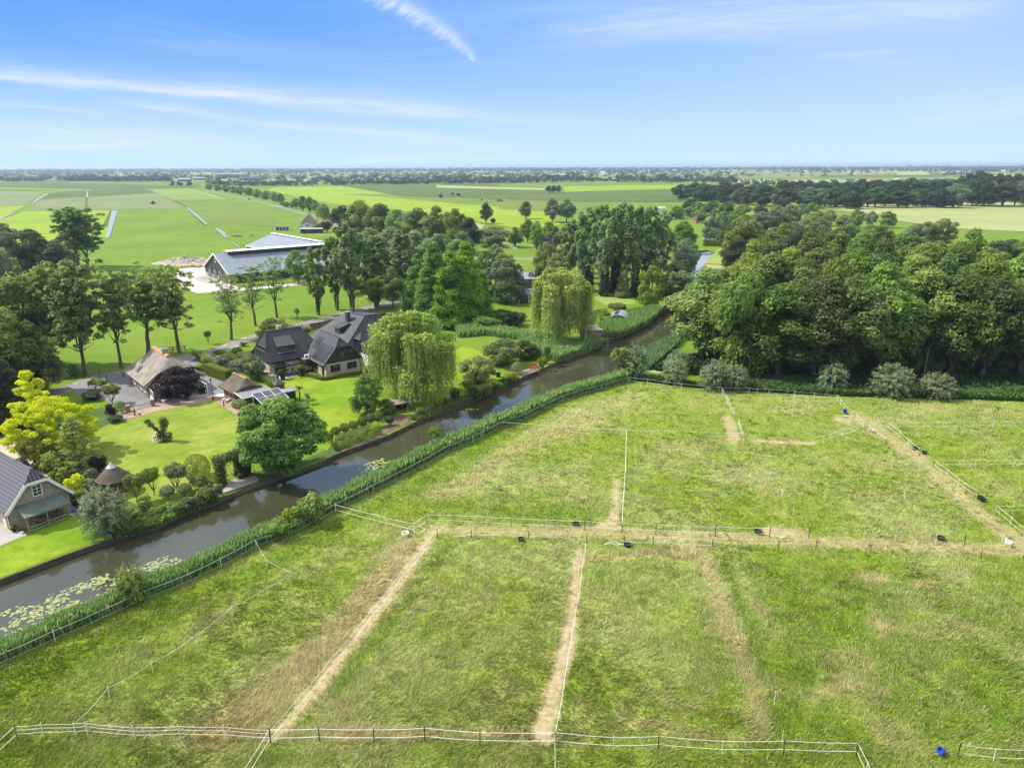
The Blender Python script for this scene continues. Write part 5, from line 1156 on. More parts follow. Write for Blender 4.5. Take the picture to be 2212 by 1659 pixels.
# ------------------------------------------------------------------ buildings
ID = lambda p: p
SWAP = lambda p: (p[1], p[0], p[2])
def hroof(root, x0, x1, y0, y1, ze, zr, zf=None, zb=None, inf=1.2, inb=1.2, m=None, mw=None, t=.16, ov=.5, zw=None, barge=None, tf=ID, name='roof', ridge=None, walls=True, gm=None, z0=0):
    """roof with its ridge along y; gable (zf=None) or half hip from height zf at each end; walls inset by the overhang"""
    xm = (x0+x1)/2; k = (xm-x0)/(zr-ze)
    xl = lambda z: x0+(z-ze)*k; xr = lambda z: x1-(z-ze)*k
    zf_ = zr if zf is None else zf; zb_ = zr if zb is None else zb; a = 0 if zf is None else inf; b = 0 if zb is None else inb
    r = MB(); S_ = lambda pts: r.slab([tf(p) for p in pts], t)
    up = .004
    L1 = [(x0, y0, ze), (xl(zf_), y0, zf_)]+([(xm, y0+a, zr)] if zf is not None else [])+[(xm, y1-b, zr)]+([(xl(zb_), y1, zb_)] if zb is not None else [])+[(x0, y1, ze)]
    if zf is None: L1[1] = (xm, y0, zr)
    S_(L1); S_([(x1+x0-p[0], p[1], p[2]) for p in L1])
    if zf is not None: S_([(xl(zf_), y0-up, zf_), (xr(zf_), y0-up, zf_), (xm, y0+a, zr)])
    if zb is not None: S_([(xl(zb_), y1+up, zb_), (xr(zb_), y1+up, zb_), (xm, y1-b, zr)])
    ro = r.build(name, m, root)
    if ridge:
        q = MB(); pts = [(xm, y0+a, zr), (xm, y1-b, zr)]; n = max(2, int((y1-y0-a-b)/.4))
        for i in range(n):
            p = [Vector(tf((xm, pts[0][1]+(pts[1][1]-pts[0][1])*(i+f)/n, zr-.02+.03*(f > 0)))) for f in (0, .98)]; q.bar(p[0], p[1], ridge[1], 7)
        if len(ridge) > 2:
            for (pa, pb) in (((xl(zf_), y0, zf_), (xm, y0+a, zr)), ((xr(zf_), y0, zf_), (xm, y0+a, zr))): q.bar(tf(pa), tf(pb), ridge[1]*.8, 6)
        q.build('ridge_tiles', M[ridge[0]], ro)
    if walls:
        w = MB(); wx0, wx1, wy0, wy1 = x0+ov, x1-ov, y0+ov, y1-ov; dz = .14+t
        zl = lambda x: ze+(min(x-x0, x1-x))/k-dz
        def end(y, zt, s, mi):
            zt2 = min(zt, zr)-dz; top = [(xr(zt2+dz) if zt < zr-.01 else xm, y, zt2)] if zt >= zr-.01 else [(xr(zt2+dz), y, zt2), (xl(zt2+dz), y, zt2)]
            pts = [(wx0, y, z0), (wx1, y, z0), (wx1, y, zl(wx1))]+top+[(wx0, y, zl(wx0))]
            w.poly([tf(p) for p in (pts if s > 0 else pts[::-1])], mi)
        end(wy0, zf_, 1, 0); end(wy1, zb_, -1, 0)
        for x, s in ((wx0, -1), (wx1, 1)):
            pts = [(x, wy0, z0), (x, wy1, z0), (x, wy1, zl(wx0)), (x, wy0, zl(wx0))]; w.poly([tf(p) for p in (pts if s > 0 else pts[::-1])])
        w.build('wall', mw, root)
    if barge:
        q = MB(); bm, bh = barge
        segs = [((x0, y0-.03, ze-bh*.3), (xl(zf_) if zf is not None else xm, y0-.03, zf_-bh*.3)), ((x1, y0-.03, ze-bh*.3), (xr(zf_) if zf is not None else xm, y0-.03, zf_-bh*.3))]
        if zf is not None: segs.append(((xl(zf_), y0-.035, zf_-bh*.3), (xr(zf_), y0-.035, zf_-bh*.3)))
        for s in segs: q.beam(tf(s[0]), tf(s[1]), .06, bh)
        q.build('bargeboard', M[bm], root)
    return ro
def window(root, p, ang, w, h, nx=2, ny=2, fr='white', bar=.06, name='window', shut=None, depth=.05):
    """window centred at p (bottom middle) on a wall whose outward normal points along ang"""
    nrm = Vector((math.cos(ang), math.sin(ang), 0)); e = Vector((-nrm.y, nrm.x, 0)); p = Vector(p); f = MB(); up = Vector((0, 0, 1))
    o = p+nrm*.045
    def b_(c, sx, sz, d=.07): f.box(c, (d, sx, sz), ang)
    f.box(o+up*(h/2-.0), (.02, .01, .01), ang)
    b_(o+e*(-w/2)+up*h/2, bar, h+bar); b_(o+e*(w/2)+up*h/2, bar, h+bar); b_(o+up*0, w-bar, bar, .09); b_(o+up*h, w-bar, bar, .09)
    for i in range(1, nx): b_(o+e*(-w/2+w*i/nx)+up*h/2, bar*.6, h-bar, .05)
    for j in range(1, ny): b_(o+up*h*j/ny, w-bar, bar*.6, .045)
    wo = f.build(name, M[fr], root)
    g_ = MB(); g_.box(p+nrm*.02+up*h/2, (.035, w-bar*.9, h-bar*.9), ang); g_.build('pane', M['glass'], wo)
    if shut:
        for s in (-1, 1):
            q = MB(); q.box(p+nrm*.04+e*s*(w/2+.26)+up*h/2, (.05, .4, h+.05), ang); q.build('shutter', M[shut], root)
    return wo
FRONT, LEFT, RIGHT, BACK = -math.pi/2, math.pi, 0.0, math.pi/2
AA = math.atan2(.625, .78)

# brick barn with firewood shelter, lower left
AB = math.radians(54)
rt = empty('brick_barn', (-57.6, 73.1, 0), AB, 'brown brick barn with dark glazed tiles and white bargeboards at the left edge', 'barn')
hroof(rt, -.3, 6.9, -.65, 16, 2.4, 6.5, 5.2, None, .9, m=M['tile_purple'], mw=M['brick_grey'], barge=('white', .34), ridge=('tile_purple', .12, 1), ov=.4)
window(rt, (3.3, -.27, 3.35), FRONT, .95, 1.3, 2, 3, 'cream', .10)
window(rt, (.08, 3.6, 1.0), LEFT, .8, .9, 2, 2, 'cream', .08)
d = MB(); d.box((.05, 1.45, 1.05), (.08, .95, 2.1)); dd = d.build('door', M['cream'], rt)
d = MB(); d.box((0, 1.45, 1.55), (.02, .6, .7)); d.build('pane', M['glass'], dd)
d = MB(); d.bar((.04, -.1, .1), (.04, -.1, 2.3), .05); d.build('drainpipe', M['black'], rt)
d = MB(); d.slab([(.8, -.27, 2.8), (5.6, -.27, 2.8), (5.6, -2.5, 2.05), (.8, -2.5, 2.05)], .06); cn = d.build('canopy', M['sheet_green'], rt)
for x, y in ((1.0, -2.4), (3.1, -2.4), (5.3, -2.4)):
    d = MB(); d.bar((x, y, 0), (x, y, 2.13), .06); d.build('post', M['wood'], rt)
d = MB(); d.beam((.8, -2.4, 1.93), (5.6, -2.4, 1.93), .08, .12); d.build('beam', M['wood'], rt)
def onb(o, A, p): c, s = math.cos(A), math.sin(A); return Vector((o[0]+p[0]*c-p[1]*s, o[1]+p[0]*s+p[1]*c, p[2] if len(p) > 2 else 0))
O1 = (-57.6, 73.1)
lg = MB()
for i in range(230):
    x = rnd.uniform(1.9, 5.3); z = .1+rnd.random()*1.35*(.55+.45*math.sin((x-2)*.75)); y = -.4-rnd.random()*.75
    lg.bar((x, y+.0, z), (x+rnd.uniform(-.05, .05), y-.34, z), rnd.uniform(.05, .1), 5)
lo = lg.build('firewood_pile', M['logs']); lo.location = onb(O1, AB, (0, 0, 0)); lo.rotation_euler = (0, 0, AB); setp(lo, 'stacked split logs under the green corrugated canopy', 'firewood', kind=None)
ld = MB()
for z in (.25, .62): ld.bar((1.0, -2.25, z), (5.2, -2.25, z+.05), .035, 5)
for i in range(14): ld.bar((1.15+i*.3, -2.25, .25), (1.15+i*.3, -2.25, .64), .02, 4)
lo = ld.build('ladder', M['steel']); lo.location = onb(O1, AB, (0, 0, 0)); lo.rotation_euler = (0, 0, AB); setp(lo, 'aluminium ladder lying on its side before the firewood', 'ladder')
hs = MB()
for k in range(4):
    for i in range(18):
        a, b = 2*math.pi*i/18, 2*math.pi*(i+1)/18; r = .38+.03*k; hs.bar((4.9+math.cos(a)*r*1.2, -1.6+.03*k, 1.7+math.sin(a)*r*.6), (4.9+math.cos(b)*r*1.2, -1.6+.03*k, 1.7+math.sin(b)*r*.6), .03, 4, caps=False)
lo = hs.build('hose_coil', M['yellowp']); lo.location = onb(O1, AB, (0, 0, 0)); lo.rotation_euler = (0, 0, AB); setp(lo, 'yellow hose coil hanging under the green canopy', 'hose')
def pot(x, y, label, m='terracotta', plant='green', s=1.0, name='plant_pot', z=0):
    r_ = empty(name, (x, y, z), 0, label, 'plant pot'); q = MB(); q.lathe([(0, .01), (.14*s, .01), (.2*s, .34*s), (.17*s, .34*s), (.16*s, .28*s), (0, .28*s)], n=12); q.build('pot', M[m], r_)
    me = PROTO['tuft'][0]; c = link('plant', me[2], r_); c.scale = (s*.4, s*.4, s*.5); c.location = (0, 0, .22*s); c.material_slots[0].link = 'OBJECT'; c.material_slots[0].material = M['l_'+plant]; return r_
p = onb(O1, AB, (.15, -.55)); pot(p.x, p.y, 'green potted plant by the cream barn door', 'black')
def bucket(x, y, label, m, s=.22, name='bucket', tilt=0, cat='bucket', inner=None, h=None):
    h = h or s*1.2; r_ = empty(name, (x, y, .03 if not tilt else s*.6), rnd.uniform(0, 6), label, cat); r_.rotation_euler[1] = tilt
    q = MB(); q.lathe([(0, .0), (s*.8, .0), (s, h), (s*1.07, h), (s*1.07, h+.02), (s*.93, h+.02), (s*.76, .03), (0, .03)], n=18); q.build('body', M[m], r_)
    for sg in (-1, 1):
        q = MB(); q.bar((sg*s*1.05, -.06, h-.03), (sg*s*1.25, -.05, h-.07), .015, 5); q.bar((sg*s*1.05, .06, h-.03), (sg*s*1.25, .05, h-.07), .015, 5); q.bar((sg*s*1.25, -.055, h-.07), (sg*s*1.25, .055, h-.07), .015, 5); q.build('handle', M[m], r_)
    if inner:
        q = MB(); q.lathe([(0, h*.6), (s*.86, h*.6)], n=18); q.build('feed', M[inner], r_)
    return r_
p = onb(O1, AB, (.5, -1.7)); bucket(p.x, p.y, 'white bucket under the end of the green canopy', 'white', .16)
p = onb(O1, AB, (6.2, -1.6)); q = MB(); q.lathe([(0, 0), (.28, .02), (.34, .25), (.26, .6), (.1, .75), (.14, .82), (0, .8)], n=9); o = q.build('plastic_sack', M['blue']); o.location = p; o.scale = (1, .7, 1); setp(o, 'blue plastic sack leaning beside the firewood shelter', 'sack')
# car behind the barn
def car(p, rz, label):
    r_ = empty('parked_car', p, rz, label, 'car')
    def hull(prof, w0, w1, name, m, par=r_):
        q = MB(); n = len(prof); L_ = [Vector((x, w0 if z < 1.0 else w1, z)) for x, z in prof]; R_ = [Vector((v.x, -v.y, v.z)) for v in L_]
        for i in range(n):
            j = (i+1) % n; q.poly([L_[i], R_[i], R_[j], L_[j]][::-1])
        q.poly(L_[::-1]); q.poly(R_); return q.build(name, m, par)
    hull([(-2.2, .3), (2.2, .3), (2.28, .62), (2.05, .9), (1.1, .99), (-2.1, .99), (-2.28, .7)], .9, .88, 'body', M['carpaint'])
    cb = hull([(1.05, .995), (.35, 1.52), (-1.55, 1.55), (-2.1, .995)], .8, .70, 'cabin', M['carpaint'])
    q = MB(); q.poly([(1.03, .72, 1.03), (1.03, -.72, 1.03), (.40, -.63, 1.50), (.40, .63, 1.50)]); o_ = q.build('windscreen', M['glass'], r_); o_.location = (.02, 0, .012)
    for s in (-1, 1):
        q = MB(); q.slab([(.9, s*.80, 1.03), (.33, s*.72, 1.45), (-1.5, s*.72, 1.45), (-1.95, s*.80, 1.03)], .02); q.build('side_window', M['glass'], r_)
        q = MB(); q.box((.85, s*1.0, 1.02), (.14, .2, .14)); q.build('mirror', M['carpaint'], r_)
        q = MB(); q.box((2.2, s*.62, .72), (.12, .36, .16)); q.build('headlight', M['glass'], r_)
        for x in (-1.4, 1.4):
            q = MB(); q.bar((x, s*.72, .32), (x, s*.92, .32), .32, 16); w_ = q.build('wheel', M['tub'], r_)
            q = MB(); q.bar((x, s*.90, .32), (x, s*.935, .32), .19, 12); q.build('rim', M['steel'], w_)
    q = MB()
    for s in (-.5, -.25, 0, .25, .5): q.beam((.2, s, 1.555), (-1.45, s, 1.575), .05, .02)
    q.build('roof_rib', M['darkgrey'], r_)
pc = Q(17, 340, 330, 1.5); car((pc.x, pc.y, .035), AA-math.pi/2+.1, 'grey green car parked on the gravel behind the brown barn')

# round thatched summer house
gc = Q(5, 932, 1245, 2.0)
gz = empty('garden_pavilion', (gc.x, gc.y, 0), 0, 'round thatched summer house with a pointed zinc cap among the shrubs', 'summer house')
q = MB(); q.lathe([(2.0, 1.85), (2.05, 2.0), (1.25, 2.8), (.5, 3.55), (0, 3.75)], n=24); q.lathe([(2.0, 1.85), (0, 2.2)], n=24); ro = q.build('roof', M['thatch_dark'], gz)
q = MB(); q.lathe([(.66, 3.48), (.3, 3.85), (0, 4.25)], n=20); zc = q.build('cap', M['zinc'], ro)
q = MB(); q.bar((0, 0, 4.2), (0, 0, 4.85), .02, 5); q.box((0, .1, 4.8), (.04, .4, .14)); q.build('weather_vane', M['steel'], gz)
q = MB(); q.lathe([(1.6, 0), (1.6, 1.95)], n=8); q.build('wall', M['woodbrown'], gz)
for i in range(3): window(gz, (1.54*math.cos(-1.57+(i-1)*.785), 1.54*math.sin(-1.57+(i-1)*.785), .8), -1.57+(i-1)*.785, .8, .8, 2, 2, 'darkgrey')

# thatched farmhouse
fa = math.radians(41); FO = (-65.7, 122.2)
fh = empty('thatched_farmhouse', (*FO, 0), fa, 'red brick farmhouse with grey thatch, orange ridge and brick chimney', 'house')
def thatchroof(root, x0, x1, y0, y1, ze, zr, zf, zb, inf, inb, m, t=.32, ridge=None):
    """soft thatch: a grid draped over the half-hipped shape with a rounded ridge"""
    xm = (x0+x1)/2; nx, ny = 28, 36; V = []
    def zz(x, y):
        a = (zr-ze)*(1-abs(x-xm)/(x1-xm)); f = zf-ze+(zr-zf)*max(0, y-y0)/inf; b = zb-ze+(zr-zb)*max(0, y1-y)/inb
        k = .28; m_ = min(a, f, b); s = -k*math.log(math.exp(-(a-m_)/k)+math.exp(-(f-m_)/k)+math.exp(-(b-m_)/k))+m_
        d = .10*math.sin(x*2.1+y*1.3)*math.sin(y*.9)*.4
        e = min(x-x0, x1-x, 1.0); curve = -.18*math.sin(math.pi*min(1, max(0, a/(zr-ze))))
        return ze+s+d+curve+.12
    g_ = [[Vector((x0+(x1-x0)*i/nx, y0+(y1-y0)*j/ny, 0)) for j in range(ny+1)] for i in range(nx+1)]
    q = MB()
    for row in g_:
        for v in row: v.z = max(ze-.1, zz(v.x, v.y))
    for i in range(nx):
        for j in range(ny): q.poly([g_[i][j], g_[i+1][j], g_[i+1][j+1], g_[i][j+1]])
    dn = lambda v: Vector((xm+(v.x-xm)*.985, (y0+y1)/2+(v.y-(y0+y1)/2)*.985, v.z-t))
    ring = [g_[i][0] for i in range(nx+1)]+[g_[nx][j] for j in range(1, ny+1)]+[g_[i][ny] for i in range(nx-1, -1, -1)]+[g_[0][j] for j in range(ny-1, 0, -1)]
    for a, b in zip(ring, ring[1:]+ring[:1]): q.poly([dn(a), dn(b), b, a])
    for i in range(nx):
        for j in range(ny): q.poly([dn(g_[i][j]), dn(g_[i][j+1]), dn(g_[i+1][j+1]), dn(g_[i+1][j])])
    ro = q.build('roof', m, root)
    if ridge:
        c = MB(); n = int((y1-y0-inf-inb)/.33)
        for i in range(n):
            y = y0+inf+(y1-y0-inf-inb)*i/n; c.bar((xm, y, zr-.16), (xm, y+.36, zr-.11), ridge, 10)
        c.build('ridge_tiles', M['orange_tile'], ro)
    return ro
rf = thatchroof(fh, -.75, 9.95, -.9, 12.9, 2.35, 6.75, 4.7, 3.4, 2.2, 2.6, M['thatch_grey'], ridge=.36)
def gwall(root, x0, x1, y0, y1, ze, slope, zt, m, k0=0):
    w = MB(); xm = (x0+x1)/2
    def end(y, s):
        pts = [(x0, y, 0), (x1, y, 0), (x1, y, ze), (x1-(zt-ze)/slope, y, zt), (x0+(zt-ze)/slope, y, zt), (x0, y, ze)]; w.poly(pts if s > 0 else pts[::-1])
    end(y0, 1); end(y1, -1)
    w.poly([(x0, y1, 0), (x0, y0, 0), (x0, y0, ze), (x0, y1, ze)]); w.poly([(x1, y0, 0), (x1, y1, 0), (x1, y1, ze), (x1, y0, ze)]); return w.build('wall', m, root)
gwall(fh, 0, 9.2, 0, 12, 2.3, .84, 4.35, M['brick_red'])
q = MB()
for s, x in ((1, -.45), (-1, 9.65)): q.beam((x, -.62, 2.15), (x+s*2.55, -.62, 4.25), .05, .2)
q.build('bargeboard', M['white'], fh)
q = MB(); q.box((4.6, 3.4, 6.6), (.95, .95, 2.1)); ch = q.build('chimney', M['brick_tan'], rf)
q = MB(); q.box((4.6, 3.4, 7.7), (1.15, 1.15, .14)); q.bar((4.6, 3.4, 7.77), (4.6, 3.4, 8.1), .14); q.build('cap', M['zinc'], ch) if False else q.build('chimney_pot', M['zinc'], rf)
for i in range(3):
    x = 1.5+i*1.05; window(fh, (x, -.02, .15), FRONT, .95, 2.15, 2, 4, 'white', .10, 'french_door')
for x in (5.2, 6.4, 7.6): window(fh, (x, -.02, .15), FRONT, 1.1, 2.15, 2, 4, 'white', .10, 'french_door')
for y in (1.6, 4.2, 8.5): window(fh, (-.02, y, .75), LEFT, 1.5, 1.35, 3, 3, 'white', .09)
window(fh, (4.6, -.02, 3.0), FRONT, 1.3, 1.1, 3, 2, 'white', .08)
def gscreen(x, y, dx, dy, label):
    o = onb(FO, fa, (x, y)); r_ = empty('glazed_screen', (*o[:2], .1), fa+math.atan2(dy, dx), label, 'wind screen'); L_ = math.hypot(dx, dy)
    q = MB(); q.box((0, 0, .95), (.1, .1, 1.9)); q.box((L_, 0, .95), (.1, .1, 1.9)); q.box((L_/2, 0, 1.78), (L_-.1, .08, .1)); q.box((L_/2, 0, .55), (L_-.1, .07, .1))
    for i in range(1, 4): q.box((L_*i/4, 0, 1.16), (.05, .05, 1.14))
    q.box((L_/2, 0, 1.17), (L_-.1, .045, .05)); q.box((L_/2, 0, .25), (L_-.1, .05, .5)); fr = q.build('frame', M['white'], r_)
    q = MB(); q.box((L_/2, 0, 1.16), (L_-.1, .02, 1.15)); q.build('pane', M['glass'], r_)
gscreen(.2, -.4, -.3, -3.4, 'white glazed screen at the left end of the farmhouse terrace'); gscreen(8.6, -1.2, .2, -3.6, 'white glazed screen at the right end of the farmhouse terrace')
# terrace table and chairs
def chair(p, rz, label, m='darkgrey', group=None, name='garden_chair'):
    r_ = empty(name, p, rz, label, 'chair', group)
    q = MB(); q.box((0, 0, .44), (.5, .48, .05)); q.build('seat', M[m], r_); q = MB(); q.box((0, .24, .72), (.5, .05, .55)); q.build('backrest', M[m], r_)
    for x in (-.21, .21):
        for y in (-.2, .2):
            q = MB(); q.bar((x, y, 0), (x, y, .43), .02, 5); q.build('leg', M[m], r_)
        q = MB(); q.beam((x*1.15, -.2, .64), (x*1.15, .22, .64), .05, .03); q.build('armrest', M[m], r_)
    return r_
def table(p, rz, L_, W_, label, m='darkgrey'):
    r_ = empty('garden_table', p, rz, label, 'table'); q = MB(); q.box((0, 0, .73), (L_, W_, .05)); q.build('tabletop', M[m], r_)
    for x in (-1, 1):
        for y in (-1, 1): q = MB(); q.box((x*(L_/2-.1), y*(W_/2-.1), .35), (.07, .07, .7)); q.build('leg', M[m], r_)
p = onb(FO, fa, (6.9, -2.4)); table((p.x, p.y, .1), fa, 1.6, .9, 'dark table on the farmhouse terrace behind the purple tree')
for i, (dx, dy, rz) in enumerate(((-.5, .8, 0), (.5, .8, 0), (-.5, -.8, math.pi), (.5, -.8, math.pi))):
    q_ = onb(FO, fa, (6.9+dx, -2.4+dy)); chair((q_.x, q_.y, .1), fa+rz, 'dark chair at the farmhouse terrace table', group='chairs at the farmhouse terrace table')
for i, x in enumerate((8.0, 8.6)):
    p = onb(FO, fa, (x-.3, -4.4)); pot(p.x, p.y, ('left', 'right')[i]+' one of two dark pot plants at the farmhouse terrace edge', 'black', 'dark', 1.6, z=.1)
# lamp posts
def lamp(p, h, label):
    r_ = empty('street_lamp', p, 0, label, 'lamp post'); q = MB(); q.lathe([(.14, 0), (.14, .5), (.08, .55), (.06, .9), (.045, h-.75), (.1, h-.72), (.05, h-.68)], n=10); q.build('post', M['black'], r_)
    q = MB(); q.beam((-.3, 0, h-.85), (.3, 0, h-.85), .03, .03); q.build('crossbar', M['black'], r_)
    q = MB(); q.lathe([(.08, h-.66), (.2, h-.22), (.22, h-.2), (.05, h-.02), (0, h+.12)], n=6); q.build('lantern', M['darkgrey'], r_); q = MB(); q.lathe([(.05, h-.6), (.16, h-.25), (0, h-.22)], n=6); q.build('glass', M['glass'], r_)
p = Q(18, 1130, 805); lamp(p, 4.1, 'tall dark lamp post at the lawn corner between farmhouse and small barn')
p = Q(5, 835, 500); lamp(p, hgt(*D(5, 835, 500), D(5, 835, 350)[1]), 'dark lamp post beside the flat pruned trees')
for k, x, y, lab in ((18, 1255, 880, 'black bollard light on the brick path before the small barn'), (5, 728, 500, 'leftmost black bollard by the paved yard'), (5, 880, 440, 'black bollard right of the flat pruned trees'), (5, 1020, 425, 'black bollard at the rear corner of the farmhouse')):
    p = Q(k, x, y); q = MB(); q.lathe([(.09, 0), (.08, .75), (.12, .78), (.12, .95), (.03, 1.0), (0, 1.0)], n=10); o = q.build('bollard', M['black']); o.location = p; setp(o, lab, 'bollard')
# gate, brick piers and pump
def pier(k, x, y, label, h=1.1):
    p = Q(k, x, y); r_ = empty('brick_pier', p, fa, label, 'gate pier'); q = MB(); q.box((0, 0, h/2), (.6, .6, h)); q.build('shaft', M['brick_red'], r_); q = MB(); q.box((0, 0, h+.05), (.7, .7, .1)); q.build('coping', M['terracotta'], r_); return p
pa = pier(5, 1055, 705, 'brick gate pier at the left end of the iron gate'); pb = pier(5, 1258, 655, 'brick gate pier beside the white terrace screen')
gd = (pb-pa); gr = empty('iron_gate', pa+gd.normalized()*.4, math.atan2(gd.y, gd.x), 'pair of dark wrought iron gates between brick piers', 'gate'); GL = gd.length-.8
for s in (0, 1):
    q = MB(); x0 = s*GL/2+.02; x1 = x0+GL/2-.04
    for z in (.12, .75): q.bar((x0, 0, z), (x1, 0, z), .025, 5)
    n = 9
    for i in range(n+1):
        t = i/n; h_ = .8+.28*math.sin(math.pi*(t if s else 1-t)/2)**2; q.bar((x0+(x1-x0)*t, 0, .05), (x0+(x1-x0)*t, 0, h_), .015, 4)
    q.build('gate_leaf', M['black'], gr)
p = Q(5, 1112, 735); r_ = empty('hand_pump', p, .3, 'old cast iron hand pump on the round paving', 'pump'); q = MB(); q.lathe([(.16, 0), (.16, .08), (.09, .12), (.09, 1.0), (.13, 1.05), (.05, 1.25), (0, 1.25)], n=12); q.bar((0, 0, .8), (.3, 0, .7), .04); q.build('body', M['black'], r_); q = MB(); q.bar((0, 0, 1.1), (-.35, 0, .6), .025); q.build('handle', M['black'], r_)
p = Q(5, 1150, 728); bucket(p.x, p.y, 'dark bucket beside the hand pump', 'black', .16)
q = MB()
for i in range(28):
    a = i/28*6.283; q.box((math.cos(a)*1.3, math.sin(a)*1.3, .07), (.28, .12, .03), a+1.57)
    if i % 2: q.box((math.cos(a)*.8, math.sin(a)*.8, .07), (.28, .12, .03), a+1.57)
o = q.build('paving_circle', M['brickpave']); o.location = Q(5, 1085, 742); setp(o, kind='structure')
q = MB()
for i in range(9): q.box((rnd.uniform(-.5, .5), i*.25-1, .22), (.35, .3, .44), rnd.random())
o = q.build('stone_wall', M['brickpave']); o.location = Q(5, 1000, 730); setp(o, 'low rough stone edging beside the left gate pier', 'wall')

# small thatched outbuilding with verandah and solar panels
sa = math.radians(44); SO = (-49, 119.1)
sb = empty('thatched_outbuilding', (*SO, 0), sa, 'small red brick outbuilding with dark thatch, orange ridge and grey verandah', 'outbuilding')
thatchroof(sb, -.75, 5.05, -1.9, 5.0, 2.15, 4.35, 3.1, 3.0, 1.0, 1.0, M['thatch_dark'], .26, .2)
gwall(sb, 0, 4.3, -1.3, 4.4, 2.15, .76, 3.0, M['brick_red'])
q = MB()
for s, x in ((1, -.2), (-1, 4.5)): q.beam((x, -1.72, 2.25), (x+s*1.35, -1.72, 3.1), .05, .12)
q.build('bargeboard', M['white'], sb)
q = MB(); q.slab([(-.5, -1.5, 2.45), (5.2, -1.5, 2.45), (5.2, -4.9, 2.15), (-.5, -4.9, 2.15)], .12); q.build('verandah_roof', M['felt'], sb)
q = MB(); q.beam((-.5, -4.95, 2.08), (5.2, -4.95, 2.08), .05, .16); q.beam((-.55, -1.5, 2.38), (-.55, -4.95, 2.08), .05, .14); q.build('gutter', M['white'], sb)
for x in (-.2, 2.4, 5.0): q = MB(); q.box((x, -4.7, 1.03), (.12, .12, 2.06)); q.build('post', M['darkgrey'], sb)
q = MB(); q.box((-.25, -1.45, 1.1), (.14, .14, 2.2)); q.build('drainpipe', M['black'], sb)
for y in (1.0, 3.0): window(sb, (-.02, y, 1.25), LEFT, .5, .4, 2, 1, 'darkgrey', .05)
for x in (1.2, 3.1): window(sb, (x, -1.32, .1), FRONT, 1.4, 2.0, 2, 3, 'white', .08, 'french_door')
sp_ = empty('solar_canopy', onb(SO, sa, (1.0, -5.2)), sa, 'tilted solar panel canopy with white frame in front of the outbuilding', 'solar panels')
q = MB(); q.slab([(0, 0, 2.65), (4.9, 0, 2.65), (4.9, -3.6, 1.75), (0, -3.6, 1.75)], .06); q.build('panel', M['solar'], sp_)
q = MB()
for x in (0, 1.63, 3.27, 4.9): q.beam((x, 0, 2.66), (x, -3.6, 1.76), .06, .07)
for t in (0, .5, 1): q.beam((0, -3.6*t, 2.665-.9*t), (4.9, -3.6*t, 2.665-.9*t), .06, .07)
q.build('frame', M['white'], sp_)
for x in (.1, 4.8):
    for y, z in ((-.1, 2.55), (-3.5, 1.72)): q = MB(); q.box((x, y, z/2), (.08, .08, z)); q.build('post', M['white'], sp_)
p = Q(18, 1285, 825); lo_ = empty('sun_lounger', p, sa+.4, 'white sun lounger beside the small outbuilding wall', 'sun lounger')
q = MB(); q.box((.3, 0, .32), (1.1, .6, .06)); q.build('seat', M['white'], lo_); q = MB(); q.slab([(-.25, -.3, .35), (-.25, .3, .35), (-.75, .3, .8), (-.75, -.3, .8)], .05); q.build('backrest', M['white'], lo_)
for x in (-.2, .75):
    for y in (-.25, .25): q = MB(); q.bar((x, y, 0), (x, y, .3), .025, 5); q.build('leg', M['white'], lo_)
p = Q(18, 1215, 755); q = MB(); q.box((0, 0, .03), (1.3, 1.6, .05)); o = q.build('paving_slab', M['white']); o.location = (p.x, p.y, .05); o.rotation_euler = (0, 0, sa); setp(o, 'white slab lying beside the outbuilding corner', 'slab')

# pavilion with flat roof and little bird tower behind the solar panels
p0 = Q(6, 890, 985, 2.2); pv = empty('garden_shed', (p0.x, p0.y, 0), AA, 'low flat roofed dark garden shed behind the solar panels', 'shed')
q = MB(); q.box((0, 0, 2.2), (3.6, 2.6, .14)); q.build('roof', M['felt'], pv); q = MB(); q.box((0, 0, 1.06), (3.0, 2.2, 2.12)); q.build('wall', M['black'], pv)
p0 = Q(6, 835, 950, 2.3); tw = empty('dovecote', (p0.x, p0.y, 0), AA, 'small square wooden dovecote with dark pyramid roof', 'dovecote')
q = MB(); q.box((0, 0, 1.5), (1.5, 1.5, 3.0)); q.build('wall', M['woodbrown'], tw)
q = MB(); a_ = [(-1, -1), (1, -1), (1, 1), (-1, 1)]
for i in range(4): q.poly([(a_[i][0], a_[i][1], 2.95), (a_[(i+1) % 4][0], a_[(i+1) % 4][1], 2.95), (0, 0, 3.75)])
q.poly([(-1, 1, 2.95), (1, 1, 2.95), (1, -1, 2.95), (-1, -1, 2.95)]); q.build('roof', M['tile_grey'], tw)

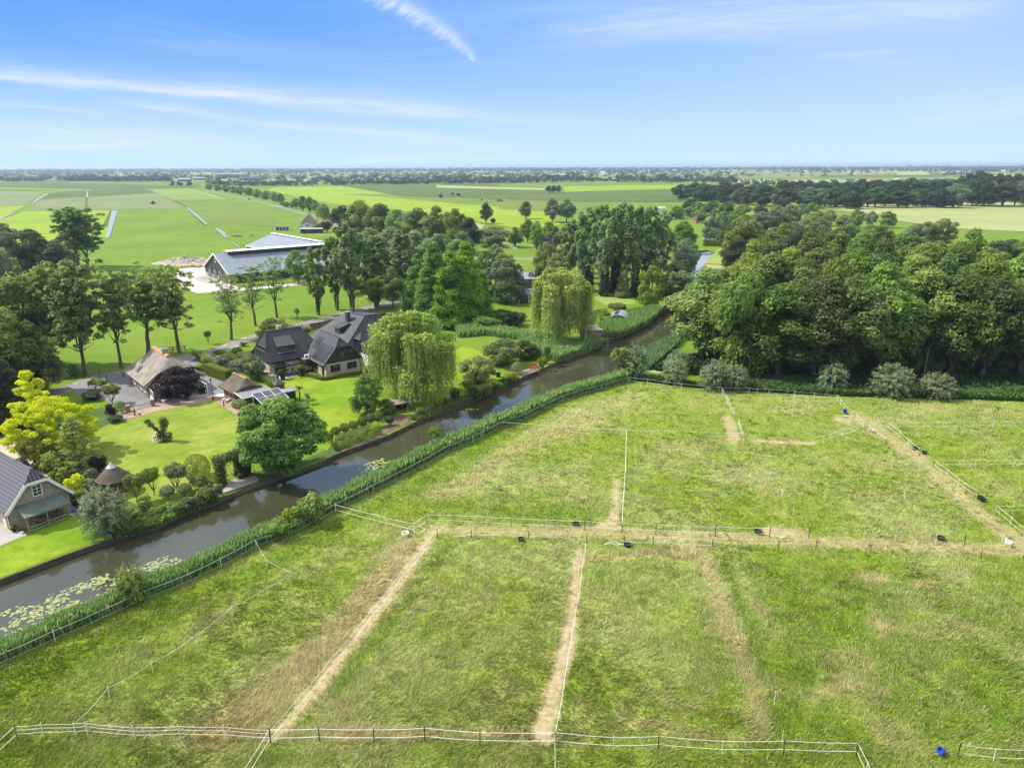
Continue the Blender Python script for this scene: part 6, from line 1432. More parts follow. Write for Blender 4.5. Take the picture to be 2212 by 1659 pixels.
# black tiled house with pergola
HO = (-48.3, 136.2)
ha = empty('black_tiled_house', (*HO, 0), AA, 'black pantiled house with wide dormer and black pergola', 'house')
q = MB(); S_ = lambda *p, t=.16: q.slab(list(p), t)
R1, R2 = (1.1, 4.25, 8.0), (8.8, 4.25, 8.0)
S_((-.5, -.4, 2.7), (12, -.4, 2.7), R2, (1.4, 4.25, 8.0), (.25, 1.6, 5.05))
S_((12, -.4, 2.7), (12, 9.3, 2.7), R2)
S_((12, 9.3, 2.7), (-.5, 9.3, 2.7), (.25, 7.0, 5.05), (1.4, 4.25, 8.0), R2)
S_((.25, 1.55, 5.0), (1.45, 4.25, 8.01), (.25, 7.05, 5.0))
ro = q.build('roof', M['tile_black'], ha)
q = MB(); rb = lambda a, b, r=.11: q.bar(a, b, r, 6)
rb((1.4, 4.25, 8.02), R2); rb(R2, (12, -.4, 2.75)); rb((1.45, 4.25, 8.0), (.25, 1.55, 5.05)); rb((1.45, 4.25, 8.0), (.25, 7.05, 5.05)); q.build('ridge_tiles', M['tile_black'], ro)
q = MB(); q.poly([(.05, 8.9, 0), (.05, 0, 0), (.05, 0, 2.9), (.05, 1.6, 4.75), (.05, 7.0, 4.75), (.05, 8.9, 2.9)]); q.poly([(.05, 0, 0), (11.5, 0, 0), (11.5, 0, 2.85), (.05, 0, 2.85)]); q.poly([(11.5, 0, 0), (11.5, 8.9, 0), (11.5, 8.9, 2.8), (11.5, 0, 2.8)]); q.poly([(11.5, 8.9, 0), (.05, 8.9, 0), (.05, 8.9, 2.8), (11.5, 8.9, 2.8)])
q.build('wall', M['brick_beige'], ha)
q = MB(); q.slab([(-.02, 8.4, 2.3), (-.02, .4, 2.3), (-.02, .5, 3.3), (-.02, 1.7, 4.75), (-.02, 6.9, 4.75), (-.02, 8.3, 3.3)], .06) if False else q.poly([(-.02, 8.6, 2.2), (-.02, .3, 2.2), (-.02, .3, 3.2), (-.02, 1.6, 4.74), (-.02, 7.0, 4.74), (-.02, 8.6, 3.2)]); q.build('cladding', M['darkclad'], ha)
window(ha, (-.04, 3.2, 3.2), LEFT, 1.6, 1.1, 3, 1, 'darkgrey'); window(ha, (-.04, 5.4, 3.2), LEFT, 1.6, 1.1, 3, 1, 'darkgrey')
dm = empty('x') if False else None
q = MB(); q.slab([(2.1, .45, 5.45), (6.05, .45, 5.45), (5.9, 3.45, 6.95), (2.5, 3.45, 6.95)], .14); dr = q.build('dormer_roof', M['tile_grey'], ha)
q = MB(); q.poly([(2.4, .8, 4.0), (5.8, .8, 4.0), (5.8, .8, 5.4), (2.4, .8, 5.4)]); q.poly([(5.8, .8, 4.0), (5.8, 3.3, 6.8), (5.8, .8, 5.4)]); q.poly([(2.4, 3.3, 6.8), (2.4, .8, 4.0), (2.4, .8, 5.4)]); q.build('dormer', M['darkclad'], ha)
window(ha, (4.1, .78, 4.25), FRONT, 3.1, .95, 4, 1, 'darkgrey', .07, 'dormer_window')
q = MB(); q.box((4.1, .55, 4.1), (3.6, .5, .06)); q.build('dormer_sill', M['zinc'], ha)
q = MB(); q.box((4.6, 5.0, 8.0), (.95, .7, 1.5)); q.build('chimney', M['brick_beige'], ha)
for x, y, z in ((2.0, 3.0, 6.5), (9.2, 4.0, 8.2), (8.8, 1.0, 4.3)): q = MB(); q.bar((x, y, z-.2), (x, y, z+.5), .07, 6); q.build('vent_pipe', M['black'], ha)
for x, w_ in ((2.2, 2.2), (8.3, 2.4)): window(ha, (x, -.03, .1), FRONT, w_, 2.2, 3, 1, 'black', .08, 'patio_door')
q = MB()
for a, b in (((-.1, -.1, 2.5), (-.1, -3.9, 2.5)), ((2.9, -.1, 2.5), (2.9, -3.8, 2.5)), ((6.1, -.1, 2.5), (6.1, -3.9, 2.5)), ((-.2, -3.9, 2.5), (6.3, -3.9, 2.5)), ((-.2, -.15, 2.52), (6.3, -.15, 2.52))): q.beam(a, b, .16, .28)
q.build('pergola', M['black'], ha)
for x, y in ((.1, -3.8), (6.0, -3.8)): q = MB(); q.box((x, y, 1.2), (.28, .28, 2.36)); q.build('pergola_post', M['black'], ha)
q = MB(); q.slab([(6.3, -.2, 2.75), (9.2, -.2, 2.75), (9.2, -2.4, 2.75), (6.3, -2.4, 2.75)], .14); q.build('flat_roof', M['felt'], ha)
q = MB(); q.box((8.0, -1.2, 1.3), (2.4, 2.0, 2.6)); q.build('extension', M['black'], ha)
q = MB(); q.box((7.4, -1.4, 3.08), (1.0, .42, .62)); ac = q.build('air_conditioner', M['ac'], ha); q = MB(); q.bar((7.2, -1.62, 3.08), (7.2, -1.64, 3.08), .22, 14); q.build('fan', M['darkgrey'], ac)
tb = onb(HO, AA, (3.2, -2.2)); table((tb.x, tb.y, .05), AA, 3.0, 1.0, 'long dark dining table under the black pergola')
for i in range(3):
    for s in (-1, 1): p = onb(HO, AA, (2.2+i, -2.2+s*.8)); chair((p.x, p.y, .05), AA+(0 if s > 0 else math.pi), 'dark dining chair under the black pergola', group='dining chairs under the black pergola')
p = onb(HO, AA, (-.6, -1.9)); bn = empty('garden_bench', (p.x, p.y, .05), AA, 'white slatted bench at the left side of the pergola', 'bench'); q = MB(); q.box((0, 0, .42), (1.6, .55, .08)); q.build('seat', M['white'], bn); q = MB(); q.box((0, .28, .72), (1.6, .06, .1)); q.box((0, .28, .56), (1.6, .06, .1)); q.build('backrest', M['white'], bn)
for x in (-.7, .7): q = MB(); q.box((x, 0, .2), (.08, .5, .4)); q.build('leg', M['white'], bn)
for x, y, m_, pl, s, lab in ((.9, -4.4, 'black', 'dark', 2.6, 'large dark planter in front of the left pergola post'), (5.0, -4.2, 'black', 'green', 2.8, 'large planter with yellow green bush at the right pergola post'), (6.2, -4.4, 'black', 'palm', 2.2, 'dark planter beside the brick house corner')):
    p = onb(HO, AA, (x, y)); pot(p.x, p.y, lab, m_, pl, s)

# brick house with hipped gable
BO = (-36.8, 135.1)
hb = empty('brick_house', (*BO, 0), AA, 'beige brick house with black cladding gable and roof solar panels', 'house')
rb_ = hroof(hb, -.6, 7.9, -.7, 9.5, 2.6, 7.4, 5.75, None, 1.5, m=M['tile_black'], mw=M['brick_beige'], barge=('black', .22), ridge=('tile_black', .11, 1), ov=.6)
q = MB(); q.slab([(-.1, -.12, 2.75), (7.4, -.12, 2.75), (7.3, -.12, 3.05), (5.35, -.12, 5.35), (1.95, -.12, 5.35), (0, -.12, 3.05)], .04) if False else q.poly([(-.2, -.14, 2.6), (7.5, -.14, 2.6), (7.35, -.14, 2.95), (5.3, -.14, 5.45), (2.0, -.14, 5.45), (-.05, -.14, 2.95)]); q.build('cladding', M['darkclad'], hb)
for x, z in ((1.7, 3.9), (3.6, 3.7), (5.6, 4.0)): window(hb, (x, -.16, z), FRONT, .9, .95, 2, 1, 'black', .06)
for x in (2.0, 5.6): window(hb, (x, -.11, .85), FRONT, 1.15, 1.3, 2, 1, 'black', .08, shut='black')
window(hb, (-.02, 4.6, .8), LEFT, 1.0, 1.4, 1, 1, 'black', .08, shut='black')
q = MB(); q.box((-.06, 1.3, 1.05), (.08, .95, 2.1)); q.build('door', M['black'], hb)
q = MB(); q.beam((-.62, -.7, 2.55), (-.62, 8.5, 2.55), .12, .1); q.build('gutter', M['zinc'], hb)
ks = 4.25/4.8
def onslope(y, z, d=.07): return Vector((-.6+(z-2.6)*ks, y, z))+Vector((-.75, 0, .66))*d
for i, (ya, yb_, za, zb_) in enumerate(((.1, 5.6, 2.9, 4.55), (.1, 5.6, 4.58, 5.7), (6.0, 8.3, 4.4, 6.4))):
    q = MB(); q.slab([onslope(ya, za), onslope(ya, zb_), onslope(yb_, zb_), onslope(yb_, za)], .05); q.build('solar_panel', M['panelblack'], hb)
p = onb(BO, AA, (3.4, -.55)); ldd = MB()
for z in (.12, .5): ldd.bar((0, 0, z), (2.4, 0, z+.5), .025, 5)
for i in range(8): ldd.bar((.1+i*.3, 0, .15+i*.06), (.1+i*.3, 0, .52+i*.06), .016, 4)
o = ldd.build('ladder', M['steel']); o.location = p; o.rotation_euler = (0, 0, AA); setp(o, 'metal ladder leaning along the brick house front wall', 'ladder')
hg = MB(); 
# rear black house
CO = (-31.7, 151)
hc = empty('rear_black_house', (*CO, 0), AA, 'large rear house with dark grey tiles, black chimney and dormer', 'house')
q = MB()
for pts in (((-8.2, -5, 3), (-8.2, 13.5, 3), (-1, 7, 9), (0, 0, 9)), ((-8.2, -5, 3), (0, 0, 9), (4.4, -.5, 9), (9.6, -5, 3)), ((9.6, -5, 3), (4.4, -.5, 9), (-1, 7, 9), (9.6, 13.5, 3)), ((-8.2, 13.5, 3), (-1, 7, 9), (9.6, 13.5, 3)), ((0, 0, 9), (-1, 7, 9), (4.4, -.5, 9))): q.slab(list(pts), .16)
ro = q.build('roof', M['tile_grey'], hc)
q = MB()
for a, b in (((-1, 7, 9.03), (0, 0, 9.03)), ((0, 0, 9.03), (4.4, -.5, 9.03)), ((0, 0, 9.03), (-8.2, -5, 3.05)), ((4.4, -.5, 9.03), (9.6, -5, 3.05))): q.bar(a, b, .11, 6)
q.build('ridge_tiles', M['tile_black'], ro)
q = MB(); q.box((.7, 4.25, 1.42), (16.8, 17.5, 2.84)); q.build('wall', M['brick_beige'], hc)
hroof(hc, -8.6, -.9, -4.6, 8.4, 2.9, 6.9, 5.4, None, 1.1, m=M['tile_black'], mw=M['white'], tf=SWAP, name='wing_roof', ridge=('tile_black', .1, 1), ov=.45)
q = MB(); pts = [(-4.17, -8.3, 2.6), (-4.17, -1.2, 2.6), (-4.17, -1.4, 3.2), (-4.17, -3.35, 5.1), (-4.17, -6.15, 5.1), (-4.17, -8.1, 3.2)]; q.poly(pts[::-1]); q.build('cladding', M['darkclad'], hc)
window(hc, (-4.2, -4.7, 3.4), LEFT, 1.0, 1.1, 1, 1, 'black')
def wslope(x, z, d=.06): k_ = 3.85/4.0; return Vector((x, -8.6+(z-2.9)*k_, z))+Vector((0, -.72, .69))*d
for xa, xb, za, zb_ in ((-2.6, 5.6, 5.2, 6.75), (-3.0, -1.2, 3.1, 3.95), (-1.1, 5.6, 3.1, 3.6)):
    q = MB(); q.slab([wslope(xa, za), wslope(xb, za), wslope(xb, zb_), wslope(xa, zb_)], .05); q.build('solar_panel', M['panelblack'], hc)
q = MB(); q.slab([wslope(-2.2, 4.1, .08), wslope(-.7, 4.1, .08), wslope(-.7, 4.95, .08), wslope(-2.2, 4.95, .08)], .08); sk = q.build('skylight', M['white'], hc)
q = MB(); q.slab([wslope(-2.05, 4.2, .12), wslope(-.85, 4.2, .12), wslope(-.85, 4.85, .12), wslope(-2.05, 4.85, .12)], .03); q.build('pane', M['sheet'], sk)
q = MB(); q.box((-2.3, 3.6, 8.3), (.8, 1.0, 2.6)); ck = q.build('chimney', M['darkgrey'], hc)
q = MB(); q.box((-2.3, 3.6, 9.65), (.95, 1.15, .12)); q.build('chimney_cap', M['zinc'], hc)
q = MB(); q.slab([(-5.6, 1.5, 6.75), (-5.6, 4.9, 6.75), (-2.7, 4.7, 7.55), (-2.7, 1.7, 7.55)], .14); q.build('dormer_roof', M['tile_grey'], hc)
q = MB(); q.poly([(-5.1, 4.5, 5.2), (-5.1, 1.9, 5.2), (-5.1, 1.9, 6.75), (-5.1, 4.5, 6.75)]); q.poly([(-5.1, 1.9, 5.2), (-2.9, 1.9, 7.2), (-5.1, 1.9, 6.75)]); q.poly([(-2.9, 4.5, 7.2), (-5.1, 4.5, 5.2), (-5.1, 4.5, 6.75)]); q.build('dormer', M['darkclad'], hc)
window(hc, (-5.12, 3.2, 5.5), LEFT, 2.3, 1.05, 3, 1, 'darkgrey', .07, 'dormer_window')
for x, y, z in ((5.6, -1.6, 8.2), (2.0, -1.0, 8.3)): q = MB(); q.bar((x, y, z-.7), (x, y, z+.6), .08, 6); q.build('vent_pipe', M['black'], hc)

# grey farm sheds
BA = math.atan2(.64, .77); BB = (-100.4, 252.8)
b1 = empty('cattle_barn', (*BB, 0), BA, 'long grey roofed barn with raised white ridge vent and cream gable edge', 'barn')
hroof(b1, -.6, 27.4, -.5, 45, 3.2, 9.4, m=M['sheet'], mw=M['darkclad'], tf=SWAP, ov=.55, t=.2)
q = MB()
for (y0, z0), (y1, z1) in (((-.6, 3.15), (13.4, 9.4)), ((27.4, 3.15), (13.4, 9.4))): q.beam((-.56, y0, z0), (-.56, y1, z1), .1, .55)
q.beam((-.5, -.66, 3.2), (45, -.66, 3.2), .1, .22); q.build('bargeboard', M['cream'], b1)
q = MB(); q.slab([(4, 10.8, 10.0), (45, 10.8, 10.0), (45, 13.4, 10.3), (4, 13.4, 10.3)], .16); q.slab([(4, 13.45, 10.3), (45, 13.45, 10.3), (45, 16, 10.0), (4, 16, 10.0)], .16); q.build('ridge_vent', M['white'], b1)
q = MB(); q.box((24.5, 11.1, 9.2), (40.6, .1, 1.2)); q.build('vent_slot', M['black'], b1)
q = MB(); q.poly([(-.02, 26.8, 0), (-.02, 0, 0), (-.02, 0, 1.4), (-.02, 26.8, 1.4)]); q.poly([(0, -.02, 0), (44, -.02, 0), (44, -.02, 1.2), (0, -.02, 1.2)]); q.build('plinth', M['brick_tan'], b1)
for y in (3.5, 9.5, 15, 21): window(b1, (-.04, y, .1), LEFT, 3.6, 3.4, 3, 1, 'darkgrey', .15, 'barn_door')
window(b1, (-.04, 13.4, 6.3), LEFT, 1.6, 1.2, 1, 1, 'white', .12)
q = MB()
for y in (2, 6, 10, 14, 18):
    for z in (.4, .8, 1.2): q.bar((-1.5, y, z), (-7, y+rnd.uniform(-1, 1), z), .06, 4)
    q.bar((-1.5, y, 0), (-1.5, y, 1.4), .07, 4); q.bar((-7, y, 0), (-7, y, 1.4), .07, 4)
for z in (.4, .8, 1.2): q.bar((-7, 2, z), (-7, 18, z), .06, 4)
o = q.build('cattle_pens', M['steel']); o.location = (*BB, .05); o.rotation_euler = (0, 0, BA); setp(o, 'galvanised steel cattle pens before the barn gable', 'pen')
b2 = empty('cattle_barn', (*BB, 0), BA, 'second grey roofed barn with white verge behind the long barn', 'barn')
hroof(b2, 38, 66, 34, 88, 3.6, 8.6, m=M['sheet'], mw=M['darkclad'], ov=.5, t=.2)
q = MB(); q.beam((51.6, 34, 8.75), (51.6, 88, 8.75), 1.6, .2); q.build('ridge_cap', M['white'], b2)
q = MB(); q.beam((52, 33.9, 8.65), (66, 33.9, 3.6), .2, .6); q.beam((52, 33.9, 8.65), (38, 33.9, 3.6), .2, .6); q.beam((38, 34, 3.5), (38, 88, 3.5), .15, .3); q.build('bargeboard', M['white'], b2)
q = MB(); n = 26; gr_ = []
for i in range(n+1):
    row = []
    for j in range(n+1):
        x, y = (i/n*2-1)*15, (j/n*2-1)*8; r = math.hypot(x/15, y/8); row.append(Vector((x, y, max(-.1, (1-r)*3.0*(.4+rnd.random()*.9)+.5*math.sin(x*.8+y)*(1-r)))))
    gr_.append(row)
for i in range(n):
    for j in range(n): q.poly([gr_[i][j], gr_[i+1][j], gr_[i+1][j+1], gr_[i][j+1]])
o = q.build('rubble_heap', M['rubble']); o.location = Q(1, 1540, 900); setp(o, 'heap of rubble and earth beside the barn yard', 'heap')
q = MB()
for i in range(16): q.box((rnd.uniform(-4, 4), rnd.uniform(-2, 2), .3+.3*rnd.random()), (rnd.uniform(1.5, 4), .4, .15), rnd.random()*3)
o = q.build('timber_pile', M['woodbrown']); o.location = Q(1, 1590, 935); setp(o, 'pile of old timber planks by the rubble heap', 'timber')

# distant brick house and garage
def simple(name, p, rz, w, l, ze, zr, wall, roof, label, gablewin=True, axis=ID, barge=None, zf=None, cat='house', nw=2):
    r_ = empty(name, (p[0], p[1], 0), rz, label, cat); hroof(r_, -.4, w+.4, -.4, l+.4, ze, zr, zf, zf, m=M[roof], mw=M[wall], ov=.4, tf=axis, barge=barge if axis is ID else None)
    if gablewin: window(r_, (w/2, -.05, ze+.4), FRONT, w*.16, 1.2, 2, 1, 'white', .12)
    for i in range(nw): window(r_, (w*(i+.7)/(nw+.4), -.05, .8), FRONT, w*.14, 1.2, 2, 1, 'white', .12)
    return r_
hp = Q(2, 605, 612); simple('distant_house', (hp.x-1, hp.y-2), .25, 10, 13, 3.2, 9.0, 'brick_tan', 'tile_grey', 'distant tan brick house with steep gable and white dormer', barge=('white', .3))
hp = Q(2, 600, 640); simple('distant_garage', (hp.x-2, hp.y-3), .25, 11, 8, 2.6, 5.2, 'white', 'tile_grey', 'white gabled garage in front of the distant brick house', barge=('white', .3), cat='garage')
hp = Q(2, 580, 655); r_ = empty('distant_shed', (hp.x+7, hp.y, 0), .1, 'low flat roofed shed in front of the distant garage', 'shed'); q = MB(); q.box((0, 0, 1.3), (13, 5, 2.6)); q.build('wall', M['darkclad'], r_); q = MB(); q.box((0, 0, 2.7), (13.8, 5.8, .2)); q.build('roof', M['concrete'], r_)
hp = Q(2, 430, 635); r_ = empty('distant_shed', (hp.x, hp.y, 0), .3, 'small pale glazed annex left of the distant brick house', 'shed'); q = MB(); q.box((0, 0, 1.3), (9, 4, 2.6)); q.build('wall', M['cream'], r_); q = MB(); q.box((0, 0, 2.7), (9.6, 4.6, .2)); q.build('roof', M['felt'], r_)
for x in (-3, -1, 1, 3): window(r_, (x, -2.03, .5), FRONT, 1.5, 1.6, 2, 1, 'darkgrey', .1)
# flat roofed house behind the far willow
hp = Q(3, 480, 1235); fr_ = empty('flat_roofed_house', (hp.x, hp.y, 0), .18, 'modern brick house with grey flat roofs behind the far weeping willow', 'house')
q = MB(); q.slab([(-.3, -.3, 2.7), (12, -.3, 2.7), (12, 6.2, 3.4), (-.3, 6.2, 3.4)], .15); q.build('conservatory_roof', M['sheet'], fr_)
q = MB(); q.box((6, 6.0, 1.6), (11.8, .3, 3.2)); q.build('wall', M['brick_grey'], fr_)
for i in range(5): q = MB(); q.box((i*2.9+.05, -.1, 1.3), (.16, .16, 2.6)); q.build('post', M['white'], fr_)
q = MB(); q.box((6, .1, 1.2), (11.6, .04, 2.3)); q.build('glazing', M['glass'], fr_)
q = MB(); q.box((9, 14, 3.0), (11, 13, 6.0)); q.build('block', M['woodbrown'], fr_); q = MB(); q.box((9, 14, 6.1), (11.6, 13.6, .25)); q.build('flat_roof', M['sheet'], fr_)
# boathouse, arched shed, jetty by the far willow
bp = Q(3, 1105, 1560); bh = empty('boathouse', (bp.x-1.6, bp.y+1.0, 0), .35, 'small grey wooden boathouse at the water beside the far willow', 'boathouse')
q = MB(); q.box((1.8, 2.2, 1.3), (3.6, 4.4, 2.9)); q.build('wall', M['wood'], bh); q = MB(); q.slab([(-.3, -.3, 2.85), (3.9, -.3, 2.75), (3.9, 4.8, 2.9), (-.3, 4.8, 3.0)], .12); q.build('roof', M['concrete'], bh); window(bh, (3.6, 1.2, .8), RIGHT, .7, .8, 2, 1, 'darkgrey')
ap = Q(3, 1320, 1430, .3); ar = empty('arched_shed', (ap.x-.5, ap.y+3, 0), -.25, 'arched metal shed with pale skylit roof in the reeds', 'shed')
q = MB(); n = 10
for i in range(n):
    a, b = math.pi*i/n, math.pi*(i+1)/n; q.slab([(2.6*math.cos(a), 0, 1.0+1.9*math.sin(a)), (2.6*math.cos(b), 0, 1.0+1.9*math.sin(b)), (2.6*math.cos(b), 7, 1.0+1.9*math.sin(b)), (2.6*math.cos(a), 7, 1.0+1.9*math.sin(a))], .05) if 0 < i < n-1 else None
q.build('roof', M['steel'], ar)
q = MB(); q.poly([(-2.5, .1, 0), (2.5, .1, 0)]+[(2.5*math.cos(math.pi*i/10), .1, 1.0+1.85*math.sin(math.pi*i/10)) for i in range(11)]); q.build('wall', M['sheet'], ar)
for s in (-1, 1): q = MB(); q.box((s*2.55, 3.5, .5), (.08, 7, 1.1)); q.build('side_wall', M['sheet'], ar)
for i in range(4): q = MB(); q.slab([(-1.2, .8+i*1.5, 2.78), (-.1, .8+i*1.5, 2.98), (-.1, 1.8+i*1.5, 2.98), (-1.2, 1.8+i*1.5, 2.78)], .03); q.build('skylight', M['glass'], ar)
def jetty(pts, label, piles, z=.12, m='deck'):
    c = sum((Vector(p) for p in pts), Vector())/len(pts); r_ = empty('jetty', (c.x, c.y, 0), 0, label, 'jetty'); q = MB(); q.slab([(p[0]-c.x, p[1]-c.y, z) for p in pts], .1); q.build('deck', M[m], r_)
    for p, h_ in piles: q = MB(); q.bar((p[0]-c.x, p[1]-c.y, -1.5), (p[0]-c.x, p[1]-c.y, h_), .14, 8); q.build('pile', M['wood'], r_)
    return r_
jetty([Q(5, 1830, 1365), Q(5, 1900, 1270), Q(5, 2100, 1235), Q(5, 2125, 1270), Q(5, 2100, 1290), Q(5, 1850, 1375)], 'grey wooden jetty with white topped piles below the hedge arch', [(Q(5, 1825, 1395), .55), (Q(5, 2118, 1285), .55)], .15)
jetty([Q(3, 1130, 1490), Q(3, 1270, 1505), Q(3, 1250, 1530), Q(3, 1120, 1515)], 'small dark landing stage with tall pole beside the boathouse', [(Q(3, 1208, 1525), 3.3), (Q(3, 1150, 1520), .5)], .1, 'woodbrown')
p = Q(3, 1208, 1622, WL); q = MB(); q.bar((p.x, p.y, -1.5), (p.x, p.y, 1.8), .09, 8); o = q.build('mooring_pole', M['wood']); setp(o, 'tall mooring pole standing in the water before the landing stage', 'pole')
rj = [Q(7, 1130, 440, .3), Q(7, 1125, 405, .3), Q(7, 1215, 375, .3), Q(7, 1238, 400, .3)]
jr = jetty(rj, 'wooden canal deck with low railing at the red bench', [(rj[0], .3), (rj[3], .3)], .2, 'wood')
q = MB(); A_, B_ = rj[0]-jr.location, rj[3]-jr.location
for z in (.45, .7, .95): q.beam((A_.x, A_.y, z), (B_.x, B_.y, z), .05, .13)
for i in range(5): v = A_.lerp(B_, i/4); q.box((v.x, v.y, .55), (.08, .08, .95))
C_ = rj[1]-jr.location
for z in (.45, .7, .95): q.beam((A_.x, A_.y, z), (C_.x, C_.y, z), .05, .13)
q.build('railing', M['wood'], jr)
p = Q(7, 1205, 390, .2); rbn = empty('red_bench', (p.x, p.y, .2), .55, 'red painted garden bench on the canal deck', 'bench')
q = MB()
for i in range(4): q.box((0, -.2+i*.13, .42), (1.7, .1, .04))
q.build('seat', M['red'], rbn); q = MB()
for i in range(3): q.box((0, .28, .58+i*.15), (1.7, .04, .11))
q.box((-.8, .27, .65), (.07, .05, .6)); q.box((.8, .27, .65), (.07, .05, .6)); q.build('backrest', M['red'], rbn)
for x in (-.8, .8): q = MB(); q.box((x, 0, .21), (.07, .5, .42)); q.build('leg', M['red'], rbn); q = MB(); q.box((x, 0, .62), (.07, .5, .05)); q.build('armrest', M['red'], rbn)
# jetty chairs and canal steps
cg = 'pair of dark chairs on the jetty'
p = Q(5, 1955, 1262); chair((p.x, p.y, .15), AA+.1, 'left of the two dark armchairs on the grey jetty', group=cg); p = Q(5, 2015, 1252); chair((p.x, p.y, .15), AA+.1, 'right of the two dark armchairs on the grey jetty', group=cg)
p = Q(5, 1985, 1262); pot(p.x, p.y, 'small potted plant between the two jetty chairs', 'black', 'green', 1.0, z=.15)
p = Q(6, 2085, 1300); ls = empty('canal_ladder', (p.x, p.y, 0), .7, 'steel swimming ladder on the canal edge', 'ladder')
for s in (-.25, .25): q = MB(); q.bar((s, -.1, -.8), (s, -.1, 1.0), .025, 6); q.bar((s, -.1, 1.0), (s, .4, .9), .025, 6); q.bar((s, .4, .9), (s, .4, .05), .025, 6); q.build('rail', M['steel'], ls)
for z in (-.5, -.2, .1): q = MB(); q.bar((-.25, -.1, z), (.25, -.1, z), .02, 6); q.build('rung', M['steel'], ls)
p = Q(7, 370, 690); sh = empty('boat_shelter', (p.x-1.5, p.y+.8, 0), .55, 'dark low boat shelter with pole beside the front weeping willow', 'shelter')
q = MB(); q.slab([(0, 0, 1.5), (3.6, 0, 1.5), (3.6, 2, 1.9), (0, 2, 1.9)], .1); q.build('roof', M['wood'], sh); q = MB(); q.box((1.8, 1.9, .8), (3.5, .1, 1.6)); q.box((0.1, 1, .7), (.1, 1.8, 1.4)); q.build('wall', M['black'], sh)
for x in (.1, 3.5): q = MB(); q.bar((x, .1, 0), (x, .1, 1.5), .06); q.build('post', M['wood'], sh)
q = MB(); p = Q(7, 403, 735); q.bar((p.x, p.y, -.5), (p.x, p.y, 2.9), .07); o = q.build('mooring_pole', M['wood']); setp(o, 'tall wooden pole at the canal steps near the front willow', 'pole')

# distant farms, villages and the church
g = 'distant farm buildings'
for i, (x, y, w, l, h_, wall, roof, lab, rz) in enumerate(((1418*1.0, 0, 0, 0, 0, '', '', '', 0),)): pass
def dfarm(x, y, wpx, hpx, wall, roof, lab, rz=.1, gable=False):
    p = P(x, y); m_ = pxm(x, y); w = wpx*m_; h_ = hpx*m_; r_ = empty('distant_building', p, rz, lab, 'farm building', g)
    hroof(r_, -w*.2, w*.2, -w/2, w/2, h_*.5, h_, m=M[roof], mw=M[wall], tf=(ID if gable else SWAP), ov=.3, t=.4)
dfarm(400, 392, 26, 7, 'darkclad', 'sheet', 'long grey shed in the far left tree belt'); dfarm(430, 389, 22, 6, 'darkclad', 'sheet', 'pale grey shed in the far left belt beside the long shed'); dfarm(478, 380.5, 22, 6, 'darkclad', 'sheet', 'left white roofed shed on the far plain'); dfarm(512, 381, 30, 7, 'brick_red', 'sheet', 'right white roofed shed on the far plain')
dfarm(545, 389, 46, 6, 'darkclad', 'tile_grey', 'low brown roofed shed before the belt'); dfarm(22, 392, 20, 7, 'brick_red', 'tile_grey', 'dark roofed farmhouse at the far left edge'); dfarm(45, 391, 14, 5, 'white', 'tile_grey', 'small pale house at the far left farm'); dfarm(80, 388, 10, 4, 'white', 'sheet', 'little white shed in the far left field'); dfarm(355, 378, 18, 4, 'darkclad', 'sheet', 'pale shed on the hazy plain left of centre')
dfarm(640, 379, 14, 4, 'white', 'concrete', 'tiny pale shed on the central plain'); dfarm(1425, 455, 26, 9, 'white', 'concrete', 'pale flat roofed house behind the poplar tops', .3)
dfarm(1503, 483, 16, 16, 'brick_red', 'thatch_dark', 'steep brown roofed cottage among the willows', .2, True); dfarm(1473, 473, 14, 14, 'brick_tan', 'thatch_grey', 'thatched cottage behind the pale willow', .6)
dfarm(1185, 545, 44, 30, 'brick_red', 'tile_grey', 'steep roofed distant farmhouse behind the dense trees', .5, True)
for x, y, w, h_, lab in ((1665, 404, 10, 5, 'small pale cottage at upper right, leftmost'), (1715, 404, 12, 6, 'brown roofed cottage at upper right beside a gap in the trees'), (1800, 396, 14, 7, 'brown roofed farm at upper right'), (1835, 393, 20, 6, 'long pale roofed farm at upper right'), (1862, 393, 16, 6, 'red roofed farm at upper right'), (1885, 392, 14, 6, 'grey gabled house at upper right'), (1935, 392, 16, 6, 'orange roofed barn at upper right')):
    dfarm(x, y, w, h_, 'brick_tan', rnd.choice(['orange_tile', 'concrete', 'tile_grey']), lab, .2)
rgf = random.Random(4)
for i in range(46):
    x = rgf.uniform(1380, 2200) if i < 34 else rgf.uniform(600, 1380); y = rgf.uniform(370, 381)-(x-1106)*.0032
    p = P(x, y); m_ = pxm(x, y); w = rgf.uniform(5, 13)*m_; h_ = rgf.uniform(1.6, 2.8)*m_; r_ = empty('village_house', p, rgf.uniform(0, 3), 'pale distant house on the hazy plain', 'house', 'pale houses on the hazy plain'); hroof(r_, -h_, h_, -w/2, w/2, h_*.55, h_, m=M[rgf.choice(['concrete', 'orange_tile', 'sheet', 'white'])], mw=M[rgf.choice(['white', 'brick_tan'])], ov=.3, t=.4)
cp_ = P(1961, 368.5); m_ = pxm(1961, 368.5); chh = empty('church', cp_, .2, 'red brick church with pointed tower on the right horizon', 'church')
u_ = m_
q = MB(); q.box((0, 0, u_*3.2), (u_*3, u_*3, u_*6.4)); q.build('tower', M['brick_red'], chh); q = MB(); q.lathe([(u_*1.9, u_*6.4), (u_*.9, u_*8.6), (0, u_*12)], n=8); q.build('spire', M['tile_grey'], chh)
hroof(chh, -u_*2.4, u_*2.4, u_*1.4, u_*16, u_*2.4, u_*5, m=M['orange_tile'], mw=M['brick_red'], tf=SWAP, ov=u_*.2, t=2, name='nave_roof')
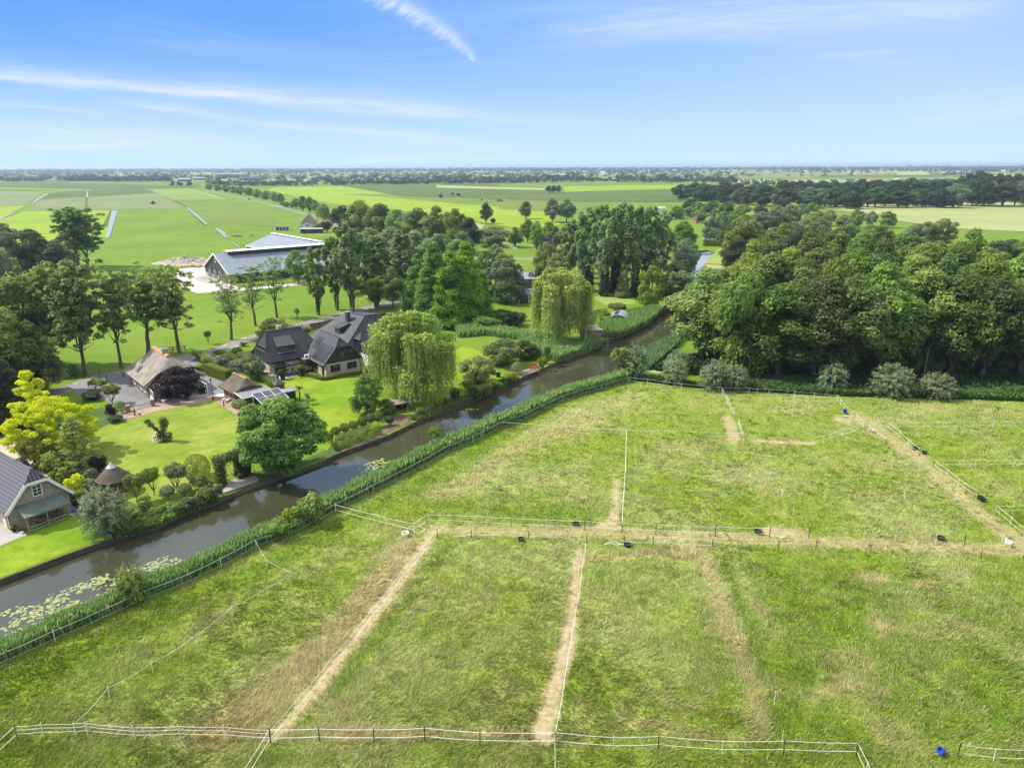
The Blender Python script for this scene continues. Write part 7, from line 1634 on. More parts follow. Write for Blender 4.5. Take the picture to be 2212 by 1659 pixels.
for x, hh in ((972, 9), (1118, 7), (1214, 6)):
    p = P(x, 369.5); m_ = pxm(x, 369.5); q = MB(); q.box((0, 0, m_*2), (m_*1.3, m_*1.3, m_*4)); q.lathe([(m_*.9, m_*4), (0, m_*hh)], n=6); o = q.build('church_tower', M['darkgrey']); o.location = p; setp(o, {972: 'thin spire on the horizon at centre', 1118: 'dark tower on the horizon right of centre', 1214: 'small spire on the horizon above the isolated clump'}[x], 'tower')
# ------------------------------------------------------------------ fences
def fence(posts, label, ropes=((1.15, 'rope_white', .018), (.55, 'rope_white', .018)), h=1.25, pm='post_white', r=.028, name='paddock_fence', sag=.05, tilt=.03, closed=True, mixed=None, rpx=None):
    """posts: ground points; one mesh per post and per rope"""
    o = posts[0]; r_ = empty(name, (o.x, o.y, 0), 0, label, 'fence'); tops = []
    for i, p in enumerate(posts):
        v = p-Vector((o.x, o.y, 0)); q = MB(); lx, ly = rnd.uniform(-tilt, tilt), rnd.uniform(-tilt, tilt); mm_ = pm if not mixed else mixed[i % len(mixed)]
        rr = r*(1.35 if mm_ != 'post_white' else .9); rr = max(rr, rpx*pxm(*projA(p.x, p.y)) if rpx else rr)
        q.bar((v.x, v.y, -.1), (v.x+lx, v.y+ly, h*rnd.uniform(.96, 1.04)), rr, 6); q.build('post', M[mm_], r_); tops.append((v, lx, ly))
    for z, mt, rad in ropes:
        q = MB()
        for (a, ax, ay), (b, bx, by) in zip(tops[:-1], tops[1:]):
            n = 5; prev = None
            for k in range(n+1):
                t = k/n; pz = z-sag*4*t*(1-t)*rnd.uniform(.7, 1.2); pt = a.lerp(b, t)+Vector((ax*(1-t)+bx*t, ay*(1-t)+by*t, 0))*z; pt.z = pz
                if prev is not None: q.bar(prev, pt, rad*.6, 4, caps=False)
                prev = pt
        q.build('rope', M[mt], r_)
    return r_
L12 = lambda *a: [Q(12, *p) for p in a]
L13 = lambda *a: [Q(13, *p) for p in a]
L11 = lambda *a: [Q(11, *p) for p in a]
L14 = lambda *a: [Q(14, *p) for p in a]
L15 = lambda *a: [Q(15, *p) for p in a]
RW = ((1.15, 'rope_white', .022), (.55, 'rope_white', .020))
RM = ((1.2, 'rope_mauve', .035), (.45, 'rope_mauve', .03))
RD = ((1.1, 'rope_dark', .014), (.55, 'rope_dark', .012))
RWD = ((1.12, 'rope_dark', .014), (.5, 'rope_white', .02))
fence(FN, 'long fence with faded ropes running beside the reeds along the canal', RM, 1.35, mixed=['post_wood', 'post_dark', 'post_wood', 'post_white'], r=.032, name='canal_fence')
fence(L12((935, 272), (1067, 285), (1310, 318), (1600, 348), (1795, 350), (1857, 356), (1940, 358), (2127, 370))+L13((190, 377), (330, 387), (497, 402)), 'white rope fence along the rear edge before the pollard willows', RW)
fence(L13((497, 402), (520, 432), (550, 472), (598, 525)), 'short white rope fence at the rear right meadow corner', RW)
fence(L13((635, 547), (683, 598), (605, 641), (537, 657), (450, 682), (400, 702), (318, 712)), 'curved white rope fence left of the grass track', RW)
fence(L13((718, 625), (745, 652), (848, 722)), 'short white tape fence left of the grass track', ((1.15, 'rope_white', .03),), mixed=['post_white', 'post_white', 'post_dark'])
fence(L13((863, 606), (940, 668), (1010, 735), (1090, 795)), 'first white rope fence panel right of the grass track', RW, mixed=['post_dark', 'post_white', 'post_white', 'post_dark'])
fence(L13((863, 606), (1120, 602), (1410, 600), (1620, 594), (1900, 590)), 'rearmost white rope fence running right from the grass track', RW)
fence(L13((1190, 882), (1285, 950), (1370, 1020), (1505, 1110)), 'second white rope fence panel right of the grass track', RW, mixed=['post_dark', 'post_white', 'post_white', 'post_dark'])
fence(L13((1190, 882), (1487, 879), (1768, 878), (2000, 877)), 'second white rope fence running right from the grass track', RW)
fence(L13((1637, 1216), (1740, 1302), (1840, 1388), (1950, 1480)), 'third white rope fence panel at the right edge', RW, mixed=['post_dark', 'post_white', 'post_white'])
fence(L13((1637, 1216), (1844, 1214), (2050, 1212)), 'white rope fence leaving the right edge of the picture', RW)
fence(L13((965, 824), (1082, 915), (1196, 1004), (1345, 1130), (1517, 1276), (1683, 1425)), 'thin wire fence of single white posts left of the grass track', ((1.0, 'rope_dark', .008), (.5, 'rope_dark', .007)))
fence(L13((100, 1092), (408, 1103), (730, 1102), (985, 1110)), 'row of leaning white posts across the middle paddock', ((1.1, 'rope_dark', .01),), tilt=.2)
fence(L12((1760, 690), (1830, 780), (1898, 880), (1945, 977), (2033, 1093), (2117, 1222))+L13((290, 1390),), 'dark wire fence with tilted white posts crossing the centre diagonally', ((1.05, 'rope_dark', .012), (.5, 'rope_dark', .012)), tilt=.16)
fence(L13((370, 890), (735, 910)), 'two fallen white posts with dark wire in the long grass', ((.7, 'rope_dark', .01),), .9, tilt=.45)
fence(L12((908, 920), (1130, 938), (1328, 952), (1545, 956), (1712, 955), (1945, 975)), 'thin white rope fence across the centre paddock', ((1.15, 'rope_white', .014), (.4, 'rope_white', .012)))
fence(L12((916, 660), (913, 760), (910, 840), (906, 925), (900, 1055), (890, 1190), (884, 1345)), 'white rope fence running away from the camera through the centre', ((1.15, 'rope_white', .03), (.5, 'rope_white', .02)), tilt=.06)
fence([FN[16]]+L12((460, 632), (918, 660), (1320, 672), (1760, 682)), 'single taut white rope across the far paddock', ((1.2, 'rope_white', .032),), mixed=['post_dark', 'post_dark', 'post_white', 'post_dark', 'post_dark'])
fence(L12((1603, 352), (1632, 402), (1662, 472), (1695, 502)), 'sagging netting fence behind, between two rear paddocks', ((1.1, 'rope_white', .03), (.6, 'rope_white', .025), (.2, 'rope_white', .02)), tilt=.2, sag=.2)
fence(L12((1716, 575), (1740, 628), (1760, 682)), 'tangled white netting at the corner of the single rope', ((1.1, 'rope_white', .03), (.6, 'rope_white', .025)), tilt=.2, sag=.25)
fence(L11((760, 377), (1077, 460), (1318, 518), (1415, 455)), 'white rope fence with a kink beside the white bucket', ((1.15, 'rope_white', .03), (.45, 'rope_white', .028)))
fence(L11((1415, 455), (1610, 456), (1808, 467), (2020, 480))+L12((339, 1320), (617, 1332), (883, 1347), (1128, 1357), (1556, 1374), (1945, 1382)), 'white two rope fence along the upper side of the cross track', ((1.2, 'rope_white', .026), (.5, 'rope_white', .026)), 1.3, mixed=['post_wood', 'post_wood', 'post_white', 'post_wood', 'post_white', 'post_dark', 'post_dark', 'post_dark', 'post_dark', 'post_dark'])
fence(L13((290, 1390), (690, 1408), (915, 1413), (1205, 1428), (1412, 1441)), 'green wire fence with tall white posts on the upper track side', RD, 1.3, mixed=['post_dark', 'post_white', 'post_white', 'post_white', 'post_dark'])
fence(L11((1737, 560), (1962, 562), (2067, 566), (2145, 567))+L12((416, 1406), (630, 1426)), 'two rope fence below the cross track left of the gap', RWD, 1.2, mixed=['post_dark', 'post_white', 'post_white', 'post_dark', 'post_white', 'post_dark'])
fence(L12((900, 1440), (1107, 1442), (1222, 1444), (1372, 1456), (1535, 1462)), 'white rope fence below the cross track right of the gap', ((1.15, 'rope_white', .018), (.45, 'rope_white', .024)), 1.2, mixed=['post_dark', 'post_dark', 'post_white', 'post_white', 'post_dark'])
fence(L12((1535, 1462), (2010, 1472))+L13((343, 1477), (735, 1497), (1197, 1526), (1530, 1537), (1840, 1542), (2000, 1550)), 'dark wire fence along the lower track side at the right', RD, 1.2, mixed=['post_dark', 'post_dark', 'post_dark', 'post_wood', 'post_white', 'post_dark', 'post_dark'])
fence(L11((1490, 560), (1422, 646), (1340, 753), (1248, 850), (1125, 1026), (1015, 1157), (890, 1322), (757, 1480), (620, 1652))+L15((1890, 890), (1735, 1072)), 'long white rope fence along the bare diagonal path', ((1.15, 'rope_white', .016), (.5, 'rope_white', .016)), mixed=['post_dark']+['post_white']*9+['post_dark'])
fence(L14((218, 72), (211, 126), (200, 200), (190, 285), (172, 384), (157, 488), (140, 585), (122, 692), (103, 835), (80, 942)), 'white rope fence along the bare strip right of centre', ((1.15, 'rope_white', .022),), mixed=['post_white'])
fence(L15((115, 1050), (283, 1040), (565, 1030), (867, 1057), (1155, 1050), (1445, 1056), (1735, 1075)), 'three rope white fence across the lower left foreground', ((1.25, 'rope_white', .018), (.95, 'rope_white', .018), (.6, 'rope_white', .018)), 1.4, r=.03, mixed=['post_wood']+['post_white']*5+['post_dark'])
fence(L15((1735, 1075), (2047, 1066))+[P(808, 1606), P(918, 1603), P(1037, 1612)]+L14((80, 950),), 'white rope fence across the lower centre foreground', ((1.25, 'rope_white', .026), (.55, 'rope_white', .026)), 1.35, mixed=['post_dark', 'post_dark', 'post_dark', 'post_dark', 'post_dark', 'post_wood'])
fence(L14((80, 950), (345, 973), (547, 968), (838, 990), (1117, 990), (1448, 1000)), 'white rope fence across the lower right foreground', ((1.25, 'rope_white', .02), (.55, 'rope_white', .02)), 1.35, mixed=['post_wood', 'post_white', 'post_dark', 'post_white', 'post_dark', 'post_dark'])
fence(L14((1910, 1000), (2070, 1024), (2250, 1030), (2450, 1040)), 'white rope fence corner at the lower right edge', ((1.2, 'rope_white', .018), (.5, 'rope_white', .018)), mixed=['post_dark', 'post_white', 'post_white'])
fence(L14((1448, 1000), (1490, 1090), (1540, 1230)), 'white rope fence turning off the bottom edge at right', ((1.25, 'rope_white', .02), (.55, 'rope_white', .02)), mixed=['post_dark', 'post_white'])
fence(L14((1448, 1000), (1910, 1000)), 'thin dark wires closing the gap beside the blue tub', ((.9, 'rope_dark', .008), (.5, 'rope_dark', .008)), mixed=['post_dark'])
fence(L15((115, 1050), (-80, 1230), (-250, 1400)), 'double white rope leaving the lower left corner', ((1.25, 'rope_white', .022), (.55, 'rope_white', .022)), mixed=['post_wood', 'post_white'])
fence(L15((1735, 1075), (1560, 1360), (1450, 1560)), 'double white rope running to the bottom edge at left of centre', ((1.25, 'rope_white', .022), (.55, 'rope_white', .022)), mixed=['post_dark', 'post_white'])
fence(L14((80, 950), (80, 1180), (85, 1400)), 'single white rope running down to the bottom edge at centre', ((1.15, 'rope_white', .018),), mixed=['post_wood', 'post_white'])
fence([Q(11, 187, 640), Q(11, 263, 778), Q(11, 445, 872), Q(11, 268, 988), Q(11, 20, 1122), Q(15, 1493, 262), Q(15, 1267, 446), Q(15, 981, 630), Q(15, 703, 792), Q(15, 490, 1030)], 'slack single rope fence curving through the left meadow', ((1.12, 'rope_white', .015),), sag=.16)
fence(L14((825, 132), (873, 264), (920, 430), (983, 600), (1075, 760), (1110, 940)), 'almost hidden wire with thin white posts in the right paddock', ((.9, 'rope_dark', .006),), r=.02)
for x, y, lab in ((1367, 237, 'lone grey post in the right paddock beside the dry clump'), (1500, 430, 'lone grey post in the centre of the right paddock'), (1320, 612, 'lone green post in the right paddock'), (1622, 630, 'leaning green post in the right paddock'), (1745, 782, 'lone pale post in the lower right paddock')):
    p = Q(14, x, y); q = MB(); q.bar((p.x, p.y, 0), (p.x+rnd.uniform(-.25, .1), p.y, 1.1), .025, 6); setp(q.build('fence_post', M['post_dark' if 'green' in lab else 'rope_mauve']), lab, 'post')
# coiled gate ropes on the ground
def rope_on_ground(pts, label):
    q = MB(); s = smooth([Vector((p.x, p.y, .28)) for p in pts], 5)
    for a, b in zip(s[:-1], s[1:]): q.bar(a, b, .022, 4, caps=False)
    setp(q.build('loose_rope', M['rope_white']), label, 'rope')
rope_on_ground(L12((900, 1440), (880, 1448), (840, 1430), (790, 1432), (755, 1450), (800, 1440), (850, 1450), (890, 1440)), 'loose white gate rope lying beside the black tub at centre')
rope_on_ground(L11((1318, 520), (1350, 535), (1390, 520), (1405, 505)), 'loose white gate rope beside the white bucket')
rope_on_ground(L11((1737, 545), (1700, 552), (1650, 560), (1605, 562)), 'loose white gate rope on the track left')
rope_on_ground(L13((590, 520), (570, 522), (545, 515), (600, 525), (610, 515)), 'tangle of white rope at the rear meadow corner')
rope_on_ground(L13((12, 1380), (60, 1385), (95, 1392), (125, 1388), (80, 1400)), 'white rope dropped beside the bare patch on the track')
rope_on_ground(L13((790, 545), (800, 560), (815, 562), (830, 560)), 'white rope end beside the dark gate post')
# tubs and buckets
for k, x, y, lab, s in ((7, 1123, 1500, 'black rubber feed tub below the left track fence', .33), (7, 1476, 1402, 'black rubber feed tub at the upper track fence', .38), (7, 1804, 1536, 'black rubber feed tub by the loose gate rope', .38), (12, 1862, 1356, 'black rubber feed tub near the bare patch', .42), (13, 1057, 752, 'dark tub behind the rope at the first right panel', .38), (13, 1125, 782, 'dark tub on the grass right of the first panel end', .38),
                        (13, 1528, 1110, 'left of two dark tubs at the second panel end', .38), (13, 1545, 1125, 'right of two dark tubs at the second panel end', .38), (13, 1240, 1402, 'black tub beside the tall white post on the upper track', .42)):
    p = Q(k, x, y); bucket(p.x, p.y, lab, 'tub', s, 'feed_tub', cat='feed tub', inner='tub_in', h=.3).location.z = .12
p = Q(7, 383, 1470); bucket(p.x, p.y, 'white bucket on the worn grass by the kinked fence', 'white', .38, h=.42, inner='sandy').location.z = .12
p = Q(13, 552, 490); bucket(p.x, p.y, 'small blue tub at the rear meadow corner', 'blue', .34, 'feed_tub', .5, cat='feed tub').location.z = .25
p = Q(14, 1843, 992); b_o = bucket(p.x, p.y, 'blue tub tipped on its side at the bottom right', 'blue', .27, 'feed_tub', 1.2, cat='feed tub'); b_o.location.z = .38
p = Q(13, 1728, 1450); wc = empty('plastic_chair', (p.x, p.y, .12), .6, 'white plastic garden chair on the track at the right edge', 'chair')
q = MB(); q.box((0, 0, .43), (.52, .5, .05)); q.build('seat', M['white'], wc)
q = MB()
for i in range(6): x = -.2+i*.08; q.beam((x, .24, .45), (x*1.1, .32, .86-.03*abs(i-2.5)), .03, .03)
for i in range(10): a, b = math.pi*i/10, math.pi*(i+1)/10; q.bar((.28*math.cos(a), .31, .66+.24*math.sin(a)), (.28*math.cos(b), .31, .66+.24*math.sin(b)), .03, 5)
q.build('backrest', M['white'], wc)
for s in (-1, 1):
    q = MB(); q.beam((s*.28, -.22, .64), (s*.28, .3, .66), .06, .03); q.bar((s*.28, -.22, .64), (s*.27, -.24, .42), .02); q.build('armrest', M['white'], wc)
    for y in (-.22, .24): q = MB(); q.bar((s*.25, y, .42), (s*.28, y*1.15, 0), .03, 5); q.build('leg', M['white'], wc)

# garden fences and hedges
def picket(pts, h, label, m='wood', gap=.16, name='picket_fence'):
    r_ = empty(name, pts[0], 0, label, 'fence'); q = MB(); pp = [p-pts[0] for p in pts]
    for a, b in zip(pp[:-1], pp[1:]):
        n = int((b-a).length/gap)
        for i in range(n): v = a.lerp(b, i/n); q.box((v.x, v.y, h/2), (.07, .03, h*rnd.uniform(.94, 1.03)), math.atan2((b-a).y, (b-a).x))
    q.build('pickets', M[m], r_); q = MB()
    for a, b in zip(pp[:-1], pp[1:]):
        for z in (.25*h, .8*h): q.beam((a.x, a.y+.04, z), (b.x, b.y+.04, z), .04, .06)
    q.build('rail', M[m], r_)
picket([Q(6, 1380, 1480), Q(6, 1480, 1440), Q(6, 1600, 1400), Q(6, 1710, 1350)], 1.15, 'grey paling fence behind the round shrubs at the bright lawn')
picket([Q(7, 440, 715), Q(7, 560, 660), Q(7, 680, 610)], 1.1, 'grey paling fence under the front weeping willow')
def panelfence(pts, h, label, m='woodbrown'):
    r_ = empty('garden_fence', pts[0], 0, label, 'fence'); pp = [p-pts[0] for p in pts]
    for a, b in zip(pp[:-1], pp[1:]):
        n = max(1, round((b-a).length/2.2))
        for i in range(n):
            u, v = a.lerp(b, i/n), a.lerp(b, (i+1)/n); q = MB(); q.beam((u.x, u.y, h*.5), (v.x, v.y, h*.5), .05, h*.94); q.build('panel', M[m], r_); q = MB(); q.box((u.x, u.y, h*.52), (.14, .14, h*1.06)); q.build('post', M['black'], r_)
panelfence([Q(6, 1140, 412), Q(6, 1230, 395), Q(6, 1330, 375), Q(6, 1400, 350)], 1.9, 'brown screen fence panels between the two black roofed houses')
def railf(pts, label, m='post_wood'):
    r_ = empty('rail_fence', pts[0], 0, label, 'fence'); pp = [p-pts[0] for p in pts]; q = MB()
    for a, b in zip(pp[:-1], pp[1:]):
        for z in (.4, .75, 1.1): q.beam((a.x, a.y, z), (b.x, b.y, z), .04, .12)
    q.build('rail', M[m], r_)
    for v in pp: q = MB(); q.box((v.x, v.y, .6), (.14, .14, 1.25)); q.build('post', M[m], r_)
railf([Q(5, 1380, 215), Q(5, 1425, 210), Q(5, 1475, 205), Q(5, 1525, 200)], 'dark timber rail fence behind the farmhouse chimney', 'post_dark')
railf([Q(2, 470, 1085), Q(2, 560, 1088), Q(2, 660, 1095), Q(2, 760, 1095)], 'timber rail at the end of the barn paddock', 'post_wood')
for i in range(13): p = Q(3, 350+i*9.5, 765+i*2.5); q = MB(); q.box((p.x, p.y, .5), (.5, .5, 1.4)); setp(q.build('white_marker_post', M['white']), 'white marker post in the row on the far green', 'post', 'white marker posts on the far green')
def hedge(pts, w, h, leaf, label, n=None, size=.07, name='hedge', rough=.05):
    """clipped hedge: leaves over a box section following the line"""
    rg = np.random.default_rng(int(abs(pts[0].x*100))+5); pos = []; nr = []; L_ = sum((b-a).length for a, b in zip(pts[:-1], pts[1:])); n = n or int(L_*(w+2*h)*150)
    for a, b in zip(pts[:-1], pts[1:]):
        m_ = int(n*(b-a).length/L_); d = (b-a).normalized(); s = Vector((-d.y, d.x, 0)); t = rg.random(m_); u = rg.random(m_)*(w+2*h)
        for tt, uu in zip(t, u):
            c = a.lerp(b, tt)
            if uu < h: v = c-s*w/2; v.z = uu; k = -s
            elif uu < h+w: v = c+s*(uu-h-w/2); v.z = h; k = Vector((0, 0, 1))
            else: v = c+s*w/2; v.z = uu-h-w; k = s
            pos.append((v.x, v.y, v.z)); nr.append((k.x, k.y, k.z))
    pos = np.array(pos); o = np.array([pts[0].x, pts[0].y, 0]); nr = np.array(nr); lv = leafquads(pos-o+nr*rg.uniform(-rough, rough, len(pos))[:, None]+rg.normal(0, rough*.5, (len(pos), 3)), nr+rg.normal(0, .4, (len(pos), 3)), size, rg)
    r_ = empty(name, (pts[0].x, pts[0].y, 0), 0, label, 'hedge'); f = link('foliage', quadmesh('foliage', lv, M['l_'+leaf], tint=rg.random(len(pos))), r_)
    q = MB()
    for a, b in zip(pts[:-1], pts[1:]): q.beam((a.x-o[0], a.y-o[1], h*.47), (b.x-o[0], b.y-o[1], h*.47), w*.8, h*.86)
    q.build('core', M['l_'+leaf], r_); return r_
hedge([Q(5, 1715, 395), Q(5, 1890, 455)], 1.5, 2.3, 'hedge', 'clipped golden hedge beside the driveway', name='hedge')
hedge([Q(18, 880, 450), Q(18, 1060, 475)], .5, .6, 'hedge', 'low clipped hedge left of the golden hedge')
hedge([Q(6, 1120, 850), Q(6, 1260, 890), Q(6, 1640, 825)], .7, .75, 'box', 'low clipped box hedge around the brick house')
hedge([Q(6, 640, 870), Q(6, 750, 930), Q(6, 790, 960)], 1.2, 1.3, 'green', 'bright green shrub hedge behind the small outbuilding')
hedge([Q(6, 660, 850), Q(6, 750, 860)], .8, .8, 'dark', 'low dark hedge at the patio left corner')
hedge([Q(5, 1790, 1310), Q(5, 1860, 1295)], 1.5, 3.1, 'oak', 'left dark leafy pillar of the garden hedge arch', size=.11, rough=.35); hedge([Q(5, 1950, 1245), Q(5, 2060, 1215)], 1.2, 3.1, 'oak', 'right dark leafy pillar of the garden hedge arch', size=.11, rough=.35)
hb_ = hedge([Q(5, 1790, 1310), Q(5, 2060, 1215)], 1.2, .8, 'oak', 'leafy top of the garden hedge arch above the jetty', size=.11, rough=.35); hb_.location.z = 2.9
hedge([P(1520, 531), P(1580, 533)], 4, 3, 'green', 'clipped hedge between the two far ponds', n=2500, size=.5)
hedge([P(432, 775), P(460, 790), P(500, 800)], 1.8, 1.4, 'olive', 'pale flowering shrub row beside the golden hedge')

# garden shrubs and small trees
def S(kind, k, x, yb, yt, w, leaf, label, cat='shrub', **kw):
    X, Y0 = D(k, x, yb); X2, Y1 = D(k, x, yt); sc = ZM[k][2]; return tree(kind, X, Y0, Y1, w*sc, leaf, label, cat, **kw)
S('ball', 5, 1630, 1245, 1050, 205, 'box', 'large clipped topiary ball at the lawn edge', name='topiary_ball')
S('small', 5, 1125, 1445, 1195, 170, 'green', 'small garden tree right of the summer house')
S('small', 5, 1265, 1392, 1150, 160, 'ygreen', 'yellowish small garden tree in the waterside row')
S('small', 5, 1460, 1362, 1110, 215, 'olive', 'olive flat topped small tree in the waterside row')
S('std', 5, 1388, 1440, 1310, 120, 'silver', 'grey green shrub below the waterside tree row'); S('shrub', 5, 1200, 1540, 1400, 170, 'green', 'round green bush at the water below the small trees')
S('std', 5, 1532, 1430, 1290, 110, 'ash', 'bushy standard shrub left of the hedge arch'); S('shrub', 5, 1650, 1350, 1225, 200, 'ash', 'pale loose bush left of the hedge arch')
S('shrub', 5, 1320, 1560, 1480, 150, 'oak2', 'waterside shrub below the small trees, left'); S('shrub', 5, 1440, 1540, 1450, 170, 'green', 'waterside shrub below the small trees, middle'); S('shrub', 5, 1560, 1500, 1400, 160, 'rose', 'pale leaved waterside shrub below the loose bush'); S('shrub', 5, 1700, 1450, 1330, 190, 'oak2', 'leafy waterside shrub left of the jetty')
S('shrub', 5, 1100, 1600, 1500, 160, 'green', 'waterside shrub right of the silvery bush'); S('shrub', 5, 1230, 1590, 1530, 120, 'dark', 'dark waterside shrub near the water edge'); S('shrub', 5, 1800, 1400, 1300, 90, 'rose', 'shrub touching the jetty end')
S('shrub', 5, 630, 1400, 1215, 180, 'yellow', 'bright yellow bush left of the summer house'); S('shrub', 5, 640, 1470, 1340, 200, 'green', 'green bush below the bright yellow bush'); S('shrub', 5, 760, 1390, 1250, 150, 'silver', 'grey green bush between yellow bush and summer house'); S('tuft', 5, 500, 1290, 1160, 170, 'larch', 'tall feathery green clump by the gravel')
S('shrub', 5, 820, 1200, 1060, 160, 'maroon', 'dark red leaved bush behind the summer house'); S('shrub', 5, 760, 1260, 1170, 130, 'rose', 'green bush with white flowers beside the summer house'); S('shrub', 5, 350, 1190, 1000, 170, 'hedge', 'yellow green bush at the gravel edge'); S('shrub', 5, 440, 1200, 1050, 130, 'green', 'green bush under the yellow tree')
S('shrub', 5, 925, 765, 635, 110, 'maroon', 'dark purple bush left of the gate pier'); S('ball', 5, 995, 705, 615, 85, 'box', 'clipped dark green bush left of the gate pier', name='topiary_ball'); S('shrub', 5, 950, 790, 735, 150, 'dark', 'low dark bush at the lawn corner')
S('small', 5, 785, 520, 430, 110, 'ygreen', 'flat pruned roof tree left of the lamp post'); S('small', 5, 855, 530, 435, 110, 'ygreen', 'flat pruned roof tree right of the lamp post'); S('small', 5, 930, 640, 470, 170, 'hedge', 'golden leaved tiered tree in front of the driveway'); S('hedge' if 'hedge' in PROTO else 'shrub', 5, 760, 600, 530, 220, 'dark', 'dark low hedge bush behind the yellow tree')
S('shrub', 5, 90, 950, 860, 110, 'rose', 'flowering bush left of the yellow tree'); S('shrub', 5, 60, 1000, 910, 80, 'green', 'small green bush at the gravel corner'); S('shrub', 5, 230, 1060, 980, 120, 'green', 'green bush below the yellow tree by the gravel')
# tree shaped willow on the lawn
p = Q(5, 1345, 945); is_ = empty('pollard_clump', p, 0, 'forked ivy clad willow stump with white roses on the lawn', 'tree')
rg = np.random.default_rng(5); C = [(-2.1, .3, 3.0), (-1.6, .2, 2.5), (-.9, 0, 2.0), (.4, 0, 3.4), (.5, 0, 2.9), (.35, 0, 2.3), (.2, 0, 1.7), (-.3, 0, 1.3), (.9, .1, 1.0), (-.6, -.3, .7), (.3, -.3, .5), (1.0, -.1, .5), (-.2, .2, .6)]; R = [.55, .5, .4, .65, .7, .6, .5, .5, .6, .6, .6, .5, .6]
lv, ti = lobes_to_leaves(C, R, 5200, .075, rg, inner=.6); c = link('crown', quadmesh('crown', lv, M['l_dark'], tint=ti), is_); c.material_slots[0].link = 'OBJECT'; c.material_slots[0].material = M['l_oak']
q = MB(); q.bar((0, 0, 0), (0, 0, 1.3), .3, 8); q.bar((0, 0, 1.0), (-1.8, .2, 2.8), .2, 7); q.bar((0, 0, 1.2), (.4, 0, 3.0), .22, 7); q.build('trunk', M['bark'], is_)
pos = np.array([(-.75, -.7, .7)]*90)+rg.normal(0, 1, (90, 3))*[.35, .2, .35]; link('flowers', quadmesh('flowers', leafquads(pos, np.tile([-.3, -1, .5], (90, 1)), .07, rg), M['flower']), is_)
# standards and shrubs along the picket fence
g = 'standard trees along the paling fence'
for x, yb, yt, lab in ((1385, 1455, 1335, 'first standard tree from the chestnut along the paling fence'), (1470, 1430, 1300, 'second standard tree along the paling fence'), (1555, 1400, 1275, 'third standard tree along the paling fence'), (1640, 1370, 1240, 'fourth standard tree along the paling fence'), (1720, 1340, 1205, 'fifth standard tree along the paling fence'), (1790, 1330, 1190, 'sixth standard tree along the paling fence')):
    S('std', 6, x, yb, yt, 95, 'oak2', lab, 'tree', group=g, name='standard_tree')
g = 'round shrubs on the canal edge'
for x, yb, w, lab in ((1437, 1535, 75, 'smallest round shrub on the canal edge'), (1508, 1520, 90, 'second round shrub on the canal edge'), (1578, 1490, 75, 'third round shrub on the canal edge'), (1645, 1468, 105, 'largest round shrub on the canal edge'), (1732, 1440, 75, 'fifth round shrub on the canal edge'), (1790, 1410, 80, 'last round shrub before the bare canal terrace')):
    S('ball', 6, x, yb, yb-w*.95, w, 'box', lab, group=g, name='round_shrub')
S('shrub', 6, 1370, 1560, 1480, 90, 'hedge', 'bright green shrub at the canal edge by the chestnut'); S('tuft', 6, 1340, 1480, 1380, 90, 'hedge', 'yellow green shrub beside the chestnut'); S('broad', 6, 1870, 1230, 1060, 180, 'green', 'leafy bush between round tree and boat shelter', name='bush')
S('shrub', 6, 1900, 1320, 1230, 100, 'oak', 'small shrub on the bare canal terrace'); S('shrub', 6, 1650, 720, 640, 80, 'hedge', 'bright shrub at the right corner of the brick house'); S('shrub', 6, 1700, 850, 740, 130, 'green', 'shrub between brick house and weeping willow')
# palms
def palm(k, x, yb, yt, w, label, n=26):
    p = Q(k, x, yb); X, Y0 = D(k, x, yb); h_ = hgt(X, Y0, D(k, x, yt)[1]); R_ = w*ZM[k][2]*pxm(X, Y0)/2; r_ = empty('palm_tree', p, 0, label, 'palm tree'); hz = h_*.78; q = MB(); q.bar((0, 0, 0), (0, 0, hz), .13, 8, .1); q.build('trunk', M['bark'], r_)
    V = []; rg = np.random.default_rng(int(x))
    for i in range(n):
        a = rg.uniform(0, 6.28); el = rg.uniform(-.3, 1.3); L_ = R_*rg.uniform(.8, 1.1); prev = None
        for j in range(6):
            t = j/5; rr = L_*t*math.cos(el*(1-t*.3)); zz = hz+L_*(math.sin(el)*t-.55*t*t); c = np.array([math.cos(a)*rr, math.sin(a)*rr, zz]); s = np.array([-math.sin(a), math.cos(a), 0])*.17*R_*math.sin(math.pi*min(.95, t+.12))
            if prev is not None: V.append([prev[0]-prev[1], prev[0]+prev[1], c+s, c-s])
            prev = (c, s)
    link('fronds', quadmesh('fronds', np.array(V), M['l_palm'], tint=rg.random(len(V))), r_)
palm(6, 1038, 1075, 925, 130, 'left dark garden palm beside the shed'); palm(6, 1115, 1115, 1005, 130, 'right pale garden palm on the bright lawn')
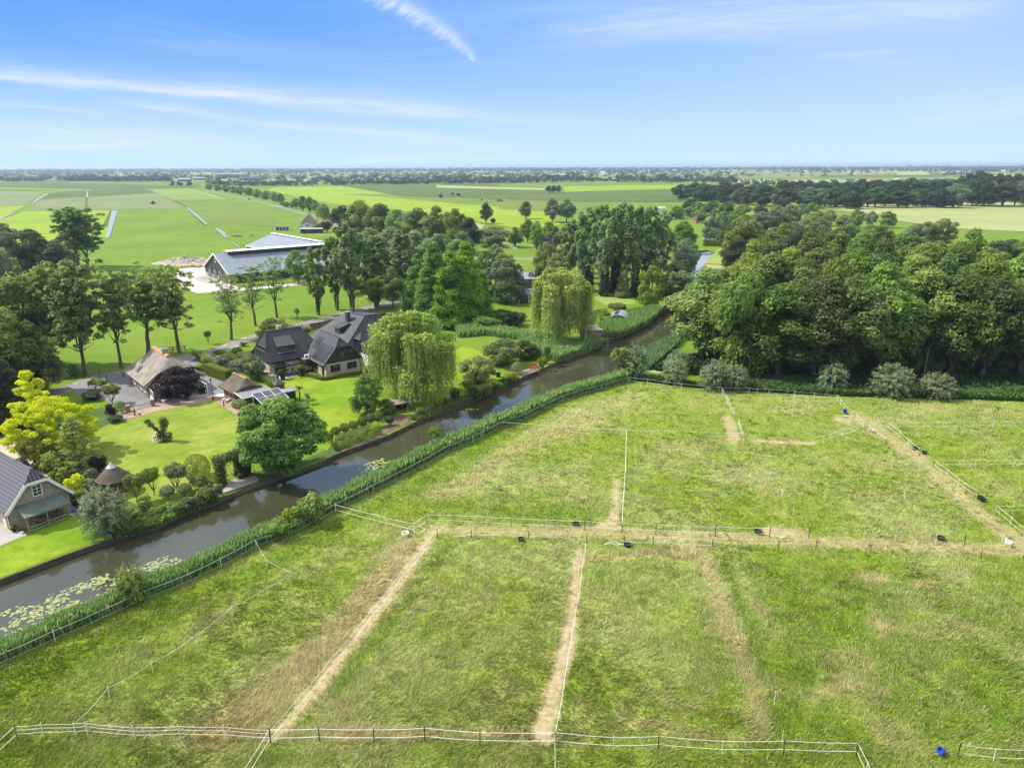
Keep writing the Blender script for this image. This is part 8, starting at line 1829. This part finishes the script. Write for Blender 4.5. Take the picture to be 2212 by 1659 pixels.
# driveway and front garden shrubs
for k, x, yb, yt, w, leaf, lab, kd in ((6, 50, 690, 600, 90, 'green', 'round headed standard tree by the road, leftmost', 'std'), (6, 140, 735, 655, 100, 'green', 'round bush right of the leftmost standard tree', 'ball'), (6, 262, 650, 600, 110, 'green', 'round headed tree by the road in the middle', 'std'), (6, 440, 670, 570, 100, 'green', 'round bush nearest the black tiled house', 'std'),
                                  (6, 320, 780, 640, 190, 'rose', 'pale flowering bush behind the golden hedge', 'shrub'), (6, 480, 700, 620, 130, 'olive', 'low shrub below the round bush by the black tiled house', 'shrub'), (6, 400, 800, 700, 150, 'rose', 'second pale bush behind the golden hedge', 'shrub'), (6, 1110, 450, 375, 110, 'oak2', 'bush beside the brown screen fence', 'shrub'), (6, 1190, 510, 415, 150, 'ygreen', 'bright bush between the black roofed houses', 'shrub'),
                                  (6, 500, 560, 520, 90, 'birch', 'lavender grey shrub by the road', 'shrub'), (6, 465, 1215, 1070, 140, 'olive', 'small standard tree before the small outbuilding', 'std'), (6, 475, 1250, 1190, 85, 'hedge', 'golden bush under the small standard tree', 'shrub'), (6, 540, 1225, 1160, 80, 'maroon', 'dark red bush beside the golden bush', 'shrub'), (6, 160, 540, 400, 70, 'ash', 'staked sapling on the road verge, left', 'small'), (6, 1015, 310, 190, 60, 'ash', 'staked sapling on the road verge behind the olive bush', 'small')):
    S(kd, k, x, yb, yt, w, leaf, lab, 'tree' if kd in ('std', 'small') else 'shrub')
# canal garden to the right of the willow
for x, yb, yt, w, leaf, lab, kd in ((1010, 370, 195, 270, 'olive', 'wide olive garden tree above the red bench', 'broad'), (1150, 330, 210, 200, 'oak', 'dark green garden tree beside the reed bed', 'broad'), (850, 490, 310, 260, 'olive', 'grey green garden tree right of the front weeping willow', 'broad'), (780, 540, 470, 110, 'green', 'low bush under the weeping willow edge', 'shrub'), (835, 590, 500, 120, 'oak2', 'bush at the canal edge right of the willow', 'shrub'),
                                 (900, 560, 490, 110, 'green', 'bush at the canal edge below the grey green tree', 'shrub'), (960, 530, 470, 100, 'green', 'bush at the canal edge left of the yellow bush', 'shrub'), (1055, 485, 420, 110, 'hedge', 'yellowish bush left of the canal deck', 'shrub'), (1098, 430, 350, 75, 'silver', 'grey round bush left of the canal deck', 'ball'), (1260, 395, 320, 80, 'hedge', 'yellowish bush right of the red bench', 'shrub'), (1285, 360, 250, 70, 'green', 'dark upright bush right of the red bench', 'shrub'),
                                 (700, 600, 520, 90, 'dark', 'dark bush behind the paling under the willow', 'shrub'), (480, 700, 640, 80, 'green', 'bush beside the boat shelter', 'shrub'), (590, 650, 600, 80, 'green', 'bush on the canal edge under the willow', 'shrub'), (650, 625, 580, 70, 'oak', 'small bush on the canal edge under the willow', 'shrub'), (940, 430, 400, 60, 'maroon', 'brown bush beside the dark barrel', 'shrub'), (890, 150, 60, 220, 'green', 'broad leafy bush behind the reed bed, left', 'shrub'), (1000, 110, 10, 200, 'oak2', 'broad leafy tree behind the reed bed, middle', 'broad'), (1100, 120, 30, 150, 'oak', 'bush behind the reed bed near the far willow', 'shrub'), (1640, 100, 10, 130, 'green', 'bush left of the arched shed', 'small'), (1740, 60, -30, 140, 'oak2', 'tree above the arched shed', 'small')):
    S(kd, 7, x, yb, yt, w, leaf, lab, 'tree' if kd in ('small', 'broad') else 'shrub')
p = Q(7, 978, 448); bucket(p.x, p.y, 'dark barrel planter on the canal garden lawn', 'tub', .5, 'barrel', cat='barrel', h=.8)
# right bank bushes
S('pollard', 8, 1100, 850, 515, 255, 'green', 'round green pollard growing from the near reeds', 'tree', name='pollard_willow'); S('shrub', 11, 590, 445, 235, 250, 'ash', 'pale green bush in the reeds beside the fence corner'); S('shrub', 11, 450, 490, 330, 200, 'larch', 'second pale bush in the reeds'); S('shrub', 11, 350, 560, 430, 200, 'green', 'third bush in the reeds nearest the slack rope'); S('small', 7, 575, 900, 762, 95, 'ygreen', 'small bright tree growing out of the reeds over the water', 'tree')
# animals, tractor, far cars
def cow(p, m1, label, group, rz):
    r_ = empty('cow', p, rz, label, 'cow', group)
    q = MB(); prof = [(-1.15, .28, 1.1), (-1.0, .36, 1.12), (-.4, .42, 1.02), (.3, .4, 1.02), (.8, .34, 1.12), (1.05, .24, 1.25), (1.35, .15, 1.38), (1.5, .14, 1.35), (1.75, .10, 1.2)]
    rings = [[Vector((x, math.cos(a)*r*.8, z+math.sin(a)*r)) for a in [2*math.pi*i/8 for i in range(8)]] for x, r, z in prof]
    for a, b in zip(rings[:-1], rings[1:]):
        for i in range(8): q.poly([a[i], a[(i+1) % 8], b[(i+1) % 8], b[i]][::-1])
    q.poly(rings[0]); q.poly(rings[-1][::-1])
    for x in (-.9, .75):
        for s in (-.2, .2): q.bar((x, s, .95), (x+(-.08 if x < 0 else .03), s, .5), .13, 6, .08); q.bar((x+(-.08 if x < 0 else .03), s, .5), (x, s, 0), .07, 6, .06)
    q.build('body', M[m1], r_)
g = 'cattle herd on the far meadow'
for i in range(24): x = 1040+i*2.3+rnd.uniform(-3, 3); y = rnd.uniform(432, 438); cow(P(x, y, .2), rnd.choice(['cowblack', 'sheepwhite', 'cowblack']), 'cow in the herd on the far meadow', g, rnd.uniform(0, 6))
for x in (25, 45, 60, 80, 90, 180): p = Q(2, x, 688, .15); cow(p, 'cowbrown', 'tan cow in the pasture behind the barns', 'tan cows behind the barns', rnd.uniform(0, 6))
p = Q(1, 1258, 415, .15); tr = empty('tractor', p, 2.6, 'dark tractor working in the mown field at upper left', 'tractor')
q = MB(); q.box((1.2, 0, 1.5), (2.6, 1.1, 1.0)); q.build('bonnet', M['tractor'], tr); q = MB(); q.box((-.9, 0, 2.4), (1.8, 1.7, 1.5)); q.build('cab', M['glass'], tr); q = MB(); q.box((-.9, 0, 3.22), (2.1, 1.9, .18)); q.build('cab_roof', M['tractor'], tr)
for x, r_w in ((-1.1, 1.0), (1.9, .65)):
    for s in (-1, 1): q = MB(); q.bar((x, s*.75, r_w), (x, s*1.25, r_w), r_w, 14); q.build('wheel', M['tub'], tr)
q = MB(); q.box((-5, 3, .6), (2.5, 5, .7)); q.bar((-2, 0, .8), (-5, 2, .8), .12); q.build('mower', M['darkgrey'], tr)
def farcar(p, rz, m, label):
    r_ = empty('distant_car', p, rz, label, 'car'); q = MB(); q.box((0, 0, .7), (4.3, 1.8, .8)); q.build('body', M[m], r_); q = MB(); q.slab([(-1.6, -.75, 1.6), (.6, -.75, 1.6), (.6, .75, 1.6), (-1.6, .75, 1.6)], .55); q.build('cabin', M['glass'], r_)
    for x in (-1.3, 1.3):
        for s in (-1, 1): q = MB(); q.bar((x, s*.75, .33), (x, s*.95, .33), .33, 10); q.build('wheel', M['tub'], r_)
p = Q(1, 2050, 382, .1); farcar(p, 2.3, 'darkgrey', 'dark car on the far road at upper left'); p = Q(1, 1930, 358, .1); farcar(p, 2.3, 'white', 'pale car further along the far road')

# ------------------------------------------------------------------ haze
hz = bpy.data.meshes.new('haze'); X0, X1, Y0, Y1, Z0, Z1 = -15800, 15800, -80, 15800, -2.7, 46.5
v = [(x, y, z) for x in (X0, X1) for y in (Y0, Y1) for z in (Z0, Z1)]
hz.from_pydata(v, [], [(0, 1, 3, 2), (4, 6, 7, 5), (0, 4, 5, 1), (2, 3, 7, 6), (0, 2, 6, 4), (1, 5, 7, 3)]); hz.update()
hm = bpy.data.materials.new('haze'); hm.use_nodes = True; hn = hm.node_tree.nodes; hn.remove(hn['Principled BSDF']); pv_ = hn.new('ShaderNodeVolumePrincipled'); pv_.inputs['Color'].default_value = (.62, .76, .97, 1); pv_.inputs['Density'].default_value = 1.0e-4; pv_.inputs['Anisotropy'].default_value = .3
hm.node_tree.links.new(pv_.outputs[0], hn['Material Output'].inputs['Volume']); hz.materials.append(hm); setp(link('haze', hz), 'thin bluish haze over the whole plain', 'haze', kind='stuff')
SC.cycles.volume_max_steps = 64; SC.cycles.volume_step_rate = 4
